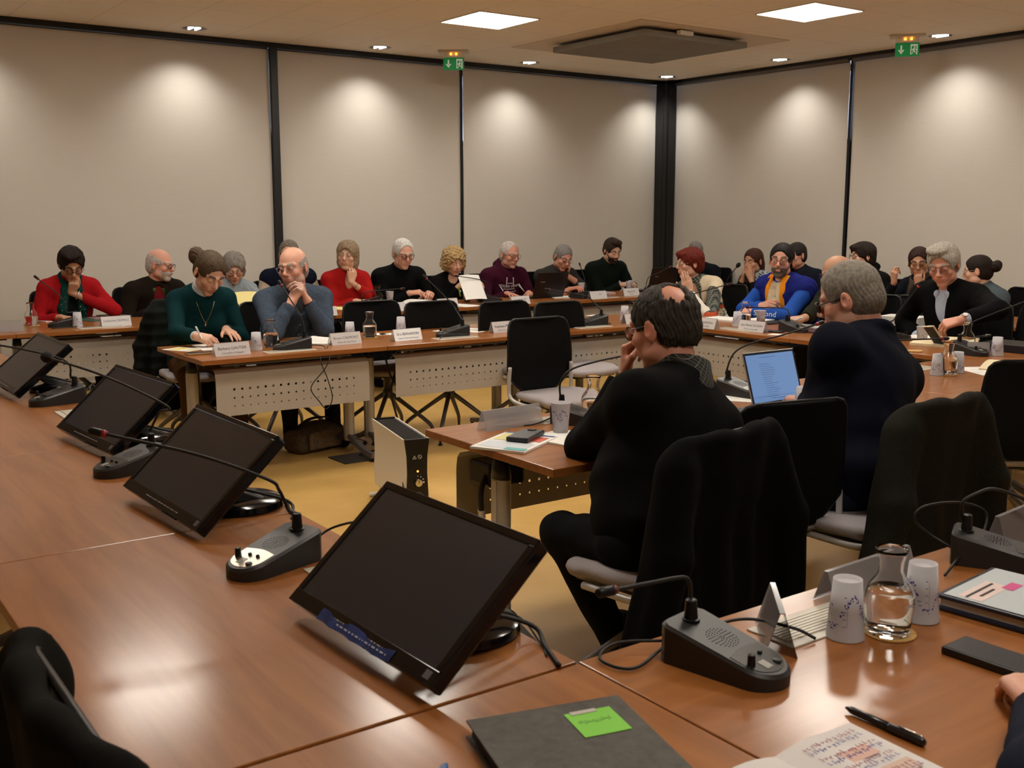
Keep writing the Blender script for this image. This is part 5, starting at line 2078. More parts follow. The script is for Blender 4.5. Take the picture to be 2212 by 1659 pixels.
cups = [((554, 757), 1, 'upturned cup right of the first name plate in the middle row'), ((756, 731), 1, 'upturned cup behind the name plate with the curled sheet'), ((866, 718), 1, 'upturned cup behind the name plate in front of the second free chair'),
        ((1057, 705), 1, 'upturned cup left of the empty mesh chair, behind a name plate'), ((1349, 690), 1, 'upturned cup left of the half hidden carafe, near the ear of the man in black'), ((168, 708), 1, 'upturned cup in front of the red cardigan woman'),
        ((787, 655), 0, 'cup left of the carafe of the red sweater woman'), ((842, 655), 0, 'cup in front of the white haired man'), ((1008, 652), 0, 'cup behind the lifted paper of the curly haired woman'), ((1035, 650), 0, 'cup at the elbow of the hooded man'),
        ((1255, 633), 0, 'cup in front of the grey haired man leaning on his hand'), ((1364, 627), 0, 'cup in front of the open laptop at the end of the back row'), ((1592, 704), 1, 'upturned cup left of the carafe in front of the blue vest man'),
        ((1643, 701), 0, 'upright cup right of the carafe in front of the blue vest man'), ((2153, 766), 1, 'upturned cup beside the black microphone at the right edge'), ((2067, 803), 1, 'upturned cup right of the carafe on the inner row'),
        ((2025, 808), 1, 'upturned cup left of the carafe on the inner row, half hidden by the navy sweater'), ((1991, 740), 0, 'upright cup below the reaching hand of the grey haired man'), ((1733, 890), 1, 'upturned cup just behind the laptop'),
        ((1632, 648), 0, 'cup on the window side table behind the blue vest man')]
for (px, py), fl, lb in cups:
    make_cup(lb, on(px, py), bool(fl), random.uniform(0, 6))
make_cup('upturned frosted cup in the foreground, left of the carafe', (1.667, 1.218, zt), True, 2.5, h=0.118)
make_cup('upturned frosted cup in the foreground, right of the carafe', (1.868, 1.188, zt), True, 4.9, h=0.118)
make_cup('upright frosted cup with a blue emblem in front of the man in black', on(1211, 936), False, 3.9, h=0.118)
make_cup('cup on the back row right of the last laptop', (7.62, 8.50, zt), False, 1.0)

cars = [((586, 752), 0.088, 'carafe between the green sweater woman and the denim shirt man'), ((799, 730), 0.080, 'carafe in front of the first free chair of the middle row'), ((1093, 700), 0.078, 'carafe left of the empty mesh chair'), ((1394, 683), 0.06, 'carafe partly hidden by the head of the man in black'),
        ((69, 706), 0.07, 'carafe in front of the red cardigan woman'), ((816, 657), 0.05, 'carafe in front of the red sweater woman'), ((1211, 633), 0.10, 'carafe in front of the man leaning on his hand'), ((1413, 630), 0.07, 'carafe on the back row right of the last laptop'),
        ((1608, 700), 0.085, 'carafe in front of the man in the blue vest'), ((2046, 808), 0.10, 'carafe between two upturned cups on the inner row'), ((2087, 755), 0.08, 'carafe in front of the grey haired man, behind a microphone'), ((1607, 655), 0.055, 'carafe on the window side table behind the red haired woman'),
        ((1281, 900), 0.07, 'carafe hidden behind the elbow of the man in black')]
for i, ((px, py), f, lb) in enumerate(cars):
    p = on(px, py)
    if i in (0, 1, 4, 9):
        make_coaster('cork coaster under the ' + lb, (p[0] + 0.004, p[1], zt))
        p = (p[0], p[1], zt + 0.0045)
    make_carafe(lb, p, f)
make_coaster('cork coaster under the foreground carafe', (1.752, 1.178, zt))
make_carafe('carafe half full of water between the two foreground cups', (1.748, 1.180, zt + 0.0045), 0.088)
make_coaster('bare cork coaster in front of the grey haired man', on(1975, 757))

# ------------------------------------------------------------------ name plates
plates = [('leftmost name plate of the middle row, in front of the green sweater woman', on(500, 768), 0.03, [('Barbara GAUTIER', 0.0235, 0.60, 0.10), ('Conseillère Déléguée', 0.0155, 0.24, 0.28)]),
          ('name plate partly covered by a curled white sheet, middle row', on(745, 744), 0.06, [('Bruno CALMONT', 0.0235, 0.60, 0.14), ('Mairie de Saint Mard', 0.0155, 0.24, 0.30)]),
          ('name plate left of the second microphone of the middle row', on(878, 735), 0.08, [('Éric BERNARDIN', 0.0235, 0.60, 0.10), ('Mairie de Breuil la Réorte', 0.0150, 0.24, 0.28)]),
          ('name plate cut off by the empty mesh chair', on(1087, 717), 0.06, [('Angélique PEINTRE', 0.0225, 0.60, 0.10), ('Mairie de Chambon', 0.0155, 0.24, 0.28)]),
          ('name plate partly hidden by the glasses of the man in black', on(1368, 698), 0.10, [('Eric GUINO', 0.0225, 0.60, 0.12), ('Mairie de', 0.0150, 0.24, 0.30)]),
          ('name plate in front of the bald man in the brown jacket', on(250, 706), 0.06, [('Catherine DESPREZ', 0.0225, 0.60, 0.16)]),
          ('blank name plate at the left edge of the back row', on(15, 718), 0.04, []),
          ('name plate half hidden by the elbow of the denim shirt man', on(700, 683), 0.05, [('       AULT', 0.0235, 0.60, 0.16)]),
          ('name plate behind the first free chair, under the white haired man', on(850, 673), 0.05, [('DESCAM', 0.0235, 0.60, 0.14), ('re Déléguée', 0.0150, 0.24, 0.30)]),
          ('name plate under the paper of the curly haired woman', on(965, 663), 0.05, [('LDEUX', 0.0235, 0.60, 0.14)]),
          ('name plate in front of the black laptop of the hooded man', on(1122, 657), 0.06, [('rice MORIANT', 0.0225, 0.60, 0.14), ('d\'Aunis', 0.0150, 0.24, 0.30)]),
          ('glaring name plate left of the young bearded man', on(1290, 645), 0.06, [('       RN', 0.0235, 0.60, 0.25)]),
          ('name plate at the right end of the back row, before the last laptop', on(1361, 638), 0.04, [('Baptiste PA', 0.0225, 0.60, 0.14), ('d\'Aunis', 0.0150, 0.24, 0.30)])]
for lb, p, rz, ln in plates:
    make_nameplate(lb, p, rz, ln)
for lb, p, rz, ln in [('name plate on the right hand row in front of the red haired woman', on(1524, 708), -PI / 2 - 0.02, [('Philippe BARITEAU', 0.0225, 0.60, 0.14), ('Mairie de FORGES', 0.0150, 0.24, 0.30)]),
                      ('name plate on the right hand row below the man in the blue vest', on(1626, 715), -PI / 2 + 0.04, [('Jean-Michel SOUSSIN', 0.0215, 0.60, 0.14), ('Mairie de Genouillé', 0.0150, 0.24, 0.30)])]:
    make_nameplate(lb, p, rz, ln, w=0.225)
make_nameplate('name plate seen from behind, in front of the man in black', (2.345, 3.285, zt), PI + 0.05, [('Olivier BARITEAU', 0.0225, 0.60, 0.30), ('Conseiller Délégué', 0.0155, 0.26, 0.35)], w=0.28, through=True)
make_nameplate('name plate standing edge on behind the foreground microphone', (1.545, 1.285, zt), R_(47), [], w=0.17, h=0.085, through=True)
make_nameplate('name plate behind the foreground carafe, seen from the back', (1.93, 1.36, zt), PI + 0.03, [], w=0.30, h=0.07)
make_nameplate('name plate behind the microphone at the right edge, seen from the back', (2.56, 1.36, zt), PI + 0.1, [], w=0.30, h=0.085)
make_nameplate('small name plate seen edge on beside the right hand microphone', on(2112, 765), -PI / 2 + 0.75, [], w=0.12)

# ------------------------------------------------------------------ papers, phones, laptops
def paper(label, px, py, w=0.21, l=0.297, rz=0.0, m=None, th=0.0015, lines=0, cat='paper', name='paper_sheet', bend=0.0, group=None, seed=1):
    o = sheet(name, label, cat, on(px, py), w, l, rz, m or PAPER, th, group, bend)
    if lines:
        rows_of_print(o, w, l, lines, seed, th + 0.0006)
    return o


paper('printed yellow and white leaflet at the left end of the middle row', 396, 756, 0.15, 0.21, 0.5, m=PAPER, lines=5)
patches(bpy.data.objects['paper_sheet'], [(-0.06, 0.0, 0.06, 0.07, (0.75, 0.65, 0.15)), (-0.05, -0.09, 0.05, -0.04, (0.60, 0.58, 0.30))])
paper('white sheet the green sweater woman is writing on', 462, 751, 0.21, 0.297, -0.1, th=0.004, lines=12, seed=4)
make_phone('phone with a gold edge beside the first name plate', on(432, 766), 1.45, case=mat('gold_case', (0.42, 0.28, 0.14), 0.35, 0.5))
paper('pile of white sheets in front of the denim shirt man', 668, 742, 0.21, 0.297, 0.9, th=0.010, lines=8, seed=5)
paper('curled white sheet lying over a name plate of the middle row', 700, 741, 0.13, 0.21, 0.3, th=0.002, bend=0.035)
make_phone('dark phone lying on the sheets of the denim shirt man', (on(688, 737)[0], on(688, 737)[1], zt + 0.012), 0.8)
for i, (px, py, rz) in enumerate(((812, 722, 0.4), (845, 722, 1.2), (1020, 716, 0.3), (962, 716, 0.2), (1020, 711, 0.6), (1235, 684, 0.3), (1290, 682, 0.2))):
    paper('small white leaflet on the middle row ' + ('behind the first carafe', 'left of a cup', 'right of the microphone base', 'behind the microphone base', 'left of the name plate beside the mesh chair', 'left of the microphone behind the mesh chair', 'right of the microphone behind the mesh chair')[i], px, py, 0.10, 0.16, rz)
paper('white sheets under the hand of the red cardigan woman', 105, 693, 0.21, 0.297, 0.3, th=0.006)
paper('teal and pink printed brochure lying by the elbow of the red cardigan woman', 200, 692, 0.21, 0.28, 0.4, m=mat('teal_print', (0.05, 0.12, 0.11), 0.5, noise=0.5, nscale=20), th=0.004)
paper('grey green notebook behind the name plate of the back row', 246, 686, 0.17, 0.24, 0.25, m=mat('grey_green_cover', (0.10, 0.11, 0.095), 0.6), th=0.014, cat='notebook', name='notebook')
paper('pale pink booklet on the brochures of the red cardigan woman', 212, 689, 0.15, 0.21, 0.2, m=mat('pink_paper', (0.45, 0.25, 0.24), 0.6), th=0.008)
paper('yellow paper at the left edge of the back row', 10, 702, 0.21, 0.297, 0.1, m=mat('olive_yellow', (0.40, 0.36, 0.10), 0.7), th=0.004)
paper('thick pile of white papers in front of the red sweater woman', 768, 656, 0.21, 0.297, 0.3, th=0.035, cat='paper pile', name='paper_pile')
paper('yellow folder under the papers of the red sweater woman', 735, 667, 0.23, 0.31, 0.5, m=PAPERY, th=0.003)
paper('open printed report in front of the white haired man', 905, 657, 0.30, 0.21, 0.4, th=0.012, lines=12, seed=8, bend=0.03)
paper('yellow sheet beneath the report of the white haired man', 835, 662, 0.22, 0.30, 0.2, m=PAPERY, th=0.002)
paper('white sheet in front of the curly haired woman', 1000, 660, 0.21, 0.297, 0.2)
paper('sheaf of printed pages in front of the young bearded man', 1290, 634, 0.23, 0.30, 1.35, m=mat('mauve_print', (0.45, 0.38, 0.40), 0.6, noise=0.3, nscale=20), th=0.015)
paper('white sheets right of the hooded man\'s laptop', 1222, 642, 0.21, 0.297, 1.2, th=0.006)
paper('open white notebook left of the cup of the blue vest man', 1566, 690, 0.24, 0.30, 0.15, th=0.012, cat='notebook', name='notebook', lines=6, seed=9)
paper('dark folder with white sheets in front of the blue vest man', 1660, 695, 0.30, 0.24, 0.1, m=mat('dark_folder', (0.012, 0.012, 0.014), 0.5), th=0.008, cat='folder', name='folder')
paper('white sheet on the dark folder of the blue vest man', 1640, 692, 0.21, 0.19, 0.15, th=0.0115)
make_phone('phone lying right of the name plate of the blue vest man', on(1668, 716), 0.3)
paper('white sheet under the writing hand of the bald man in olive', 1735, 703, 0.21, 0.297, 0.2, th=0.004, lines=8, seed=12)
paper('burgundy pad beside the microphone of the bald man in olive', 1765, 716, 0.21, 0.26, 0.1, m=mat('burgundy_cover', (0.05, 0.012, 0.02), 0.5), th=0.01, cat='notepad', name='notepad')
paper('small white leaflet by the microphone of the bald man in olive', 1680, 722, 0.08, 0.12, 0.3)
paper('stack of white papers on the window side table, left of the grey haired man', 1953, 700, 0.21, 0.30, 0.2, th=0.065, cat='paper pile', name='paper_pile')
paper('yellow card folder under the phone of the grey haired man', 2030, 742, 0.32, 0.26, 0.2, m=CREAM, th=0.014, cat='folder', name='folder', bend=0.015)
paper('second cream folder in front of the grey haired man', 2070, 738, 0.30, 0.24, 0.5, m=CREAM, th=0.012, cat='folder', name='folder', bend=0.02)
paper('white sheets left of the cream folders', 2010, 728, 0.2, 0.28, 0.3, th=0.004)
make_pen('pen lying on the cream folder', (on(2095, 740)[0], on(2095, 740)[1], 0.778), (on(2140, 735)[0], on(2140, 735)[1], 0.778), 0.006, [(0.02, 0.02, 0.02), (0.02, 0.02, 0.02)])
paper('black ring binder at the right edge beside an upturned cup', 2190, 755, 0.28, 0.32, 0.1, m=mat('black_binder', (0.010, 0.010, 0.012), 0.45), th=0.045, cat='binder', name='ring_binder')
paper('folded cream writing pad behind the right edge chair', 2180, 795, 0.30, 0.22, 0.25, m=CREAM, th=0.010, bend=0.03, cat='notepad', name='notepad')
paper('printed blue and yellow leaflet under the cream writing pad', 2130, 800, 0.21, 0.29, -0.5, th=0.002, lines=4)
paper('white sheets under the left arm of the man in the black sweater', 1236, 950, 0.21, 0.28, 0.2, th=0.006)
lf = paper('stack of colourful leaflets under the black wallet phone', 1112, 958, 0.21, 0.285, -1.08, th=0.008, name='leaflet_stack', cat='leaflets')
patches(lf, [(-0.09, -0.12, 0.09, -0.02, (0.55, 0.60, 0.66)), (-0.09, 0.0, 0.0, 0.12, (0.60, 0.55, 0.22)), (0.01, 0.02, 0.09, 0.10, (0.60, 0.10, 0.06)), (-0.10, 0.122, 0.10, 0.138, (0.05, 0.12, 0.35)), (0.02, -0.135, 0.10, -0.10, (0.10, 0.40, 0.40))], z=0.0088)
q = on(1126, 953)
t = make_phone('black wallet phone lying on the colourful leaflets', (q[0] + 0.02, q[1], zt + 0.0105), -1.02, w=0.085, l=0.165, th=0.016)
MB().box((0, 0.062, 0.018), (0.028, 0.02, 0.004)).build('clasp_tab', BLACKP, t, bevel=0.001)
paper('white sheet tucked under the laptop of the navy sweater man', 1662, 900, 0.21, 0.297, -1.1, th=0.002)
paper('white sheets left of the laptop, behind the man in black', 1598, 862, 0.14, 0.21, 0.6, th=0.003)
make_phone('phone beside the laptop, half hidden by the man in black', on(1603, 888), 0.9, case=mat('brown_case', (0.12, 0.08, 0.06), 0.4))


def laptop(label, loc, rz, ang, lid, W=0.325, D=0.225, screen=False):
    """local -y is the user's side"""
    t = empty('laptop', loc, rz, label, 'laptop', None)
    MB().box((0, 0, 0.009), (W, D, 0.016)).build('keyboard_deck', mat('laptop_silver', (0.48, 0.47, 0.46), 0.35, 0.7) if screen else BLACKP, t, bevel=0.003)
    m = MB()
    for r in range(5):
        for c in range(14):
            m.box((-W * 0.42 + W * 0.84 * c / 13, D * 0.36 - 0.019 * r, 0.0178), (W * 0.84 / 13 - 0.003, 0.016, 0.0016))
    m.build('keyboard', mat('key_grey', (0.05, 0.05, 0.055), 0.5), t)
    MB().box((0, -D * 0.28, 0.0173), (0.105, 0.065, 0.0008)).build('trackpad', mat('trackpad', (0.40, 0.39, 0.38), 0.3, 0.5) if screen else BLACKG, t)
    a = math.radians(ang)
    F = frame((0, D / 2 - 0.004, 0.016), (1, 0, 0), (0, math.cos(a), math.sin(a)))
    hd = D * 0.98
    o = MB().box((0, hd / 2, -0.003), (W, hd, 0.006)).build('lid', lid, t, bevel=0.002)
    o.matrix_local = F
    s = MB().box((0, hd / 2, 0.0003), (W - 0.004, hd - 0.004, 0.001)).build('screen_bezel', BLACKP, o)
    if screen:
        MB().box((0, hd / 2 + 0.008, 0.0012), (W - 0.022, hd - 0.040, 0.0006)).build('display', mat('lit_display', (0.05, 0.08, 0.12), 0.3, emit=(0.19, 0.36, 0.72), estr=0.16), o)
        m = MB()
        rg = random.Random(11)
        y = hd / 2 + 0.066
        for i in range(16):
            x = -0.075 + 0.0015 * i
            e = rg.uniform(0.045, 0.085)
            while e > 0:
                q = rg.uniform(0.004, 0.010)
                m.box((x + q / 2, y, 0.0017), (q, 0.0014, 0.0003))
                x += q + 0.002
                e -= q + 0.002
            y -= 0.0092
        for k in range(9):
            m.box((-0.03 + 0.012 * k, hd / 2 - 0.066 - 0.014, 0.0017), (0.006, 0.003, 0.0003))
            m.box((-0.06 + 0.011 * k, hd / 2 + 0.095, 0.0017), (0.006, 0.0025, 0.0003))
        m.box((0, hd / 2 - 0.070, 0.0016), (W - 0.03, 0.0010, 0.0003))
        m.build('screen_text', mat('screen_text', (0.05, 0.09, 0.20), 0.5), o)
        m = MB()
        for i in range(24):
            a0 = 2 * PI * i / 24
            m.box((0.0065 * math.cos(a0), 0.013 + 0.0065 * math.sin(a0), 0.0012), (0.002, 0.002, 0.0006))
        m.box((-0.0015, 0.0135, 0.0012), (0.0012, 0.009, 0.0006))
        m.box((0.0022, 0.0125, 0.0012), (0.0012, 0.009, 0.0006))
        m.build('maker_mark', mat('silver_mark', (0.5, 0.5, 0.5), 0.4), o)
    else:
        m = MB().box((W * 0.28, hd * 0.62, -0.0064), (0.055, 0.005, 0.0006))
        m.build('lid_mark', mat('grey_marking', (0.35, 0.35, 0.36), 0.5), o)
    return t


laptop('open silver laptop with a blue lit screen before the navy sweater man', (3.455, 2.785, zt), R_(0), 72, mat('laptop_silver', (0.48, 0.47, 0.46), 0.35, 0.7), screen=True, W=0.315, D=0.245)
laptop('open black laptop in front of the man in the maroon hoodie', (6.36, 8.42, zt), PI + 0.05, 70, mat('black_lid', (0.012, 0.008, 0.008), 0.35), W=0.40, D=0.26)
laptop('open black laptop at the end of the back row, seen from behind', (7.86, 8.40, zt), PI + 0.02, 73, mat('black_lid', (0.012, 0.008, 0.008), 0.35), W=0.40, D=0.26)

# ------------------------------------------------------------------ foreground things
t = empty('folder', (0.931, 1.116, zt), R_(-15.6), 'thick dark grey folder in the foreground with a green sticky note', 'folder')
FG = mat('grey_folder_cover', (0.085, 0.080, 0.072), 0.75, noise=0.18, nscale=60, bump=0.4, bscale=300)
m = MB().box((0, 0, 0.0265), (0.262, 0.33, 0.003))
m.build('cover', FG, t, bevel=0.001)
MB().box((0.002, 0, 0.0125), (0.250, 0.318, 0.024)).build('page_block', mat('page_edge_blue', (0.055, 0.065, 0.11), 0.7), t)
MB().box((0, 0, 0.0008), (0.262, 0.33, 0.0015)).build('back_cover', FG, t)
o = sheet('sticky_note', 'bright green sticky note with pencil writing on the grey folder', 'sticky note', (1.012, 1.185, zt + 0.0288), 0.080, 0.080, R_(-14), mat('green_note', (0.22, 0.62, 0.07), 0.7), 0.0006, None, 0.0)
m = MB()
rg = random.Random(5)
for k in range(14):
    x = -0.028 + 0.004 * k
    m.box((x, 0.004 + rg.uniform(-.003, .003), 0.0009), (0.0008, rg.uniform(0.004, 0.011), 0.0002))
    m.box((x, 0.004 + rg.uniform(-.004, .004), 0.0009), (0.004, 0.0007, 0.0002))
m.build('pencil_writing', mat('pencil', (0.10, 0.26, 0.06), 0.7), o)
MB().box((-0.008, 0.036, 0.0012), (0.044, 0.010, 0.0012)).build('tape', mat('clear_tape', (0.55, 0.52, 0.48), 0.35), o)
make_pen('black ballpoint pen with a silver clip on the foreground table', atz(1828, 1527, 0.7475), atz(2000, 1604, 0.7475), 0.0068, [(0.008, 0.008, 0.012), (0.008, 0.008, 0.012)])
t = empty('notebook', (1.185, 0.862, zt), R_(-2), 'open spiral notebook with handwriting at the bottom edge', 'notebook')
for sx in (-1, 1):
    V, Fc = [], []
    for i in range(9):
        x = 0.17 * i / 8
        z = 0.004 + 0.010 * math.sin(min(1, i / 5) * PI * 0.75)
        V += [(sx * x, -0.12, z), (sx * x, 0.12, z), (sx * x, -0.12, 0.0), (sx * x, 0.12, 0.0)]
    for i in range(8):
        a = 4 * i
        Fc += [(a, a + 4, a + 5, a + 1), (a + 2, a + 3, a + 7, a + 6), (a, a + 2, a + 6, a + 4), (a + 1, a + 5, a + 7, a + 3)]
    Fc += [(32, 34, 35, 33), (0, 1, 3, 2)]
    MB().add(V, Fc).build('page', mat('notebook_page', (0.66, 0.63, 0.62), 0.6), t, True, auto=40)
for nme, col, S in (('handwriting', (0.35, 0.10, 0.14), 3), ('blue_handwriting', (0.10, 0.10, 0.35), 8)):
    m = MB()
    rg = random.Random(S)
    for r in range(5):
        x = 0.035
        while x < 0.15:
            m.box((x, 0.095 - 0.036 * r + rg.uniform(-.003, .003) - (0.012 if S == 8 else 0), 0.0143), (0.0012, rg.uniform(.004, .012), 0.0003))
            m.box((x + 0.002, 0.095 - 0.036 * r + rg.uniform(-.003, .003) - (0.012 if S == 8 else 0), 0.0143), (0.005, 0.0010, 0.0003))
            x += rg.uniform(0.005, 0.011)
    m.build(nme, mat('hand_%.2f' % col[0], col, 0.7), t)
patches(t, [(0.07, 0.03, 0.13, 0.06, (0.60, 0.36, 0.30)), (0.09, -0.03, 0.15, 0.0, (0.58, 0.40, 0.32)), (0.06, -0.09, 0.12, -0.06, (0.60, 0.38, 0.32))], z=0.0138, name='highlighter_mark')
make_phone('dark phone lying under a fingertip at the right edge', (1.790, 0.982, zt), R_(2), col=(0.012, 0.015, 0.03), w=0.085, l=0.165, th=0.015)
t = empty('document_case', (2.085, 1.045, zt), R_(6), 'navy document case with a colourful brochure at the right edge', 'document case')
NV = mat('navy_vinyl', (0.010, 0.014, 0.030), 0.35)
MB().box((0, 0, 0.005), (0.255, 0.34, 0.010)).build('back_board', NV, t, bevel=0.003)
MB().box((0.0, 0, 0.018), (0.245, 0.325, 0.014)).build('paper_stack', mat('paper_edge', (0.42, 0.43, 0.40), 0.7), t)
MB().box((0, 0, 0.030), (0.255, 0.34, 0.009)).build('front_board', NV, t, bevel=0.003)
o = sheet('brochure', 'pale blue and yellow printed brochure lying on the navy document case', 'brochure', (2.085, 1.043, zt + 0.0350), 0.24, 0.32, R_(6), mat('pale_blue_print', (0.50, 0.56, 0.60), 0.4), 0.001)
patches(o, [(-0.115, -0.155, 0.115, 0.0, (0.60, 0.52, 0.16)), (-0.11, 0.085, 0.02, 0.135, (0.72, 0.58, 0.55)), (0.00, 0.07, 0.05, 0.095, (0.60, 0.06, 0.25)), (-0.06, -0.05, 0.03, -0.025, (0.45, 0.16, 0.14)), (0.02, 0.02, 0.06, 0.045, (0.12, 0.38, 0.30)), (-0.11, -0.13, -0.06, -0.11, (0.20, 0.42, 0.12)), (0.05, -0.12, 0.11, -0.09, (0.18, 0.42, 0.14))], z=0.0014)
m = MB()
for k in range(16):
    m.box((-0.105 + 0.0075 * k, 0.118, 0.0026), (0.005, 0.006, 0.0003))
for k in range(8):
    m.box((-0.08 + 0.008 * k, 0.100, 0.0026), (0.005, 0.006, 0.0003))
m.build('title', INK, o)

# ------------------------------------------------------------------ convector heater, bag, floor box
t = empty('convector_heater', (2.745, 4.87, 0), R_(-13.5), 'white and black convector heater with two dials on the floor', 'heater')
R = []
for y in (-0.30, 0.30):
    pass
prof = [(-0.058, 0.055), (-0.060, 0.14), (-0.054, 0.25), (-0.056, 0.34), (-0.066, 0.415), (-0.068, 0.428)]
for s in (-1, 1):
    m = MB()
    th = 0.006
    m.rings([[(s * -x, y, z) for x, z in prof] + [(s * (-x - th), y, z) for x, z in reversed(prof)] for y in (-0.315, 0.315)])
    m.build('side_panel', WHITEP, t, auto=40)
HB = mat('heater_black', (0.010, 0.009, 0.008), 0.3)
m = MB()
m.rings([[(x * 0.97, y, z) for x, z in prof] + [(-x * 0.97, y, z) for x, z in reversed(prof)] for y in (-0.322, -0.300)])
m.build('control_face', HB, t, auto=40)
m = MB()
m.rings([[(x * 0.97, y, z) for x, z in prof] + [(-x * 0.97, y, z) for x, z in reversed(prof)] for y in (0.300, 0.318)])
m.build('rear_face', HB, t, auto=40)
m = MB()
for k in range(26):
    m.box((0, -0.285 + 0.0225 * k, 0.418), (0.118, 0.004, 0.010))
for k in (-1, 0, 1):
    m.box((k * 0.045, 0, 0.414), (0.004, 0.60, 0.010))
m.build('top_grille', mat('grille_grey', (0.05, 0.048, 0.045), 0.5), t)
for z in (0.205, 0.120):
    k = MB().tube([(0.002, -0.322, z), (0.002, -0.338, z), (0.002, -0.346, z)], [0.0215, 0.0215, 0.018], 24).build('dial', CHROME, t, auto=30)
    MB().box((0.002, -0.347, z + 0.008), (0.003, 0.002, 0.014)).build('pointer', mat('dial_pointer', (0.1, 0.1, 0.1), 0.5), k)
m = MB()
for z, n, a0, a1 in ((0.205, 4, 90, -5), (0.120, 13, 190, -80)):
    for i in range(n):
        a = math.radians(a0 + (a1 - a0) * i / (n - 1))
        m.sphere((0.002 + 0.031 * math.cos(a), -0.3225, z + 0.031 * math.sin(a)), 0.0022 + 0.0008 * (n == 4) * i, 8, 5)
m.build('dial_marking', mat('white_print', (0.7, 0.7, 0.68), 0.5), t)
MB().sphere((0.002, -0.3225, 0.262), 0.0055, 12, 8).build('pilot_lamp', mat('orange_pilot', (1, 0.2, 0.02), 0.4, emit=(1.0, 0.18, 0.03), estr=1.5), t, True)
m = MB()
m.lathe([(0.001, 0), (0.030, 0.0), (0.030, 0.002), (0.001, 0.002)], n=24)
m.v = [(v[0] + 0.002, -0.3225 + v[2] * 0.3, 0.300 + v[1] * 0.6) for v in m.v]
m.build('handle_recess', mat('recess_black', (0.002, 0.002, 0.002), 0.6), t)
m = MB()
c = (-0.014, 0.335)
for i in range(3):
    a, b = [(c[0] + 0.011 * math.cos(PI / 2 + 2 * PI * (i + k) / 3), -0.3225, c[1] - 0.002 + 0.011 * math.sin(PI / 2 + 2 * PI * (i + k) / 3)) for k in (0, 1)]
    m.tube([a, b], 0.0009, 6)
m.tube([(c[0], -0.3225, c[1] + 0.003), (c[0], -0.3225, c[1] - 0.004)], 0.0009, 6)
ring = [(0.014 + 0.0095 * math.cos(2 * PI * i / 20), -0.3225, 0.337 + 0.0095 * math.sin(2 * PI * i / 20)) for i in range(21)]
m.tube(ring, 0.0009, 6)
m.tube([(0.007, -0.3225, 0.344), (0.021, -0.3225, 0.330)], 0.0009, 6)
m.build('warning_symbol', mat('white_print', (0.7, 0.7, 0.68), 0.5), t)
m = MB()
for k in range(8):
    m.box((-0.0655 + 0.0035 * (k < 0), -0.285 + 0.012 * (k % 2) * 0, 0.10 + 0.013 * k), (0.004, 0.030, 0.0035), M=Matrix.Rotation(0.6, 3, 'X'))
m.build('side_slot', mat('slot_dark', (0.05, 0.045, 0.04), 0.6), t)
for y in (-0.24, 0.24):
    m = MB().box((0, y, 0.030), (0.09, 0.05, 0.055))
    m.tube([(-0.11, y, 0.012), (0.11, y, 0.012)], 0.012, 10)
    m.build('foot', WHITEP, t, bevel=0.003)

# shoulder bag under the middle row
t = empty('shoulder_bag', (2.97, 6.42, 0), 0.25, 'brown canvas shoulder bag slumped on the floor under the middle row', 'bag')
S = SDF()
S.box((0, 0, 0.075), (0.20, 0.10, 0.075), rd=0.05, k=0.03)
S.ell((0.03, 0, 0.12), (0.15, 0.09, 0.07), k=0.05)
S.half((0, 0, 0.003), (0, 0, -1))
S.dmax = 0.008
S.disp = wrinkle(0.008, 1.1, 0.4)
S.build('bag_body', mat('brown_canvas', (0.085, 0.058, 0.036), 0.9, noise=0.25, nscale=40, bump=0.4, bscale=400), t, 0.009)
S = SDF()
S.box((0.02, -0.112, 0.085), (0.15, 0.012, 0.060), rd=0.010)
S.dmax = 0.004
S.disp = wrinkle(0.004, 1.5)
S.build('front_flap', mat('light_canvas', (0.14, 0.095, 0.055), 0.9, noise=0.2, nscale=40), t, 0.007)
m = MB()
for s in (-0.085, 0.095):
    m.box((s, -0.127, 0.10), (0.030, 0.006, 0.006))
    m.box((s, -0.127, 0.065), (0.030, 0.006, 0.006))
    m.box((s - 0.014, -0.127, 0.083), (0.005, 0.006, 0.04))
    m.box((s + 0.014, -0.127, 0.083), (0.005, 0.006, 0.04))
m.build('buckle', ALUD, t)
P = crom([(-0.16, 0.02, 0.14), (-0.05, -0.03, 0.22), (0.12, -0.05, 0.20), (0.25, -0.08, 0.07), (0.34, -0.13, 0.015), (0.22, -0.17, 0.012), (0.16, -0.10, 0.10)], 8)
m = MB()
m.rings([[tuple(p + A3(0, 0.018, 0.002)), tuple(p + A3(0, -0.018, -0.002)), tuple(p + A3(0, -0.018, -0.006)), tuple(p + A3(0, 0.018, -0.002))] for p in P])
m.build('shoulder_strap', mat('dark_webbing', (0.03, 0.022, 0.016), 0.9), t, True)

t = empty('floor_socket_box', (3.05, 6.02, 0), 0.02, 'dark square floor socket lid left of the heater', 'floor socket')
MB().box((0, 0, 0.004), (0.235, 0.235, 0.008)).build('lid', mat('dark_lid', (0.05, 0.045, 0.04), 0.5, 0.3), t, bevel=0.002)
MB().tube(crom([(0.06, 0.02, 0.012), (0.12, 0.06, 0.02), (0.22, 0.10, 0.006), (0.33, 0.12, 0.005)], 6), 0.006, 8).build('cable', RUBBER, t, True)
t = empty('power_strip', (2.16, 3.20, 0.545), 0, 'black cable box hung under the end of the inner row with a dangling cable', 'cable box')
MB().box((0.06, 0, 0.055), (0.16, 0.14, 0.09)).build('cable_basket', BLACKP, t, bevel=0.01)
MB().tube(crom([(0.0, -0.03, 0.07), (-0.045, -0.05, 0.0), (-0.04, -0.05, -0.12), (-0.01, -0.04, -0.36), (0.01, -0.03, -0.54)], 8), 0.011, 8).build('cable', RUBBER, t, True)
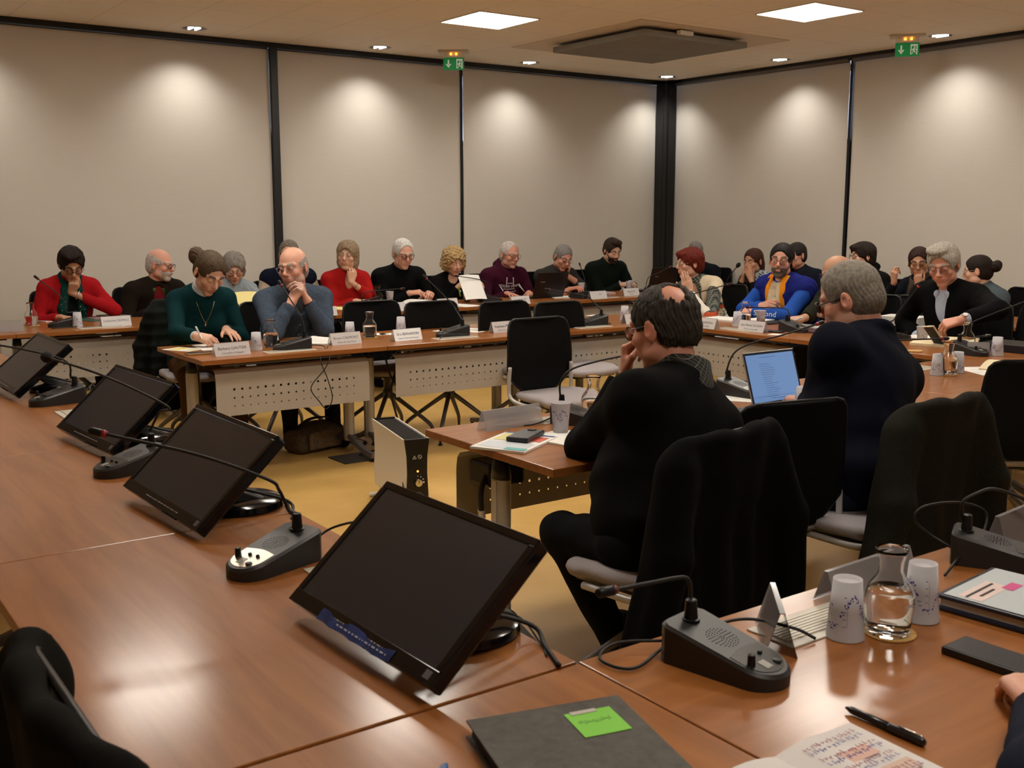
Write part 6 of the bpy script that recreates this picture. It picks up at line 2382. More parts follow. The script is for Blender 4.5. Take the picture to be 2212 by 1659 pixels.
MB().tube([(-0.046, -0.052, -0.07), (-0.041, -0.05, -0.10)], 0.0135, 10).build('cable_tie', WHITEP, t)
mb = MB().tube(crom([(3.30, 6.05, 0.70), (3.33, 5.99, 0.50), (3.45, 5.98, 0.40), (3.52, 6.0, 0.52), (3.42, 6.02, 0.60), (3.34, 6.02, 0.42), (3.40, 6.05, 0.20), (3.46, 6.15, 0.006)], 8), 0.007, 8)
tag(mb.build('power_cable', RUBBER, None, True), 'black coiled power cable hanging in the gap between two panels', 'cable')

# ------------------------------------------------------------------ coats on chairs
coat('long black coat hung over the chair of the man in black', (2.19, 2.30, 0), R_(10), (0.0022, 0.0022, 0.0024), flare=(0.95, 0.30), low=0.14, wide=0.262, top=0.968, drop=(-0.16, -0.1), h=0.010)
coat('dark grey wool jacket hung over the chair of the navy sweater man', (3.15, 2.22, 0), R_(2), (0.016, 0.015, 0.012), flare=(0.75, 0.30), low=0.28, wide=0.245, top=0.975, name='jacket', cat='jacket', h=0.009, drop=(-0.06, -0.1))

make_pen('blue pen tip poking in at the bottom edge, left of the grey folder', atz(966, 1650, 0.748), atz(930, 1720, 0.748), 0.007, [(0.02, 0.10, 0.30), (0.02, 0.10, 0.30)])
# ------------------------------------------------------------------ people
def seat_for(root, phi, label, off=0.0, rot=0):
    o = root.location
    a = math.radians(phi)
    chair(o.x + off * math.cos(a), o.y + off * math.sin(a), a - PI / 2 + math.radians(rot), label)


def pinned(ctx, name, m, prims, parent=None):
    S = SDF()
    for p in prims:
        S.cone(*p)
    return S.build(name, m, parent or ctx['root'], 0.004, None, ctx['org'])


def bracelet(ctx, sd, col, metal=False, r=0.034, t=0.86, thick=0.006, name='bracelet', dial=False):
    j = ctx['J'][sd]
    c = j['E'] + (j['W'] - j['E']) * t
    ax = Vector(tuple(nrm(j['W'] - j['E'])))
    a = ax.orthogonal().normalized()
    b = ax.cross(a)
    cc = Vector(tuple(c - ctx['org']))
    m = MB()
    ring = [cc + (a * math.cos(2 * PI * i / 20) + b * math.sin(2 * PI * i / 20)) * r for i in range(21)]
    m.tube(ring, thick, 6)
    o = m.build(name, CHROME if metal else mat('band_%.2f_%.2f' % (col[0], col[2]), col, 0.5), ctx['root'], True)
    if dial:
        n = Vector(tuple(nrm(j['n'])))
        d = MB().tube([cc + n * (r - 0.002), cc + n * (r + 0.009)], 0.018, 20)
        d.build('watch_case', CHROME, o, auto=30)
        d = MB().tube([cc + n * (r + 0.009), cc + n * (r + 0.0098)], 0.015, 20)
        d.build('watch_dial', mat('white_dial', (0.7, 0.7, 0.68), 0.3), o)


Y = 8.75
# --- back row, left to right
p1 = dict(w=('h', -0.005, 0.105, -0.165), d=('h', -0.25, 0.1, 1), n=('h', 0.25, 1, 0.1), pose='loose')


def x1(c):
    m = MB()
    rg = random.Random(2)
    for sg in (-1, 1):
        for k in range(9):
            p = c['tp'](sg * (0.055 + rg.uniform(-.02, .02)), 0.20, -0.08 - 0.045 * k)
            m.sphere(tuple(p - c['org']), 0.005, 8, 6)
    sc = c['tops'][2]['obj']
    V = [v.co.copy() for v in sc.data.vertices]
    bvh = BVHTree.FromPolygons(V, [tuple(p.vertices) for p in sc.data.polygons])
    m = MB()
    for sg in (-1, 1):
        for k in range(9):
            for e in (0, 1):
                p = c['tp'](sg * (0.052 + 0.030 * e + rg.uniform(-.008, .008)), 0.4, -0.06 - 0.036 * k - 0.018 * e) - c['org']
                h = bvh.ray_cast(Vector(tuple(p)), Vector(tuple(-c['fT'])))
                if h[0]:
                    m.sphere(tuple(h[0]), 0.0042, 8, 6)
    m.build('gold_stud', mat('gold', (0.75, 0.55, 0.22), 0.25, 1.0), sc, True)
    bracelet(c, 'L', (0.3, 0.3, 0.3), True)


r = person('woman in a red cardigan and studded green scarf, reading with hand at mouth', aty(153, 573, 8.72), -92, look=12, pitch=34, hs=1.04, fem=True, w=1.08, skin='tan', hair='messy', hcol=(0.014, 0.008, 0.006), lid=-0.006,
           glasses=((0.012, 0.012, 0.014), 0.0022, 'round'), lean=0.22,
           tops=[dict(name='top', col=(0.006, 0.007, 0.009), e=0.006, sleeves=False), dict(name='cardigan', col=(0.33, 0.008, 0.012), e=0.016, cuff=0.9, cuts=[((0, 0.13, -0.20), (0.075, 0.11, 0.36))]), dict(kind='scarf', name='scarf', col=(0.006, 0.045, 0.040), tails=((-1, 0.42), (1, 0.40)), wr=0.003)],
           arms=dict(L=dict(w=('h', 0.012, 0.115, -0.175), d=('h', -0.15, 0.0, 1), n=('h', 0.2, 1, 0.0), pose='loose', el=('b', 0.0 - 0.30, 0.34, 0.80)), R=dict(w=('b', 0.12, 0.42, 0.772), d=('b', -0.35, 0.9, 0), n=('b', 0, 0.1, 1), pose='flat')), extra=x1)
seat_for(r, -92, 'black chair behind the woman in the red cardigan')
r = person('bald man with white beard in a brown jacket, head turned right', aty(345, 574, 8.80), -88, look=62, pitch=8, hs=1.05, skin='pink', hair='ring', hcol=(0.42, 0.38, 0.34), harg=dict(t=0.002, low=0.0), beard=dict(col=(0.42, 0.38, 0.34), t=0.003, top=-0.03), w=1.04,
           glasses=((0.02, 0.02, 0.03), 0.0018, 'rect'), belly=0.02,
           tops=[dict(name='jumper', col=(0.12, 0.008, 0.012), e=0.006, sleeves=False), dict(kind='collar', name='shirt_collar', col=(0.05, 0.075, 0.018)), dict(name='jacket', col=(0.012, 0.008, 0.0055), e=0.020, cuts=[((0, 0.13, -0.12), (0.050, 0.09, 0.22))], wr=0.006)])
seat_for(r, -88, 'black chair of the bald bearded man, half hidden by him')
r = person('grey haired woman in a pale blue knitted jumper, reading a yellow sheet', aty(505, 580, 8.80), -95, look=4, pitch=26, hs=1.03, fem=True, skin='fair', hair='bob', hcol=(0.22, 0.20, 0.18), harg=dict(len=-0.02), lid=-0.006,
           glasses=((0.05, 0.03, 0.03), 0.0012, 'round'), tops=[dict(name='jumper', col=(0.30, 0.36, 0.40), neck='turtle', wr=0.005, wsc=2.0)],
           arms=dict(L=dict(w=('b', -0.15, 0.40, 0.82), d=('b', 0.4, 0.6, 0.3), n=('b', -0.7, 0, 0.6), pose='grip'), R=dict(w=('b', 0.12, 0.40, 0.82), d=('b', -0.4, 0.6, 0.3), n=('b', 0.7, 0, 0.6), pose='grip')))
seat_for(r, -95, 'black chair of the grey haired woman in the pale blue jumper')
o = sheet('paper_sheet', 'yellow sheet held by the woman in the pale blue jumper', 'paper', (3.38, 8.48, 0.84), 0.26, 0.24, 0.2, PAPERY, 0.002, None, 0.01)
o.rotation_euler = (0.55, 0, 0.2)
r = person('man in a navy vest with cream sleeves behind the denim shirt man', aty(624, 551, 8.95), -95, look=-8, pitch=2, hs=1.06, skin='fair', hair='crew', hcol=(0.16, 0.13, 0.11), glasses=((0.3, 0.3, 0.3), 0.0012, 'rect'), w=1.08,
           tops=[dict(name='shirt', col=(0.45, 0.36, 0.28), e=0.009), dict(name='vest', col=(0.006, 0.008, 0.020), e=0.024, sleeves=False, neck='stand')])
seat_for(r, -95, 'chair behind the man in the navy vest')


def x5(c):
    bracelet(c, 'L', (0.05, 0.03, 0.05), thick=0.002, t=0.80, r=0.031)


r = person('woman in a red jumper with shoulder length hair, hand at her neck', aty(750, 553, 8.78), -95, look=-14, pitch=2, roll=4, hs=1.06, fem=True, w=1.08, skin='fair', hair='bob', hcol=(0.26, 0.19, 0.12), harg=dict(len=0.02), glasses=((0.5, 0.4, 0.3), 0.0011, 'round'),
           tops=[dict(name='jumper', col=(0.36, 0.012, 0.011), e=0.015, cuff=dict(L=0.62, R=0.9), cuts=[((0, 0.10, -0.015), (0.045, 0.10, 0.085))])],
           arms=dict(L=dict(w=('h', -0.060, 0.080, -0.215), d=('h', 0.05, -0.05, 1), n=('h', -0.3, 1, 0), pose='loose', el=('b', -0.19, 0.30, 0.80)), R=dict(w=('b', -0.02, 0.36, 0.775), d=('b', -0.95, 0.2, 0), n=('b', 0, 0, 1), pose='relax')), extra=x5)
seat_for(r, -95, 'chair behind the woman in the red jumper')
r = person('white haired man in a black jumper leafing through a report', aty(870, 549, 8.72), -95, look=24, pitch=16, hs=1.10, skin='pink', hair='short', hcol=(0.55, 0.54, 0.52), harg=dict(front=0.02), brow=(0.35, 0.33, 0.3), lid=-0.005, w=1.12, belly=0.03, glasses=((0.02, 0.015, 0.012), 0.0024, 'rect'), stubamt=0.15, stub=(0.5, 0.48, 0.45),
           tops=[dict(name='jumper', col=(0.0032, 0.0035, 0.004), e=0.016, neck='crew')],
           arms=dict(L=dict(w=('b', -0.20, 0.40, 0.815), d=('b', 0.25, 0.9, 0.15), n=('b', -0.4, 0, 0.9), pose='loose'), R=dict(w=('b', -0.02, 0.36, 0.825), d=('b', -0.85, 0.4, 0.1), n=('b', 0.2, 0.3, 0.9), pose='loose')))
seat_for(r, -95, 'black chair of the white haired man')


def x7(c):
    sw = c['tops'][0]['obj']
    V = [v.co.copy() for v in sw.data.vertices]
    bvh = BVHTree.FromPolygons(V, [tuple(p.vertices) for p in sw.data.polygons])
    for x, z, col in ((-0.06, -0.08, (0.6, 0.58, 0.55)), (0.075, -0.10, (0.45, 0.14, 0.03)), (0.01, -0.14, (0.03, 0.03, 0.08))):
        p = c['tp'](x, 0.4, z) - c['org']
        h = bvh.ray_cast(Vector(tuple(p)), Vector(tuple(-c['fT'])))
        if h[0]:
            q = h[0]
            n = h[1]
            MB().tube([q - n * 0.001, q + n * 0.004], 0.014, 16).build('round_badge', mat('badge_%.2f' % col[0], col, 0.3), c['root'], auto=30)


r = person('woman with curly blonde hair in black, holding up a sheet', aty(980, 566, 8.72), -95, look=22, pitch=15, hs=1.05, fem=True, skin='fair', hair='curly', hcol=(0.36, 0.24, 0.11), lid=-0.005,
           tops=[dict(name='top', col=(0.003, 0.003, 0.003), e=0.012, cuts=[((0, 0.06, 0.035), (0.06, 0.075, 0.055))])],
           arms=dict(L=dict(w=('b', -0.22, 0.42, 0.845), d=('b', 0.35, 0.75, 0.4), n=('b', -0.9, 0.1, 0.3), pose='grip'), R=dict(w=('b', 0.02, 0.38, 0.865), d=('b', -0.35, 0.75, 0.4), n=('b', 0.9, 0.1, 0.3), pose='grip')), extra=x7)
seat_for(r, -95, 'black chair of the curly haired woman')
q = aty(1020, 630, 8.22)
o = sheet('paper_sheet', 'white printed sheet held up by the curly haired woman', 'paper', q, 0.22, 0.27, 0.0, PAPER, 0.0015, None, 0.01)
rows_of_print(o, 0.21, 0.26, 18, 21, 0.002)
o.rotation_euler = (R_(52), 0, -0.1)
o.location = (q[0], q[1], 0.885)
make_pen('green highlighter in the hand of the curly haired woman', aty(990, 618, 8.24), aty(994, 640, 8.30), 0.006, [(0.35, 0.6, 0.05), (0.35, 0.6, 0.05)])


def x8(c):
    sw = c['tops'][0]['obj']
    for tx, sz, dz in (('ATELIER DENIM', 0.036, -0.100), ('FRENCH QUALITY', 0.022, -0.158), ('GARMENT', 0.015, -0.183)):
        project_text(tx, sz, c, sw, c['tp'](0.0, 0.15, dz), -c['rT'], c['uT'], mat('white_print', (0.7, 0.7, 0.68), 0.5))
    V = [v.co.copy() for v in sw.data.vertices]
    bvh = BVHTree.FromPolygons(V, [tuple(p.vertices) for p in sw.data.polygons])
    m = MB()
    for z, w in ((-0.068, 0.030), (-0.128, 0.065)):
        for k in range(16):
            P = []
            for x in (-w + 2 * w * k / 16, -w + 2 * w * (k + 1) / 16):
                for dz in (0.0025, -0.0025):
                    h = bvh.ray_cast(Vector(tuple(c['tp'](x, 0.4, z + dz) - c['org'])), Vector(tuple(-c['fT'])))
                    P.append(np.array(h[0] if h[0] else (0, 0, 0)) + c['fT'] * 0.002)
            m.add(P, [(0, 1, 3, 2)])
    m.build('print_bar', mat('white_print', (0.7, 0.7, 0.68), 0.5), c['root'])
    for x, L in ((-0.035, 0.07), (0.035, 0.085)):
        pts = [c['tp'](x, 0.062, -0.005)]
        for k in range(5):
            h = bvh.ray_cast(Vector(tuple(c['tp'](x * (1 + 0.05 * k), 0.4, -0.02 - L * k / 4) - c['org'])), Vector(tuple(-c['fT'])))
            if h[0]:
                pts.append(np.array(h[0]) + c['org'] + c['fT'] * 0.004)
        MB().tube([p - c['org'] for p in pts], 0.0035, 8).build('hood_cord', WHITEP, c['root'], True)


r = person('white haired man in a maroon hoodie at an open laptop', aty(1100, 551, 8.75), -95, look=38, pitch=10, hs=1.07, skin='ruddy', hair='crew', hcol=(0.45, 0.40, 0.37), harg=dict(front=0.03), brow=(0.3, 0.27, 0.24), w=1.08, belly=0.02, glasses=((0.15, 0.08, 0.03), 0.0018, 'rect'), lid=-0.002, stubamt=0.25, stub=(0.42, 0.36, 0.33),
           tops=[dict(name='hoodie', col=(0.040, 0.005, 0.016), e=0.020, neck='hood', wr=0.006)],
           arms=dict(R=dict(w=('b', 0.10, 0.40, 0.772), d=('b', 0.1, 1, 0), n=('b', 0, 0, 1), pose='flat')), extra=x8)
seat_for(r, -95, 'black chair of the man in the maroon hoodie')
r = person('grey haired man in a dark henley shirt, cheek on his hand', aty(1215, 556, 8.72), -95, look=30, pitch=26, roll=8, hs=1.06, skin='ruddy', hair='crew', hcol=(0.20, 0.19, 0.18), brow=(0.1, 0.09, 0.08), lid=-0.006, w=1.05, glasses=((0.3, 0.3, 0.3), 0.0012, 'rect'), stubamt=0.2, stub=(0.25, 0.2, 0.18),
           tops=[dict(name='shirt', col=(0.030, 0.028, 0.026), e=0.013, cuff=dict(L=0.42, R=0.62), cuts=[((0, 0.09, -0.02), (0.022, 0.08, 0.07))])],
           arms=dict(L=dict(w=('h', -0.088, 0.045, -0.165), d=('h', -0.02, -0.1, 1), n=('h', -1, 0.35, 0.1), pose='loose', el=('b', -0.27, 0.26, 0.80)), R=dict(w=('b', 0.0, 0.44, 0.79), d=('b', -0.6, 0.8, 0.25), n=('b', 0.3, 0, 1), pose='pen')))
seat_for(r, -95, 'chair of the grey haired man leaning on his hand')
r = person('young man with dark beard in a dark green jumper, looking down', aty(1322, 541, 8.78), -95, look=32, pitch=24, hs=1.05, skin='fair', hair='quiff', hcol=(0.030, 0.018, 0.011), lid=-0.006, w=1.08, beard=dict(col=(0.035, 0.020, 0.013), t=0.003, top=-0.02, y=-0.005),
           tops=[dict(name='jumper', col=(0.005, 0.009, 0.006), e=0.014, neck='crew')],
           arms=dict(L=dict(w=('b', -0.19, 0.42, 0.80), d=('b', 0.5, 0.8, 0.1), n=('b', -0.5, 0.2, 0.8), pose='loose'), R=dict(w=('b', -0.06, 0.38, 0.80), d=('b', -0.7, 0.7, 0.1), n=('b', 0.4, 0.3, 0.85), pose='loose')))
seat_for(r, -95, 'chair of the young bearded man')

# --- middle row
def x11(c):
    tp = c['tp']
    sw = c['tops'][1]['obj']
    V = [v.co.copy() for v in sw.data.vertices]
    bvh = BVHTree.FromPolygons(V, [tuple(p.vertices) for p in sw.data.polygons])
    pts = []
    for i in range(13):
        a = -1 + 2 * i / 12
        h = bvh.ray_cast(Vector(tuple(tp(0.058 * a, 0.4, -0.145 + 0.13 * abs(a) ** 1.3) - c['org'])), Vector(tuple(-c['fT'])))
        if h[0]:
            pts.append(np.array(h[0]) + c['fT'] * 0.002)
    g = mat('gold', (0.75, 0.55, 0.22), 0.25, 1.0)
    o = MB().tube(pts, 0.0015, 6).build('necklace', g, c['root'], True)
    q = pts[len(pts) // 2]
    MB().sphere(tuple(q - c['uT'] * 0.012), 0.010, 12, 8, (1, 0.4, 1.2)).build('pendant', g, o, True)
    bracelet(c, 'L', (0.02, 0.02, 0.03), thick=0.003, t=0.97, r=0.030)


R11 = person('woman in a dark green jumper with a bun, writing at the row end', aty(452, 590, 6.70), -95, look=26, pitch=38, roll=6, hs=1.10, fem=True, w=1.02, skin='fair', hair='bun', hcol=(0.075, 0.050, 0.030), harg=dict(at=(0.034, -0.116, 0.022), size=1.15), lid=-0.006, brow=(0.06, 0.04, 0.03), lean=0.25, vox=0.004,
             tops=[dict(name='blouse', col=(0.55, 0.58, 0.60), e=0.006, neck='turtle', cuff=0.98, hem=0.14), dict(name='jumper', col=(0.003, 0.026, 0.030), e=0.017, cuff=0.93, cuts=[((0, 0.02, 0.07), (0.075, 0.075, 0.055))])],
             trousers=(0.075, 0.038, 0.014),
             arms=dict(R=dict(w=('w', *aty(423, 728, 6.42)), d=('w', 0.55, -0.62, -0.15), n=('w', -0.55, -0.45, 0.75), pose='pen'), L=dict(w=('w', *(aty(487, 712, 6.58))), d=('w', 0.12, -0.95, -0.22), n=('w', 0.1, -0.2, 1), pose='flat')), extra=x11)
seat_for(R11, -95, 'chair of the woman in the green jumper, under a dark quilted coat')
o = R11.location
coat('dark green quilted coat hung over the chair of the woman writing', (o.x, o.y, 0), 2 * PI - R_(185), (0.008, 0.010, 0.009), low=0.22, wide=0.255, top=0.985, puff=True, name='quilted_coat', depth=0.062, back=-0.225)
make_pen('white ballpoint pen in the hand of the woman in green', aty(442, 744, 6.36), aty(422, 706, 6.40), 0.005, [(0.7, 0.7, 0.68), (0.6, 0.6, 0.58)])


def x12(c):
    bracelet(c, 'L', (0.012, 0.012, 0.014), thick=0.009, t=0.90, r=0.033, name='wristwatch')
    sw = c['tops'][1]['obj']
    V = [v.co.copy() for v in sw.data.vertices]
    bvh = BVHTree.FromPolygons(V, [tuple(p.vertices) for p in sw.data.polygons])
    for k in range(3):
        h = bvh.ray_cast(Vector(tuple(c['tp'](0.0, 0.4, -0.16 - 0.07 * k) - c['org'])), Vector(tuple(-c['fT'])))
        if h[0]:
            MB().tube([h[0], h[0] + h[1] * 0.003], 0.006, 10).build('shirt_button', mat('grey_button', (0.2, 0.22, 0.25), 0.4), c['root'])


DENIM = cloth_mat((0.052, 0.072, 0.105), 0.22)
hb = aty(648, 626, 6.50)
r = person('bald man in a blue denim shirt, hands clasped at his chin', aty(633, 580, 6.66), -90, look=-28, pitch=6, roll=-4, hs=1.12, skin='pink', hair='ring', hcol=(0.30, 0.27, 0.25), harg=dict(t=0.0005, low=-0.018), brow=(0.22, 0.18, 0.15), w=1.16, vox=0.004, glasses=((0.35, 0.36, 0.40), 0.0013, 'round'), stubamt=0.45, stub=(0.36, 0.30, 0.27), lean=0.25, belly=0.02,
           tops=[dict(name='undershirt', col=(0.05, 0.05, 0.055), e=0.004, sleeves=False), dict(name='denim_shirt', col=(0.052, 0.072, 0.105), mat=DENIM, e=0.017, cuff=0.90, cuts=[((0, 0.10, 0.0), (0.028, 0.07, 0.10))], wr=0.006, wsc=1.3), dict(kind='collar', name='shirt_collar', col=(0.06, 0.08, 0.11), mat=DENIM)],
           trousers=(0.010, 0.010, 0.013),
           arms=dict(L=dict(w=('w', hb[0] + 0.055, hb[1] + 0.02, hb[2] - 0.075), d=('w', -0.45, -0.15, 0.88), n=('w', 0.8, -0.5, 0.35), pose='clasp', el=('w', *aty(702, 716, 6.50))), R=dict(w=('w', hb[0] - 0.055, hb[1] + 0.02, hb[2] - 0.085), d=('w', 0.42, -0.10, 0.90), n=('w', -0.75, -0.6, 0.3), pose='clasp', el=('w', *aty(590, 722, 6.50)))), extra=x12)
seat_for(r, -90, 'black chair of the man in the denim shirt')
o = r.location
coat('black padded coat between the woman in green and the denim shirt man', (2.58, 7.20, 0), PI, (0.008, 0.008, 0.009), low=0.45, wide=0.22, top=0.90, puff=True, name='padded_coat', sleeve=False)
chair(2.58, 7.20, PI, 'chair carrying a black padded coat, left of the denim shirt man')

# --- right hand row and window side
def pattern_cardigan(c):
    def f(V):
        q = (V - c[0]) @ c[1]
        x, y, z = q[:, 0], q[:, 1], q[:, 2]
        n = np.sin(x * 260 + 3 * np.sin(z * 120)) * np.sin(z * 250 + 3 * np.sin(y * 130)) * np.sin(y * 240 + x * 90)
        leo = np.where(n > -0.02, 1, 0)[:, None]
        col = np.where(leo, A3(0.58, 0.50, 0.34), A3(0.02, 0.018, 0.018))
        hz = z
        a = (hz > -0.16)[:, None]
        g = np.where((np.sin(x * 180) * np.sin(z * 210) > 0.1)[:, None], A3(0.16, 0.17, 0.15), A3(0.03, 0.035, 0.03))
        col = np.where(a, g, col)
        st = ((hz < -0.155) & (hz > -0.185))[:, None]
        col = np.where(st, A3(0.38, 0.06, 0.02), col)
        mu = (hz < -0.30)[:, None]
        col = np.where(mu, A3(0.33, 0.18, 0.025), col)
        cr = ((np.abs(x) > 0.10) & (hz > -0.13) & (y < 0.03))[:, None]
        return np.where(cr, A3(0.55, 0.46, 0.33), col)
    return f


h13 = atx(1490, 569, 6.62)
fr13 = (h13 + A3(0.05, 0.0, -0.20), np.stack([A3(0, 1, 0), A3(-1, 0, 0), A3(0, 0, 1)], 1))
PATT = attr_mat('patterned_knit', 0.9, 0.2)
hh = atx(1481, 618, 6.36)


def x13(c):
    g = mat('green_cord', (0.03, 0.05, 0.02), 0.6)
    tp = c['tp']
    MB().tube([tp(-0.06, 0.03, 0.02) - c['org'], tp(-0.05, 0.10, -0.06) - c['org'], tp(-0.01, 0.17, -0.20) - c['org'], tp(0.03, 0.13, -0.07) - c['org'], tp(0.06, 0.03, 0.02) - c['org']], 0.003, 6).build('cord_necklace', g, c['root'], True)
    bracelet(c, 'L', (0.05, 0.09, 0.03), thick=0.006, t=0.93, r=0.030)


r = person('woman with short dark red hair and a patterned cardigan, in profile', h13, 180, look=-66, pitch=4, hs=1.06, fem=True, w=1.05, skin='fair', hair='pixie', hcol=(0.115, 0.012, 0.006), brow=(0.06, 0.02, 0.01), glasses=((0.5, 0.4, 0.25), 0.0012, 'round'), twist=25,
           tops=[dict(name='white_top', col=(0.62, 0.58, 0.52), e=0.008, cuff=0.92, cuts=[((0, 0.10, -0.01), (0.045, 0.10, 0.07))]), dict(name='cardigan', col=(0.3, 0.3, 0.3), mat=PATT, colf=pattern_cardigan(fr13), e=0.018, cuff=0.12, hem=-0.10, cuts=[((0, 0.13, -0.16), (0.05, 0.10, 0.30))])],
           arms=dict(L=dict(w=('w', hh[0] + 0.02, hh[1] - 0.03, hh[2] - 0.05), d=('w', -0.25, 0.20, 0.95), n=('w', -0.6, -0.75, 0.1), pose='pray', el=('w', *atx(1535, 690, 6.25))), R=dict(w=('w', hh[0] + 0.02, hh[1] + 0.03, hh[2] - 0.05), d=('w', -0.25, 0.02, 0.97), n=('w', -0.5, 0.8, 0.1), pose='pray', el=('w', *atx(1462, 678, 6.35)))), extra=x13)
seat_for(r, 180, 'chair of the red haired woman, under an olive jacket')
o = r.location
coat('olive jacket hung over a chair back right of the red haired woman', (o.x + 0.12, o.y - 0.45, 0), PI / 2, (0.030, 0.030, 0.018), low=0.40, wide=0.24, top=0.94, name='jacket', cat='jacket', sleeve=False)
chair(o.x + 0.12, o.y - 0.45, PI / 2, 'chair under the olive jacket, between the red haired woman and the blue vest man')


def x14(c):
    sw = c['tops'][0]['obj']
    j = c['J']['L']
    m = (j['E'] + j['W']) / 2
    ax = nrm(j['W'] - j['E'])
    lp = c['tops'][0]['obj']
    m = j['E'] + (j['W'] - j['E']) * 0.62
    right = nrm(ax)
    vw = nrm(A3(0, 0, H) - m)
    right = nrm(ax - vw * float(ax @ vw))
    if float(right @ CR) < 0:
        right = -right
    up = np.cross(vw, right)
    project_text('Simond', 0.058, c, sw, m + vw * 0.08, right, up, mat('white_print', (0.7, 0.7, 0.68), 0.5))


r = person('man with dark hair in a blue and orange down vest, arms crossed', atx(1688, 563, 6.60), 178, look=-12, pitch=2, roll=3, hs=1.10, skin='pink', hair='short', hcol=(0.010, 0.008, 0.008), w=1.18, beard=dict(col=(0.10, 0.075, 0.055), t=0.002, top=-0.02, y=0.0), glasses=((0.04, 0.035, 0.03), 0.0016, 'round'), vox=0.004, lean=0.20,
           tops=[dict(name='jersey', col=(0.018, 0.075, 0.36), e=0.014, cuff=0.93), dict(name='down_vest', col=(0.012, 0.018, 0.16), e=0.034, sleeves=False, wr=0.008, wsc=1.6, cuts=[((0, 0.13, -0.10), (0.072, 0.12, 0.30))]),
                 dict(name='vest_collar', kind='collar', col=(0.75, 0.27, 0.015)), dict(kind='scarf', name='scarf', col=(0.60, 0.50, 0.34), tails=((-1, 0.20), (1, 0.40)), fy=0.045, sx=0.030, wr=0.004, wsc=2),
                 dict(name='vest_lining', e=0.037, sleeves=False, col=(0.75, 0.27, 0.015), wr=0.002, cuts=[((0, 0.13, -0.08), (0.055, 0.14, 0.34)), ((0.245, 0, -0.2), (0.150, 0.5, 0.7)), ((-0.245, 0, -0.2), (0.150, 0.5, 0.7)), ((0, -0.22, -0.2), (0.4, 0.26, 0.6)), ((0, 0.1, -0.50), (0.3, 0.3, 0.24))])],
           arms=dict(L=dict(w=('b', 0.10, 0.44, 0.785), d=('b', 0.95, 0.05, 0.05), n=('b', 0.1, 0.4, 0.9), pose='relax', el=('b', -0.24, 0.40, 0.785)), R=dict(w=('b', 0.02, 0.40, 0.84), d=('b', -0.85, 0.25, 0.25), n=('b', -0.2, 0.8, 0.55), pose='loose', el=('b', 0.28, 0.34, 0.79))), extra=x14)
seat_for(r, 178, 'chair of the man in the blue and orange vest')
r = person('bald man in an olive jumper writing, half hidden by the navy sweater man', atx(1806, 590, 6.62), 182, look=-62, pitch=14, hs=1.08, skin='tan', hair=None, brow=(0.2, 0.17, 0.15), glasses=((0.02, 0.02, 0.02), 0.0022, 'rect'), w=1.05, lid=-0.002,
           tops=[dict(name='jumper', col=(0.013, 0.014, 0.008), e=0.016, neck='crew')],
           arms=dict(R=dict(w=('w', *atx(1738, 686, 6.12)), d=('w', -0.75, 0.6, -0.15), n=('w', -0.3, -0.2, 0.9), pose='pen'), L=None))
seat_for(r, 182, 'chair of the bald man in olive')
make_pen('silver pen in the hand of the bald man in olive', atx(1712, 693, 6.0), atx(1735, 684, 6.05), 0.005, [(0.5, 0.5, 0.5), (0.6, 0.6, 0.6)])


def x16(c):
    bracelet(c, 'L', (0.5, 0.5, 0.5), True, r=0.033, t=0.93, thick=0.006, name='wristwatch', dial=True)


r = person('grey haired man in a black v-neck over a pale shirt, reaching out', atx(2038, 571, 6.55), 180, look=-16, pitch=20, roll=-4, hs=1.14, skin='ruddy', hair='sidepart', hcol=(0.33, 0.30, 0.26), brow=(0.25, 0.22, 0.18), lid=-0.004, w=1.18, belly=0.02, vox=0.004, glasses=((0.10, 0.11, 0.12), 0.0013, 'rect'), lean=0.22,
           tops=[dict(name='shirt', col=(0.45, 0.52, 0.66), e=0.007, cuff=0.97), dict(name='v_neck_jumper', col=(0.0032, 0.0032, 0.0038), e=0.019, cuff=0.86, cuts=[((0, 0.12, -0.03), (0.042, 0.12, 0.16))]), dict(kind='collar', name='shirt_collar', col=(0.45, 0.52, 0.66))],
           arms=dict(L=dict(w=('w', *atx(2078, 690, 6.02)), d=('w', -0.50, 0.78, -0.28), n=('w', -0.45, -0.35, 0.8), pose='grip', el=('w', *atx(2155, 668, 6.28))), R=dict(w=('b', 0.20, 0.22, 0.70), d=('b', -0.2, 0.9, -0.1), n=('b', 0, 0, 1), pose='relax')), extra=x16)
seat_for(r, 180, 'chair of the grey haired man in the v-neck')
p = atx(2040, 712, 5.93)
t = make_phone('phone with a cream case edge held tilted by the grey haired man', p, 0.0, w=0.078, l=0.165, th=0.012, case=mat('cream_case', (0.62, 0.55, 0.36), 0.4))
t.matrix_world = frame(p + A3(0, 0.06, -0.035), A3(-0.1, -0.8, 0.1), A3(-0.45, 0.55, 0.55))
coat('black coat hung over a chair right of the grey haired man', (6.95, 3.72, 0), PI / 2, (0.007, 0.007, 0.008), low=0.35, wide=0.24, top=0.96, name='coat', sleeve=False)
chair(6.95, 3.72, PI / 2, 'chair under the black coat right of the grey haired man')
coat('dark grey coat on a chair between the hooded woman and the grey haired man', (6.95, 4.72, 0), PI / 2, (0.012, 0.014, 0.016), low=0.45, wide=0.23, top=0.94, name='coat', sleeve=False)
chair(6.95, 4.72, PI / 2, 'chair under the dark grey coat behind the navy sweater man')

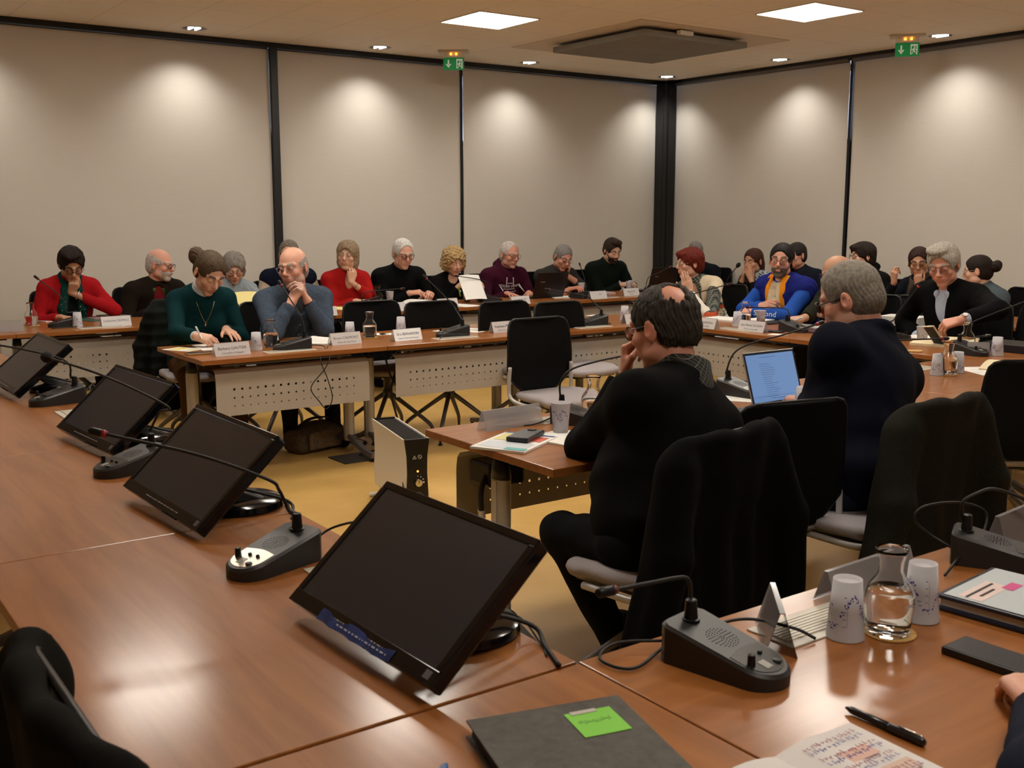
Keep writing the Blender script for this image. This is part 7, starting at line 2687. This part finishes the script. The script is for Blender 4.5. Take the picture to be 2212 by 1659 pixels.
XB = 8.55
r = person('grey haired man in navy mostly hidden behind the red haired woman', atx(1502, 546, 8.75), 195, look=-5, pitch=6, hs=1.04, skin='fair', hair='crew', hcol=(0.20, 0.18, 0.16), w=1.15, tops=[dict(name='jumper', col=(0.006, 0.007, 0.012), e=0.018, neck='crew')])
seat_for(r, 195, 'chair of the man hidden behind the red haired woman')


def floral(o_):
    def f(V):
        q = V - o_
        n = np.sin(q[:, 0] * 95 + 2 * np.sin(q[:, 2] * 60)) * np.sin(q[:, 2] * 85 + 2 * np.sin(q[:, 1] * 70))
        n2 = np.sin(q[:, 1] * 120 + 2.5 * np.sin(q[:, 2] * 80)) * np.sin(q[:, 2] * 110 + q[:, 0] * 60)
        c = np.where((n2 > 0.15)[:, None], A3(0.05, 0.06, 0.07), A3(0.38, 0.40, 0.43))
        side = (q[:, 1] > 0.02)[:, None]
        c2 = np.where((n > 0.45)[:, None], A3(0.50, 0.04, 0.10), np.where((n < -0.45)[:, None], A3(0.10, 0.16, 0.05), A3(0.008, 0.008, 0.010)))
        return np.where(side, c2, c)
    return f


h18 = atx(1627, 564, 8.45)
r = person('woman with short auburn hair and floral jacket, hands over her mouth', h18, 182, look=-38, pitch=10, hs=1.05, fem=True, w=1.12, skin='tan', hair='backtied', hcol=(0.055, 0.018, 0.010), brow=(0.03, 0.012, 0.008), lid=0.001,
           tops=[dict(name='top', col=(0.006, 0.006, 0.007), e=0.010, neck='crew', sleeves=True, cuff=0.9), dict(name='jacket', col=(0.3, 0.3, 0.3), mat=attr_mat('floral_print', 0.85, 0.2), colf=floral(h18 - A3(0, 0, 0.25)), e=0.020, cuff=0.30, cuts=[((0, 0.13, -0.1), (0.05, 0.1, 0.3))])],
           arms=dict(L=dict(w=('h', -0.055, 0.120, -0.160), d=('h', 0.30, 0.02, 1), n=('h', -0.75, 0.7, 0), pose='cover'), R=dict(w=('h', 0.055, 0.120, -0.160), d=('h', -0.30, 0.02, 1), n=('h', 0.75, 0.7, 0), pose='cover')))
seat_for(r, 182, 'chair of the woman covering her mouth')
r = person('dark haired man in navy behind the blue vest man, hand at mouth', atx(1719, 551, 8.50), 185, look=-46, pitch=4, hs=1.05, skin='pink', hair='crew', hcol=(0.020, 0.016, 0.014), w=1.10, tops=[dict(name='jumper', col=(0.008, 0.010, 0.018), e=0.018, neck='crew')],
           arms=dict(R=dict(w=('h', 0.0, 0.11, -0.165), d=('h', 0.1, 0, 1), n=('h', 0, 1, 0.1), pose='loose'), L=None))
seat_for(r, 185, 'chair of the dark haired man behind the blue vest man')
r = person('young woman with short dark hair, glasses and a black hooded top', atx(1863, 553, 8.45), 190, look=-62, pitch=2, hs=1.05, fem=True, w=1.0, skin='pale', hair='pixie', hcol=(0.022, 0.014, 0.010), glasses=((0.05, 0.03, 0.02), 0.0016, 'round'), tops=[dict(name='hooded_top', col=(0.006, 0.006, 0.006), e=0.018, neck='hood')])
seat_for(r, 190, 'chair of the young woman in the black hooded top')


def x21(c):
    MB().sphere(tuple(c['hp'](-0.084, 0.0, -0.048) - c['org']), 0.008, 10, 8).build('pearl_earring', mat('pearl', (0.7, 0.66, 0.6), 0.2), c['root'], True)


r = person('woman with tied back hair and brown glasses holding a pen by her face', atx(1985, 566, 8.35), 180, look=-4, pitch=12, roll=-4, hs=1.07, fem=True, w=1.0, skin='tan', hair='backtied', hcol=(0.030, 0.012, 0.008), lid=-0.003, glasses=((0.25, 0.12, 0.04), 0.0020, 'rect'),
           tops=[dict(name='jacket', col=(0.006, 0.007, 0.012), e=0.016), dict(kind='scarf', name='scarf', col=(0.075, 0.055, 0.040), tails=((-1, 0.3), (1, 0.34)))],
           arms=dict(R=dict(w=('h', 0.185, 0.12, -0.125), d=('h', 0.0, 0.0, 1), n=('h', 0.5, 0.7, 0), pose='pen'), L=dict(w=('h', 0.0, 0.13, -0.165), d=('h', 0.05, -0.15, 1), n=('h', 0.2, 1, 0.1), pose='loose')), extra=x21)
seat_for(r, 180, 'chair of the woman holding a pen by her face')
r = person('woman with a dark blonde-tipped bun turned away, blue grey sweater', atx(2112, 584, 8.30), 160, look=-100, pitch=10, hs=1.05, fem=True, w=1.02, skin='pale', hair='bun', hcol=(0.018, 0.010, 0.007), harg=dict(at=(0.0, -0.135, 0.015)), glasses=((0.5, 0.4, 0.3), 0.0011, 'round'), pelz=0.52,
           tops=[dict(name='sweater', col=(0.010, 0.012, 0.014), e=0.015, neck='crew'), dict(name='sweater_yoke', col=(0.075, 0.100, 0.115), e=0.020, cuff=0.0, hem=-0.17, neck='crew')])
seat_for(r, 160, 'chair of the woman with the bun, black back at the right edge')

# --- foreground, backs turned
def x23(c):
    pass


CHECK = mat('checked_shirt', (0.012, 0.014, 0.012), 0.85)
nt_ = CHECK.node_tree
b_ = nt_.nodes['Principled BSDF']
tc_ = nt_.nodes.new('ShaderNodeTexCoord')
br_ = nt_.nodes.new('ShaderNodeTexBrick')
br_.offset = 0
br_.inputs['Scale'].default_value = 1
br_.inputs['Brick Width'].default_value = 0.011
br_.inputs['Row Height'].default_value = 0.011
br_.inputs['Mortar Size'].default_value = 0.0004
br_.inputs['Color1'].default_value = (0.014, 0.016, 0.014, 1)
br_.inputs['Color2'].default_value = (0.014, 0.016, 0.014, 1)
br_.inputs['Mortar'].default_value = (0.22, 0.22, 0.19, 1)
mp_ = nt_.nodes.new('ShaderNodeMapping')
mp_.inputs['Rotation'].default_value = (1.2, 0.5, 0.6)
nt_.links.new(tc_.outputs['Object'], mp_.inputs['Vector'])
nt_.links.new(mp_.outputs['Vector'], br_.inputs['Vector'])
nt_.links.new(br_.outputs['Color'], b_.inputs['Base Color'])
h23 = aty(1434, 708, 2.44)
kn = atz(1205, 1150, 0.54)
r = person('man in a black sweater seen from behind, ruffled hair with a bald crown', h23, 90, look=-126, pitch=14, roll=0, hs=1.10, skin='ruddy', hair='tonsure', hcol=(0.036, 0.030, 0.024), w=1.06, vox=0.0032, glasses=((0.015, 0.015, 0.015), 0.0016, 'round'), lean=0.18, pel=(2.18, 2.30), belly=0.05, shoulder=-0.032, neckz=0.01,
           tops=[dict(name='checked_shirt', col=(0.014, 0.016, 0.014), mat=CHECK, e=0.010, neck='stand', sleeves=False), dict(name='sweater', col=(0.0028, 0.0028, 0.0027), e=0.024, cuff=0.9, wr=0.007, wsc=0.8, vox=0.006)],
           trousers=(0.006, 0.007, 0.009), legs=dict(kn=((kn[0] + 0.03, kn[1] + 0.02, 0.53), (2.55, 2.72, 0.53)), an=((2.20, 2.42, 0.10), (2.58, 2.75, 0.09))),
           arms=dict(L=dict(w=('w', *aty(1354, 815, 2.66)), d=('h', 0.25, -0.05, 1), n=('h', -0.35, 0.9, 0.1), pose='fist', el=('w', *aty(1262, 965, 2.72))), R=dict(w=('w', 2.58, 2.85, 0.79), d=('w', -0.6, 0.7, 0), n=('w', 0, 0, 1), pose='relax')), extra=x23)
h24 = aty(1836, 644, 2.52)
r = person('man in a navy sweater seen from behind at the silver laptop', h24, 92, look=-106, pitch=20, roll=2, hs=1.12, skin='pink', hair='crew', hcol=(0.17, 0.15, 0.125), harg=dict(front=0.012), w=1.26, vox=0.0034, glasses=((0.015, 0.015, 0.015), 0.0028, 'rect'), lean=0.20, pel=(3.22, 2.36), belly=0.05, neckz=0.0, shoulder=-0.03,
           tops=[dict(name='sweater', col=(0.0032, 0.0042, 0.0105), e=0.024, neck='crew', cuff=0.93, wr=0.006, wsc=0.8, vox=0.0065)], trousers=(0.012, 0.016, 0.028),
           arms=dict(L=dict(w=('w', 3.50, 2.79, 0.79), d=('w', -0.05, 0.99, -0.02), n=('w', 0, 0, 1), pose='relax', el=('w', *aty(1765, 880, 2.58))), R=dict(w=('w', 3.66, 2.80, 0.79), d=('w', -0.25, 0.9, -0.02), n=('w', 0, 0, 1), pose='relax')), stubamt=0.25, stub=(0.35, 0.3, 0.27))
# the sitter whose sleeve and fingertip reach into the right edge
r = person('person at the right edge, only a dark sleeve and a fingertip in view', (1.62, 0.22, 1.25), 90, look=60, pitch=20, hs=1.05, skin='pink', hair='short', hcol=(0.05, 0.04, 0.03), lean=0.15, tops=[dict(name='jacket', col=(0.014, 0.018, 0.032), e=0.016, cuff=0.90)], vox=0.004,
           arms=dict(L=dict(w=('w', 1.595, 0.795, 0.782), d=('w', 0.72, 0.70, 0.0), n=('w', 0, 0, 1), pose='relax', el=('w', 1.345, 0.655, 0.80)), R=dict(w=('w', 1.80, 0.70, 0.775), d=('w', -0.3, 0.9, 0), n=('w', 0, 0, 1), pose='relax')))
seat_for(r, 90, 'chair of the person at the right edge of the foreground table')
chair(0.53, 1.40, -PI / 2, 'dark draped chair at the bottom left corner beside the long table')
coat('dark olive coat on the chair at the bottom left corner', (0.53, 1.40, 0), -PI / 2, (0.006, 0.006, 0.005), low=0.35, wide=0.272, top=0.965, sleeve=True)

# ------------------------------------------------------------------ view
SC.view_settings.view_transform = 'Standard'
SC.view_settings.look = 'None'
SC.view_settings.gamma = 1.0
SC.view_settings.exposure = 1.75
SC.view_settings.use_curve_mapping = False
cy = SC.cycles
cy.max_bounces = 10
cy.diffuse_bounces = 4
cy.glossy_bounces = 4
cy.transmission_bounces = 10
cy.transparent_max_bounces = 12
cy.caustics_reflective = False
cy.caustics_refractive = False
cy.sample_clamp_indirect = 4.0
